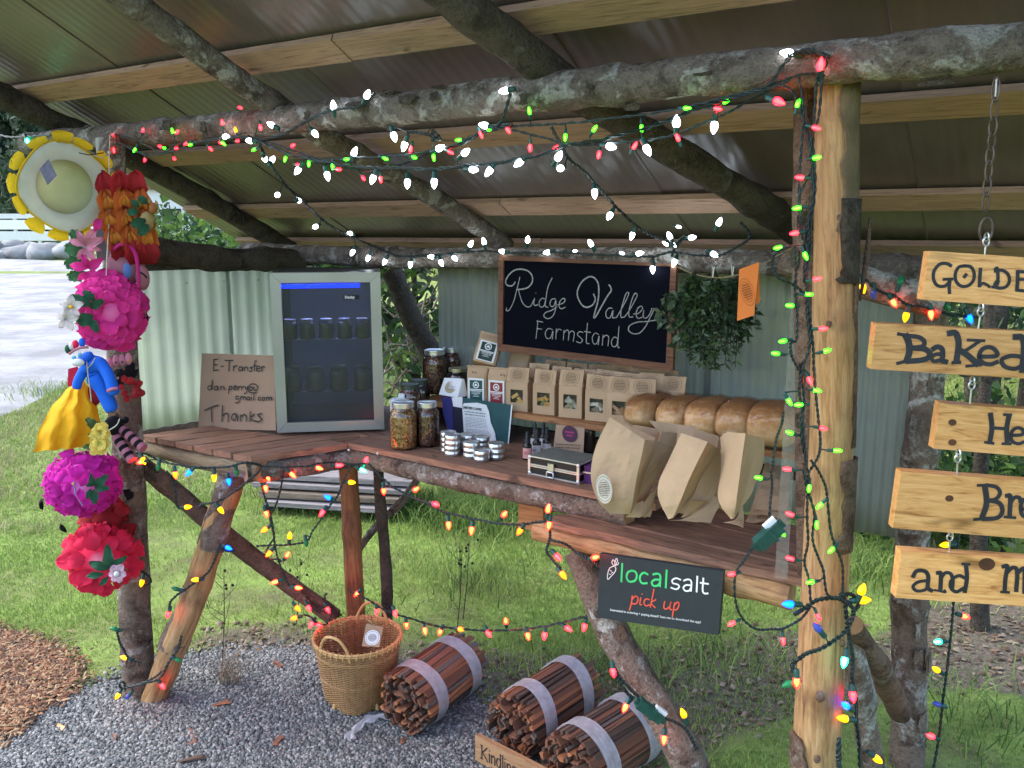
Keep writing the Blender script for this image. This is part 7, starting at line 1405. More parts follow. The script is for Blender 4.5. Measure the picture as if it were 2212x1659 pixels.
def basis(c, tilt=(0, 0)):
    f = (EYEV - c); f.z *= .4; f.normalize(); r = Vector((-f.y, f.x, 0)).normalized() * -1; r = f.cross(Vector((0, 0, 1))).normalized() * -1; u = f.cross(r) * -1
    if u.z < 0: u = -u
    f = (f + r * tilt[0] + u * tilt[1]).normalized(); r = (r - f * r.dot(f)).normalized(); u = r.cross(f) * (1 if r.cross(f).z > 0 else -1); return f, r, u
def flower_ball(name, label, cat, v, Y, rpx, rings, mat, kind='round', PL=.05, PW=.04, squash=(1, 1), tilt=(0, 0), lift=.35, core=None, off=0):
    c = at(*v, Y); f, r, u = basis(c, tilt); Rr = rpx / FPX * (c - EYEV).length; t = thing(name, label, cat, tuple(c)); rr = random.Random(int(v[0] * 7 + v[1]))
    mb = MB(); Mb = Matrix((r * squash[0], u * squash[1], f)).transposed(); mb.ball(c, Rr * .72, 16, 12, 0, Mb.to_4x4().to_3x3() if False else Matrix((r * squash[0], u * squash[1], f)).transposed()); mb.build('inner_cap', core or mat, t)
    for th, n in rings:
        th = R(th)
        for k in range(n):
            ph = 2 * math.pi * (k + rr.uniform(-.15, .15)) / n + th * 2; d = r * math.cos(ph) * squash[0] + u * math.sin(ph) * squash[1]; nrm = d * math.sin(th) + f * math.cos(th); tan = d * math.cos(th) - f * math.sin(th)
            s = rr.uniform(.8, 1.3); put_petal(t, c + nrm * Rr * rr.uniform(.64, .74), tan + nrm * (lift + rr.uniform(-.28, .3)) + (r * rr.uniform(-.2, .2)) + u * rr.uniform(-.2, .2), nrm - tan * .3, PL * s, PW * s, mat, kind)
    return t, c, f, r, u, Rr
def vpt(x, y, Y, k='V'): return at(*VP(k, x, y), Y)
def leaves(t, lst, Y, mat=None, kind='zig', crop='V'):
    """(x0, y0, x1, y1, width factor) in the picture, base to tip"""
    for x0, y0, x1, y1, wf in lst:
        a, b = vpt(x0, y0, Y, crop), vpt(x1, y1, Y - .012, crop); put_petal(t, a, b - a, EYEV - a, (b - a).length, (b - a).length * wf, mat or f_green, kind, 'leaf')
# sunflower hat seen from beneath
c = at(141, 404, 2.74); f, r, u = basis(c, (.05, -.05)); sh = thing('sunflower_hat', 'yellow petalled felt hat seen from inside, top of the flower column', 'hat', tuple(c)); PX = (c - EYEV).length / FPX
mb = MB(); n = 40
def brim(u_, v_):
    a = u_ * 2 * math.pi; rad = (46 + 30 * v_ + 3 * math.sin(a * 4 + 1) * v_) * PX; return c + r * math.cos(a) * rad * 1.02 + u * math.sin(a) * rad * 1.08 + f * (.010 * math.sin(v_ * 3.1) + .008 * math.sin(a * 3) * v_)
mb.grid(brim, 48, 5); mb.build('brim', f_cream, sh)
def dome(u_, v_):
    a = u_ * 2 * math.pi; q = math.pi / 2 * v_; rad = 48 * PX * math.cos(q); return c + r * math.cos(a) * rad * 1.05 + u * math.sin(a) * rad * 1.08 - f * (.085 * math.sin(q)) + r * .01 * v_
MB().grid(dome, 40, 8).build('crown', felt('olive crown inside', (.46, .46, .26)), sh)
rim = MB(); rim.tube([brim(k / 48, 1) for k in range(49)], .0032, 6, cap=False); rim.build('rim', f_yel, sh)
rr = random.Random(3)
for k in range(13):
    a = 2 * math.pi * (k + .3) / 13 + rr.uniform(-.06, .06); p = c + r * math.cos(a) * 72 * PX * 1.02 + u * math.sin(a) * 72 * PX * 1.08 - f * .004; d = r * math.cos(a) + u * math.sin(a)
    put_petal(sh, p, d - f * .15, f, 24 * PX * rr.uniform(.75, 1.15), 37 * PX, f_yel, 'round')
lab_m = simple('purple grey label', (.10, .09, .16), (.05, .05, .09), 60, .5, amt=0); MB().add([vpt(*q) for q in ((85, 365, 2.66), (105, 343, 2.65), (123, 379, 2.65), (103, 400, 2.66))], [(0, 1, 2, 3)]).build('label', lab_m, sh)
MB().tube([vpt(225, 330, 2.72), vpt(192, 335, 2.70), vpt(170, 330, 2.69)], .0015, 4).build('strap', f_blk, sh)
# cord
cd_ = thing('flower_column_cord', 'pinkish white cord that the flowers hang from along the left post', 'cord', tuple(vpt(238, 300, 2.78))); MB().tube(catmull([vpt(238, 292, 2.80), vpt(236, 345, 2.72), vpt(237, 450, 2.70), vpt(231, 560, 2.68), vpt(228, 665, 2.66)], 6), .0018, 5).build('cord', string_mat, cd_)
MB().tube([vpt(238, 325, 2.76), vpt(222, 342, 2.72), vpt(200, 335, 2.71)], .0018, 5).build('cord', string_mat, cd_); mb = MB(); [mb.ball(vpt(x, y, Y), .006, 8, 6) for x, y, Y in ((236, 330, 2.74),)]; mb.build('knot', string_mat, cd_)
# orange hat
c = at(282, 478, 2.80); f, r, u = basis(c, (.6, 0)); t = thing('orange_flower_hat', 'dark red and orange petalled hat hanging beside the sunflower hat', 'hat', tuple(c)); MB().ball(c, .05, 14, 10, 0, Matrix((r * .8, u * 1.6, f * .7)).transposed()).build('crown', f_deep, t)
for j, (y, x0, w_) in enumerate(((545, 292, 40), (520, 285, 48), (482, 275, 52), (442, 270, 50), (405, 262, 44))):
    for k in range(3):
        x = x0 + (k - 1) * w_ * .62; m = f_deep if j in (0, 4) else f_org; a = vpt(x + 6, y + 26, 2.75 - .006 * j); b = vpt(x - 4 + (k - 1) * 7, y - 22, 2.70 - .006 * j - .018 * (k == 1)); put_petal(t, a, b - a, EYEV - a, (b - a).length * 1.1, .066, m, 'round')
        if m is f_org: put_petal(t, a.lerp(b, .25) + (EYEV - a).normalized() * .012, b - a, EYEV - a, (b - a).length * .6, .035, f_orl, 'round')
leaves(t, [(300, 448, 285, 432, .7), (300, 455, 275, 460, .7), (318, 440, 300, 425, .8), (315, 475, 282, 487, .7), (320, 485, 300, 508, .7)], 2.66, f_green)
gt = thing('giraffe_toy', 'tiny tan toy head with ears poking out right of the orange hat', 'toy', tuple(vpt(322, 470, 2.68))); tan = felt('tan felt', (.40, .28, .12)); mb = MB(); mb.ball(vpt(318, 478, 2.68), (.022, .02, .03), 12, 9); mb.build('body', tan, gt); mb = MB(); mb.ball(vpt(331, 450, 2.67), (.013, .013, .018), 10, 8); mb.build('head', felt('rust felt', (.35, .14, .05)), gt)
for k, (x, y) in enumerate(((323, 435), (338, 440))): MB().ball(vpt(x, y, 2.67), (.005, .004, .009), 8, 6).build('ear', tan, gt)
# pink poinsettias and backdrop leaf
t = thing('poinsettia_spray', 'spray of pink and red poinsettia petals under the sunflower hat', 'flower', tuple(vpt(190, 540, 2.72)))
leaves(t, [(185, 520, 150, 500, .7), (180, 540, 138, 535, .8), (175, 560, 140, 575, .8), (190, 590, 145, 600, .6)], 2.73, felt('mid green leaf', (.06, .17, .07), (.3, .4, .25)))
leaves(t, [(185, 530, 148, 518, .5), (185, 528, 165, 498, .5), (185, 525, 205, 495, .55), (185, 530, 222, 515, .5), (187, 535, 205, 565, .5), (185, 535, 168, 560, .55), (185, 532, 215, 540, .45)], 2.70, f_pink, 'point')
leaves(t, [(190, 580, 150, 572, .6), (190, 578, 178, 550, .6), (190, 580, 220, 560, .6), (192, 585, 215, 600, .6), (190, 588, 168, 605, .6), (215, 470, 205, 500, .6), (190, 585, 190, 615, .6)], 2.685, f_hot, 'point')
MB().add([vpt(*q) for q in ((218, 440, 2.74), (232, 440, 2.74), (236, 500, 2.74), (230, 560, 2.74), (210, 568, 2.74), (205, 520, 2.74), (212, 480, 2.74))], [(0, 1, 2, 3, 4, 5, 6)]).build('grey_felt_leaf', f_grey, t)
c = at(272, 575, 2.76); f, r, u = basis(c, (.2, .1)); t = thing('pink_bonnet', 'dusky pink bonnet with a frilled rim and a blue patch', 'hat', tuple(c)); MB().ball(c, .058, 18, 12, 0, Matrix((r, u * 1.05, f * .8)).transposed()).build('bonnet', felt('dusky pink', (.42, .17, .22)), t)
MB().tube(catmull([vpt(240, 545, 2.70), vpt(262, 528, 2.69), (vpt(288, 540, 2.69)), vpt(298, 575, 2.69), vpt(300, 620, 2.70)], 6), .006, 8, ns=.3).build('frill', f_hot, t); MB().ball(vpt(275, 585, 2.685), (.014, .004, .024), 10, 6).build('patch', felt('blue patch', (.12, .2, .5)), t)
MB().ball(vpt(308, 600, 2.74), (.022, .02, .04), 12, 8).build('snout', felt('dusky pink light', (.5, .2, .25)), t); MB().tube([vpt(303, 588, 2.70), vpt(312, 594, 2.69), vpt(317, 600, 2.69)], .003, 6).build('tail', f_blk, t)
# hot pink ball
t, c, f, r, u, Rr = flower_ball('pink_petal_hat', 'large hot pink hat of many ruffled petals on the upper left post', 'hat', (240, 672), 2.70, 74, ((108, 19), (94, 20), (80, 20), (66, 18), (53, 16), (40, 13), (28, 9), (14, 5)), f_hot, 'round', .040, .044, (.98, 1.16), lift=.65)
t2 = thing('lily_blooms', 'white and pink lily blooms with dark leaves beside the hot pink hat', 'flower', tuple(vpt(160, 680, 2.60)))
leaves(t2, [(200, 660, 150, 640, .5), (195, 665, 220, 650, .55), (200, 680, 168, 700, .8), (195, 690, 210, 715, .6), (205, 650, 180, 628, .6)], 2.60)
for (x, y) in ((153, 663), (143, 690)):
    for k in range(5):
        a = k * 1.257 + x; leaves(t2, [(x, y, x + 24 * math.cos(a), y + 24 * math.sin(a), .62)], 2.58, f_lily, 'round')
MB().ball(vpt(153, 663, 2.565), .006, 8, 6).build('stamen', f_yel, t2)
bt = thing('brown_bird_toy', 'small black and brown toy peeping out right of the hot pink hat', 'toy', tuple(vpt(310, 685, 2.72))); MB().ball(vpt(308, 688, 2.73), (.018, .02, .024), 12, 8).build('body', f_blk, bt); MB().ball(vpt(306, 672, 2.72), (.014, .015, .010), 12, 8).build('head', tan, bt)
# finger puppets
t = thing('finger_puppets', 'row of four small pink felt puppets with tiny faces', 'puppet', tuple(vpt(255, 778, 2.70)))
for k in range(4):
    x, y = 237 + 13.5 * k, 786 - 7 * k if k < 2 else (784 - 3 * k); MB().ball(vpt(x, y, 2.70), (.0105, .008, .020), 12, 9).build('puppet', f_pink, t); MB().ball(vpt(x, y + 4, 2.689), .0035, 8, 5).build('face', f_yel if k in (0, 3) else f_green, t)
t = thing('red_rose', 'dark red cloth rose with dark leaves on the post beside the blue toy', 'flower', tuple(vpt(280, 840, 2.76)))
for k in range(9): a = k * 2.4; q = 5 + k * 1.6; leaves(t, [(280 + q * math.cos(a), 840 + q * math.sin(a), 280 + (q + 15) * math.cos(a), 840 + (q + 14) * math.sin(a), .9)], 2.74 + k * .002, f_deep, 'round')
leaves(t, [(275, 815, 248, 800, .7), (275, 815, 285, 785, .6), (270, 820, 250, 830, .7), (285, 815, 296, 800, .5)], 2.78, f_blk)
# blue knitted toy: one continuous skinned body
def skinned(name, pts, edges, rad, mat, parent, root=0, sub=2):
    me = bpy.data.meshes.new(name); im = mtx(parent).inverted(); me.from_pydata([tuple(im @ Vector(p)) for p in pts], edges, []); me.materials.append(mat)
    o = link(name, me, parent); sk = o.modifiers.new('skin', 'SKIN'); sk.use_smooth_shade = True
    for i, r_ in enumerate(rad): me.skin_vertices[0].data[i].radius = (r_, r_)
    me.skin_vertices[0].data[root].use_root = True; s2 = o.modifiers.new('sub', 'SUBSURF'); s2.levels = sub; s2.render_levels = sub
    return o
L2p = lambda x, y, Y: vpt(x, y, Y, 'L2')
t = thing('blue_knitted_toy', 'blue knitted puppet with long arms and a colourful crest hanging in the column', 'toy', tuple(L2p(720, 700, 2.62)))
P = [L2p(700, 640, 2.62), L2p(615, 545, 2.60), L2p(740, 720, 2.62), L2p(800, 860, 2.62), L2p(855, 985, 2.62), L2p(770, 620, 2.60), L2p(830, 720, 2.585), L2p(868, 860, 2.58), L2p(640, 660, 2.61), L2p(590, 740, 2.60), L2p(575, 810, 2.60), L2p(655, 590, 2.61), L2p(690, 760, 2.63)]
skinned('body', P, [(0, 11), (11, 1), (0, 2), (2, 3), (3, 4), (0, 5), (5, 6), (6, 7), (0, 8), (8, 9), (9, 10), (2, 12)], [.026, .034, .027, .024, .022, .020, .018, .020, .018, .015, .015, .028, .02], f_blue, t)
MB().ball(L2p(588, 605, 2.562), (.020, .012, .012), 12, 8).build('muzzle', f_white, t)
for x, y in ((560, 570), (604, 550)): MB().ball(L2p(x, y, 2.563), (.0075, .004, .007), 10, 6).build('eye', felt('pale blue', (.15, .45, .7)), t)
MB().tube(catmull([L2p(525, 540, 2.575), L2p(570, 508, 2.566), L2p(620, 492, 2.566), L2p(668, 490, 2.575)], 5), .004, 8).build('headband', f_pink, t)
for x, y, m in ((515, 505, f_green), (545, 482, f_white), (570, 470, f_red), (620, 455, f_blue)): MB().ball(L2p(x, y, 2.59), (.010, .009, .014), 10, 8).build('crest_tuft', m, t)
MB().tube(catmull([L2p(815, 820, 2.565), L2p(850, 805, 2.558), L2p(885, 800, 2.565)], 4), .005, 8).build('cuff', f_pink, t)
for w_ in ([(655, 600), (665, 700), (680, 800), (690, 900)], [(720, 570), (690, 620), (660, 650)], [(905, 1030), (880, 1080), (820, 1120)]): MB().tube(catmull([L2p(x, y, 2.575) for x, y in w_], 4), .0018, 5).build('ribbon', string_mat, t)
rg = thing('red_glove', 'bright red felt shape hanging behind the blue toy', 'toy', tuple(L2p(545, 720, 2.66))); MB().add([L2p(*q) for q in ((515, 655, 2.66), (585, 635, 2.66), (600, 660, 2.66), (545, 785, 2.66), (510, 785, 2.66))], [(0, 1, 2, 3, 4)]).build('felt', f_red, rg)
mb = MB(); mb.ball(L2p(710, 850, 2.66), (.022, .012, .035), 12, 8); mb.build('mitt', f_deep, rg)
# striped legs
t = thing('striped_legs', 'pair of pink and black striped stuffed legs pointing at the counter', 'toy', tuple(L2p(960, 1180, 2.66)))
for a, b in (((925, 1110), (1085, 1255)), ((880, 1165), (1000, 1345))):
    P0, P1 = L2p(*a, 2.68), L2p(*b, 2.64)
    for k in range(7): MB().tube([P0.lerp(P1, k / 7), P0.lerp(P1, (k + 1) / 7)], .0155, 12).build('stripe', f_pink if k % 2 == 0 else f_blk, t)
MB().ball(L2p(860, 1080, 2.68), (.03, .028, .032), 14, 10).build('hip', f_blk, t); MB().ball(L2p(945, 1040, 2.70), (.012, .012, .012), 10, 8).build('bobble', f_blk, t)
# yellow petal hat and roses
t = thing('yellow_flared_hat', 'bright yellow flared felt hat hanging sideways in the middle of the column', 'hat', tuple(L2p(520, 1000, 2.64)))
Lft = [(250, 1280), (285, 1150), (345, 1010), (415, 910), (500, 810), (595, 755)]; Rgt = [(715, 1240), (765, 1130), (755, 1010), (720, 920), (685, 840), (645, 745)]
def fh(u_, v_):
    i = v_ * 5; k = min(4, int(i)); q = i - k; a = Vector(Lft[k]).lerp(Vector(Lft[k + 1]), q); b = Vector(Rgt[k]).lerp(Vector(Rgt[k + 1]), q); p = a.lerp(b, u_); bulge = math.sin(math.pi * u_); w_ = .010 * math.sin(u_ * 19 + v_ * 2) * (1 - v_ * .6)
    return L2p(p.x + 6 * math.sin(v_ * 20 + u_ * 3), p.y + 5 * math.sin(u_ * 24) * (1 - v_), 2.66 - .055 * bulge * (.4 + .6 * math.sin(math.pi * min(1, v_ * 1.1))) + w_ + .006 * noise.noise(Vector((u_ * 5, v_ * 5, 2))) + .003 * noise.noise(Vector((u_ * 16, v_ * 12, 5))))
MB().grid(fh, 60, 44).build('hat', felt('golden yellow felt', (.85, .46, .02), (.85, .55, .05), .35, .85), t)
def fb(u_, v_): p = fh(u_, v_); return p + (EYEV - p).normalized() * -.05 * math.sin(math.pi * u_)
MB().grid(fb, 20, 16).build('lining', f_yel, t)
for n_, (x, y), lb in ((0, (765, 1130), 'upper yellow rose on the flared hat'), (1, (755, 1225), 'lower yellow rose on the flared hat')):
    t = thing('yellow_rose', lb, 'flower', tuple(L2p(x, y, 2.57)), group='yellow roses')
    for k in range(12):
        a = k * 2.4 + n_; q = 3 + k * 2.6; put_petal(t, L2p(x + q * math.cos(a), y + q * math.sin(a), 2.575 + k * .0018), (L2p(x + 50 * math.cos(a), y + 50 * math.sin(a), 2.56) - L2p(x, y, 2.575)), EYEV - L2p(x, y, 2.57), .020 + .0006 * k, .026, f_yrose)
    leaves(t, [(x - 20, y - 20, x - 110, y - 100, .6), (x - 40, y + 10, x - 100, y + 20, .6)] if n_ == 0 else [(x - 30, y + 10, x - 130, y + 20, .5)], 2.60, felt('olive leaf', (.07, .12, .04)), 'zig', 'L2')
# magenta ball
t, c, f, r, u, Rr = flower_ball('magenta_petal_hat', 'round magenta hat of scalloped petals with green leaves at its centre', 'hat', (180, 1045), 2.66, 86, ((100, 22), (86, 22), (73, 20), (60, 17), (47, 14), (34, 10), (20, 6)), f_mag, 'round', .036, .038, (1, .92), lift=.18)
leaves(t, [(200, 1050, 178, 1040, .5), (200, 1050, 195, 1025, .5), (205, 1052, 228, 1030, .55), (202, 1058, 205, 1088, .6), (205, 1055, 232, 1055, .5), (196, 1056, 188, 1078, .5)], 2.52, f_green, 'zig')
leaves(t, [(175, 1050, 190, 1020, .5), (172, 1055, 178, 1085, .6)], 2.51, f_mag, 'point'); MB().tube([vpt(160, 1040, 2.50), vpt(163, 1065, 2.50), vpt(178, 1092, 2.51)], .0025, 6).build('ribbon', felt('lilac ribbon', (.45, .35, .7)), t); MB().ball(vpt(158, 1045, 2.50), .004, 8, 5).build('bead', f_yel, t)
for (x, y, a0, lb) in ((145, 1138, 150, 'black felt hand below the magenta hat'), (268, 1070, -20, 'black felt hand right of the magenta hat'), (100, 1090, 180, 'small black felt hand left of the magenta hat')):
    t = thing('felt_hand', lb, 'toy', tuple(vpt(x, y, 2.72)), group='black felt hands'); P = [vpt(x, y, 2.72)]; E_ = []; rd_ = [.020]
    for k in range(4): a = R(a0 + (k - 1.5) * 32); P.append(vpt(x + 16 * math.cos(a), y + 11 * math.sin(a), 2.71)); E_.append((0, k + 1)); rd_.append(.010)
    skinned('hand', P, E_, rd_, f_blk, t, 0, 1)
# red flowers at the bottom
t, c, f, r, u, Rr = flower_ball('red_felt_cap', 'plain dark red felt cap behind the lowest flower hat', 'hat', (228, 1125), 2.76, 44, ((80, 9), (45, 6)), f_deep, 'round', .06, .06, lift=.1)
leaves(t, [(205, 1160, 165, 1150, .6), (200, 1165, 175, 1185, .5), (195, 1170, 180, 1150, .4)], 2.70, f_green)
t, c, f, r, u, Rr = flower_ball('red_dahlia_hat', 'lowest hat, a red and pink dahlia with white flower and dark leaves', 'hat', (218, 1205), 2.66, 70, ((104, 15), (88, 15), (72, 13), (56, 11), (40, 8), (24, 6)), f_red, 'point', .062, .05, (1, .95), (-.1, .1), lift=.42)
leaves(t, [(235, 1230, 192, 1215, .5), (235, 1228, 232, 1180, .45), (240, 1225, 270, 1205, .45), (225, 1240, 185, 1245, .45), (235, 1245, 215, 1265, .5), (250, 1240, 262, 1262, .4)], 2.50, f_green, 'point')
for k in range(6): a = k * 1.047; leaves(t, [(252, 1240, 252 + 17 * math.cos(a), 1240 + 19 * math.sin(a), .8)], 2.485, f_pale, 'round')
MB().ball(vpt(252, 1240, 2.47), .009, 10, 7).build('flower_centre', f_white, t)
# ------------------------------------------------------------ basket and kindling on the gravel
bc_ = Vector((-.548, 2.84, 0)); bz = at(768, 1370, 2.84).z; H_ = bz; rb, rt = .104, .149
m_cane = simple('cane', (.35, .19, .07), (.22, .11, .038), 45, .55, .3, .002, amt=.1); m_cane2 = simple('pale cane', (.55, .34, .14), (.4, .22, .08), 45, .5, .3, amt=.1)
bk = thing('wicker_basket', 'tall golden wicker basket with two loop handles and a hanging tag, on the gravel', 'basket', tuple(bc_))
def brad(z, a):
    t = z / H_; r = rb + (rt - rb) * (t ** .8); sq = 1 + .10 * (1 - t) ** 2 * math.cos(4 * a); return r * sq
rows = 52; nst = 36; mb = MB()
for i in range(rows):
    z = .012 + (H_ - .03) * i / (rows - 1); pts = []
    for k in range(nst * 2 + 1):
        a = math.pi * k / nst; w_ = .0035 * math.cos(math.pi * k + math.pi * (i % 2)) ; rr_ = brad(z, a) + w_ + .0008 * noise.noise(Vector((a * 3, i, 0))); pts.append(bc_ + Vector((math.cos(a) * rr_, math.sin(a) * rr_, z)))
    mb.tube(pts, .0024, 5, cap=False)
mb.build('weave', m_cane, bk)
for k in range(nst):
    a = 2 * math.pi * k / nst; MB().tube([bc_ + Vector((math.cos(a) * brad(z, a), math.sin(a) * brad(z, a), z)) for z in np.linspace(.006, H_ - .004, 7)], .0021, 5).build('stake', m_cane2 if k % 6 == 0 else m_cane, bk)
for i, z in enumerate((H_ - .012, H_ - .004, H_ - .045, H_ - .052, H_ * .42, H_ * .45)):
    e = .005 if i < 2 else .004; mb = MB().tube([bc_ + Vector((math.cos(a) * (brad(z, a) + e), math.sin(a) * (brad(z, a) + e), z)) for a in np.linspace(0, 2 * math.pi, 65)], .0045 if i < 2 else .0028, 7, cap=False, ns=.15); mb.build('rim' if i < 2 else 'hoop', m_cane2 if i < 2 else m_cane, bk)
mb = MB()
for k in range(44):
    a = 2 * math.pi * k / 44; r0 = brad(H_, a); p = lambda da, dr, z: bc_ + Vector((math.cos(a + da) * (r0 + dr), math.sin(a + da) * (r0 + dr), z)); mb.tube([p(0, .010, H_ - .020), p(.03, .011, H_ - .004), p(.05, .004, H_ + .004), p(.07, -.003, H_ - .006)], .0019, 5)
o = mb.build('rim_binding', m_cane2, bk); o['kind'] = 'stuff'
for a0 in (R(78), R(246)):
    r0 = brad(H_, 0); P = [bc_ + Vector((math.cos(a0 + d) * r0, math.sin(a0 + d) * r0, H_ + h)) for d, h in ((-.42, -.03), (-.36, .01), (-.2, .045), (0, .055), (.2, .045), (.36, .01), (.42, -.03))]; MB().tube(catmull(P, 5), .0055, 8, ns=.1).build('handle', m_cane2, bk)
mb = MB(); [mb.tube([bc_ + Vector((math.cos(a) * rb * .98, math.sin(a) * rb * .98, .028)), bc_ + Vector((math.cos(a) * rb * 1.06, math.sin(a) * rb * 1.06, 0))], .0075, 7) for a in (R(45),)]; mb.build('foot', m_cane2, bk)
for a in (R(135), R(225), R(315)): MB().tube([bc_ + Vector((math.cos(a) * rb * .98, math.sin(a) * rb * .98, .028)), bc_ + Vector((math.cos(a) * rb * 1.06, math.sin(a) * rb * 1.06, 0))], .0075, 7).build('foot', m_cane2, bk)
MB().lathe([(0, .02), (rb * .98, .02)], 32, 0, Matrix.Translation(bc_)).build('bottom', m_cane, bk)
Bp = lambda x, y, Y: at(*VP('B', x, y), Y)
tg = [Bp(400, 332, 2.745), Bp(488, 335, 2.745), Bp(508, 235, 2.79), Bp(422, 218, 2.79)]; tt, tn_ = quad_card('price_tag', 'kraft tag with a round white sticker hanging inside the basket rim', 'tag', tg, simple('kraft tag', (.36, .25, .15), None, 20, .85), .001)
if tn_.y > 0: tn_ = -tn_
xd = (tg[1] - tg[0]).normalized(); Mt_ = Matrix((xd, tn_.cross(xd), tn_)).transposed().to_4x4(); Mt_.translation = sum(tg, Vector()) / 4 + tn_ * .0010 - tn_.cross(xd) * .006
MB().add([Mt_ @ Vector((math.cos(a) * .026, math.sin(a) * .026, 0)) for a in [k * 6.2832 / 26 for k in range(26)]], [tuple(range(26))]).build('sticker', white_paper, tt); Mt_ = Mt_ @ Matrix.Translation((0, 0, .0004)); seal(tt, Mt_, .022, simple('grey ink', (.10, .08, .07), None, 5, .8, amt=0), False)
MB().tube(catmull([Bp(462, 230, 2.785), Bp(440, 205, 2.80), Bp(425, 195, 2.82), Bp(465, 175, 2.84), Bp(470, 215, 2.79)], 5), .0016, 5).build('string', twine, tt)
# kindling
kmats = [plank('kindling %s' % n_, a, b, c, (3, 30, 30), .85, False) for n_, a, b, c in (('red brown', (.24, .10, .055), (.16, .065, .038), (.08, .035, .022)), ('dark', (.11, .065, .045), (.075, .045, .032), (.035, .022, .018)), ('orange', (.42, .17, .075), (.30, .11, .045), (.14, .05, .025)), ('grey', (.17, .13, .11), (.11, .085, .07), (.05, .04, .035)))]
rr = random.Random(12); SMs = []
for k in range(14): SMs.append(MB().box((0, 0, 0), (1, rr.uniform(.6, 1.3), rr.uniform(.5, 1.3)), jit=.09 if False else 0).mesh('stick', [kmats[[0, 0, 1, 2, 1, 0, 3, 0, 1, 2, 0, 0, 1, 3][k]]]))
for me in SMs:
    for v in me.vertices: v.co = (v.co.x, v.co.y + rr.uniform(-.22, .22), v.co.z + rr.uniform(-.2, .2))
def bundle(v0, v1, r, L, label, seed, tail=False):
    rr = random.Random(seed); a = on_z(*v0, r * .98); b = on_z(*v1, r * .98); d = (b - a).normalized(); b = a + d * L; t = thing('kindling_bundle', label, 'firewood', (a.x, a.y, 0), group='bundles of split kindling'); up = Vector((0, 0, 1)); s = d.cross(up).normalized(); inv = mtx(t).inverted()
    def stick(ang, rad, w_, th, l0, l1, roll):
        rad *= 1 + .045 * math.sin(ang * 2 + seed) + .03 * math.sin(ang * 3 + seed * 2); rd = s * math.cos(ang) + up * math.sin(ang); tg_ = -s * math.sin(ang) + up * math.cos(ang); q = a + rd * rad; c = q + d * (l0 + l1) / 2
        c_, s_ = math.cos(roll), math.sin(roll); x = (d + tg_ * rr.uniform(-.025, .025) + rd * rr.uniform(-.02, .0)).normalized(); y = tg_ * c_ + rd * s_; z = x.cross(y).normalized(); y = z.cross(x)
        o = bpy.data.objects.new('stick', rr.choice(SMs)); C.objects.link(o); o.parent = t; M = inv @ Matrix((x, y, z)).transposed().to_4x4(); o.rotation_euler = M.to_euler(); o.location = inv @ c; o.scale = (l1 - l0, w_, th)
    n = 40
    for k in range(n): stick(2 * math.pi * k / n + rr.uniform(-.03, .03), r - .006 - rr.uniform(0, .004), 2 * math.pi * r / n * rr.uniform(.7, 1.5), rr.uniform(.006, .015), rr.uniform(-.024, .016), L + rr.uniform(-.02, .028), rr.uniform(-.18, .18))
    rad = r - .017
    while rad > .004:
        m = max(3, int(2 * math.pi * rad / .021))
        for k in range(m): stick(2 * math.pi * (k + rr.random() * .4) / m + rad * 90, rad, rr.uniform(.010, .032), rr.uniform(.005, .013), rr.uniform(-.030, .030), L + rr.uniform(-.03, .03), rr.uniform(-1.3, 1.3))
        rad -= .0125
    for t0 in (.20, .80):
        def f(u_, v_): ang = 2 * math.pi * u_; q = L * t0 + (v_ - .5) * .058 + .004 * math.sin(ang * 2 + seed); rd = s * math.cos(ang) + up * math.sin(ang); e = r * (1 + .045 * math.sin(ang * 2 + seed) + .03 * math.sin(ang * 3 + seed * 2)) + .006 + .0018 * noise.noise(Vector((ang * 3, v_ * 9, seed))) + .001 * math.sin(v_ * 40); p = a + d * q + rd * e; return Vector((p.x, p.y, max(p.z, .003)))
        MB().grid(f, 56, 10).build('wrap', stretch_wrap, t)
    if tail:
        T = [Bp(345, 805, 2.52), Bp(400, 745, 2.55), Bp(480, 700, 2.60), Bp(570, 705, 2.62)]; T = [on_z(*VP('B', x, y), .012) for x, y in ((335, 810), (365, 760), (420, 715), (490, 690), (575, 705))]; mb = MB(); P = catmull(T, 6); m = len(P)
        def g(u_, v_): i = min(m - 1, int(v_ * (m - 1))); q = P[i]; dd_ = (P[min(i + 1, m - 1)] - P[max(0, i - 1)]).normalized(); sd = dd_.cross(up); return q + sd * (u_ - .5) * (.030 + .012 * math.sin(i)) + up * (.006 * math.sin(u_ * 9 + i * .6) + .006)
        mb.grid(g, 8, m - 1).build('loose_wrap', stretch_wrap, t)
bundle((876, 1518), (1003, 1424), .103, .34, 'bundle of kindling beside the basket, with a loose end of plastic wrap', 3, True)
bundle((1110, 1568), (1250, 1474), .105, .34, 'middle bundle of kindling behind the small wooden name board', 5)
bundle((1232, 1652), (1368, 1566), .104, .33, 'right hand bundle of kindling against the log leg', 8)
ks = [on_z(1030, 1648, -.0), on_z(1030, 1648, 0) , None, None]; K0 = on_z(1031, 1640, .0); K1 = on_z(1300, 1785, .0); kd = (K1 - K0).normalized(); kt = thing('kindling_sign', 'small wooden board with burnt lettering standing in front of the bundles', 'sign', tuple(K0))
kup = Vector((0, 0, 1)); kn_ = kd.cross(kup); hK = .088; kw = plank('plain sign wood', (.38, .22, .11), (.30, .165, .08), (.18, .09, .045), (3, 20, 20)); M = Matrix((kd, -kn_, kup)).transposed().to_4x4(); M.translation = K0 + kd * .15 + kup * hK / 2
link('board', MB().box((0, 0, 0), (.30, .018, hK)).mesh('board', [kw]), kt, mtx(kt).inverted() @ M)
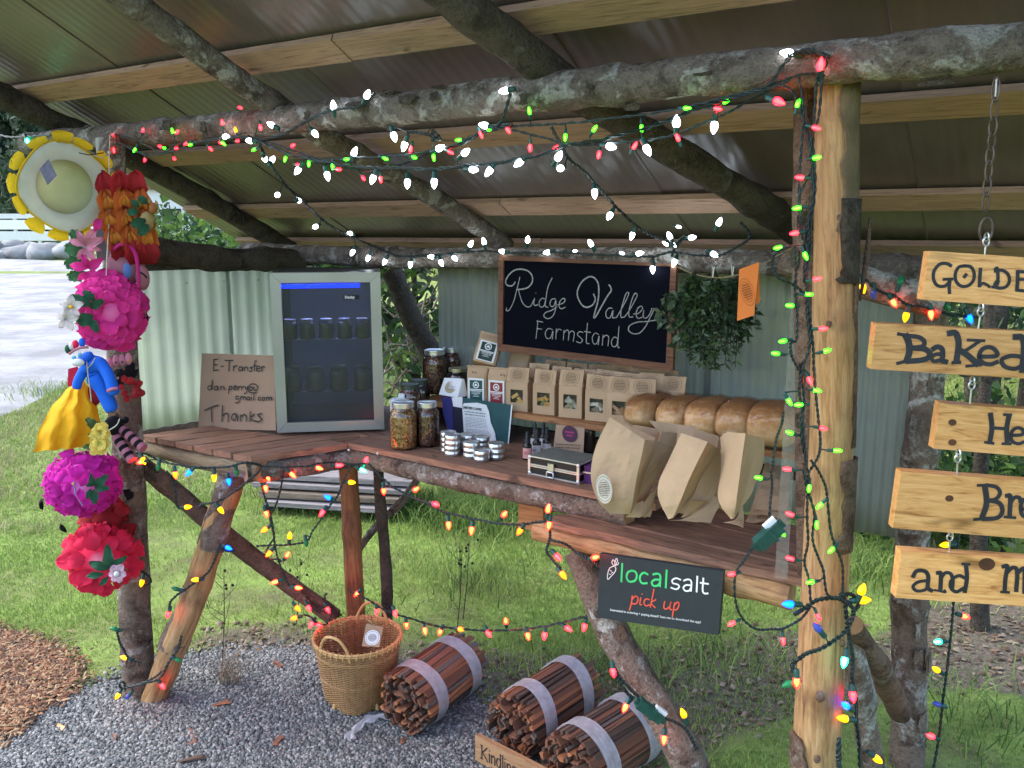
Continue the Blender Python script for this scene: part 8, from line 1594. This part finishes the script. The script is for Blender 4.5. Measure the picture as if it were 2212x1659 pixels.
Mx = Matrix((kd, kup, kn_)).transposed().to_4x4(); Mx.translation = K0 + kd * .028 + kup * .020 + kn_ * .0096
def local_strokes(lst, sc_, w_):
    mb = MB()
    for st in lst:
        pts = catmull([Mx @ Vector((x * sc_, y * sc_, 0)) for x, y in st], 4) if len(st) > 1 else [Mx @ Vector((st[0][0] * sc_, st[0][1] * sc_, 0)), Mx @ Vector(((st[0][0] + .08) * sc_, st[0][1] * sc_, 0))]
        ribbon(mb, pts, w_, kn_, off=.0006)
    mb.build('lettering', ink, kt)
local_strokes([[(0, 1.5), (.05, .8), (0, 0)], [(-.15, 0), (.15, .02)], [(-.15, 1.5), (.12, 1.5)], [(.75, 1.5), (.35, 1.0), (.05, .75)], [(.1, .8), (.4, .5), (.85, -.05)], [(1.1, 1.0), (1.12, .0)], [(1.1, 1.35)], [(1.4, 1.0), (1.42, 0)], [(1.42, .75), (1.65, 1.0), (1.85, .8), (1.85, 0)], [(2.6, .9), (2.3, 1.0), (2.1, .6), (2.2, .1), (2.5, .05), (2.65, .5)], [(2.65, 1.6), (2.66, 0)], [(2.95, 1.6), (2.97, 0)], [(3.25, 1.0), (3.27, 0)], [(3.25, 1.35)], [(3.55, 1.0), (3.57, 0)], [(3.57, .75), (3.8, 1.0), (4.0, .8), (4.0, 0)], [(4.7, .95), (4.4, 1.0), (4.25, .6), (4.35, .15), (4.65, .2), (4.72, .9), (4.72, -.2), (4.5, -.5), (4.25, -.35)]], .030, .0042)
# loose bark and chips on the gravel
for i, (vx, vy, L, lb) in enumerate(((600, 1435, .05, 'flat reddish bark piece at the gravel edge'), (415, 1590, .09, 'brown bark strip in the middle of the gravel'), (478, 1520, .06, 'red brown bark scrap near the slanting leg'), (415, 1640, .07, 'bark flake low in the gravel'), (600, 1600, .05, 'bark flake right of the others on the gravel'), (250, 1590, .03, 'light wood chip on the gravel at the left'), (870, 1600, .03, 'dark bark chip below the first bundle'), (130, 1570, .04, 'pale splinter near the mulch edge'))):
    p = on_z(vx, vy, .012); mb = MB(); a = random.uniform(0, 3); mb.box((0, 0, 0), (L, L * .28, .006), Matrix.Rotation(a, 3, 'Z'), jit=.006); mb.v = [tuple(Vector(v) + p) for v in mb.v]; tag(mb.build('bark_piece', kmats[(0, 0, 2, 1)[i % 4]] if i != 7 else m_cane2), lb, 'bark')
wr_ = thing('plastic_scrap', 'long thin root crossing from the mulch to the left post', 'root', tuple(on_z(150, 1500, .01))); wr_.name = 'thin_root'
MB().tube(catmull([on_z(x, y, .010) for x, y in ((130, 1510), (180, 1482), (240, 1468), (268, 1462))], 6), .004, 6, ns=.3).build('root', bark_dark, wr_)
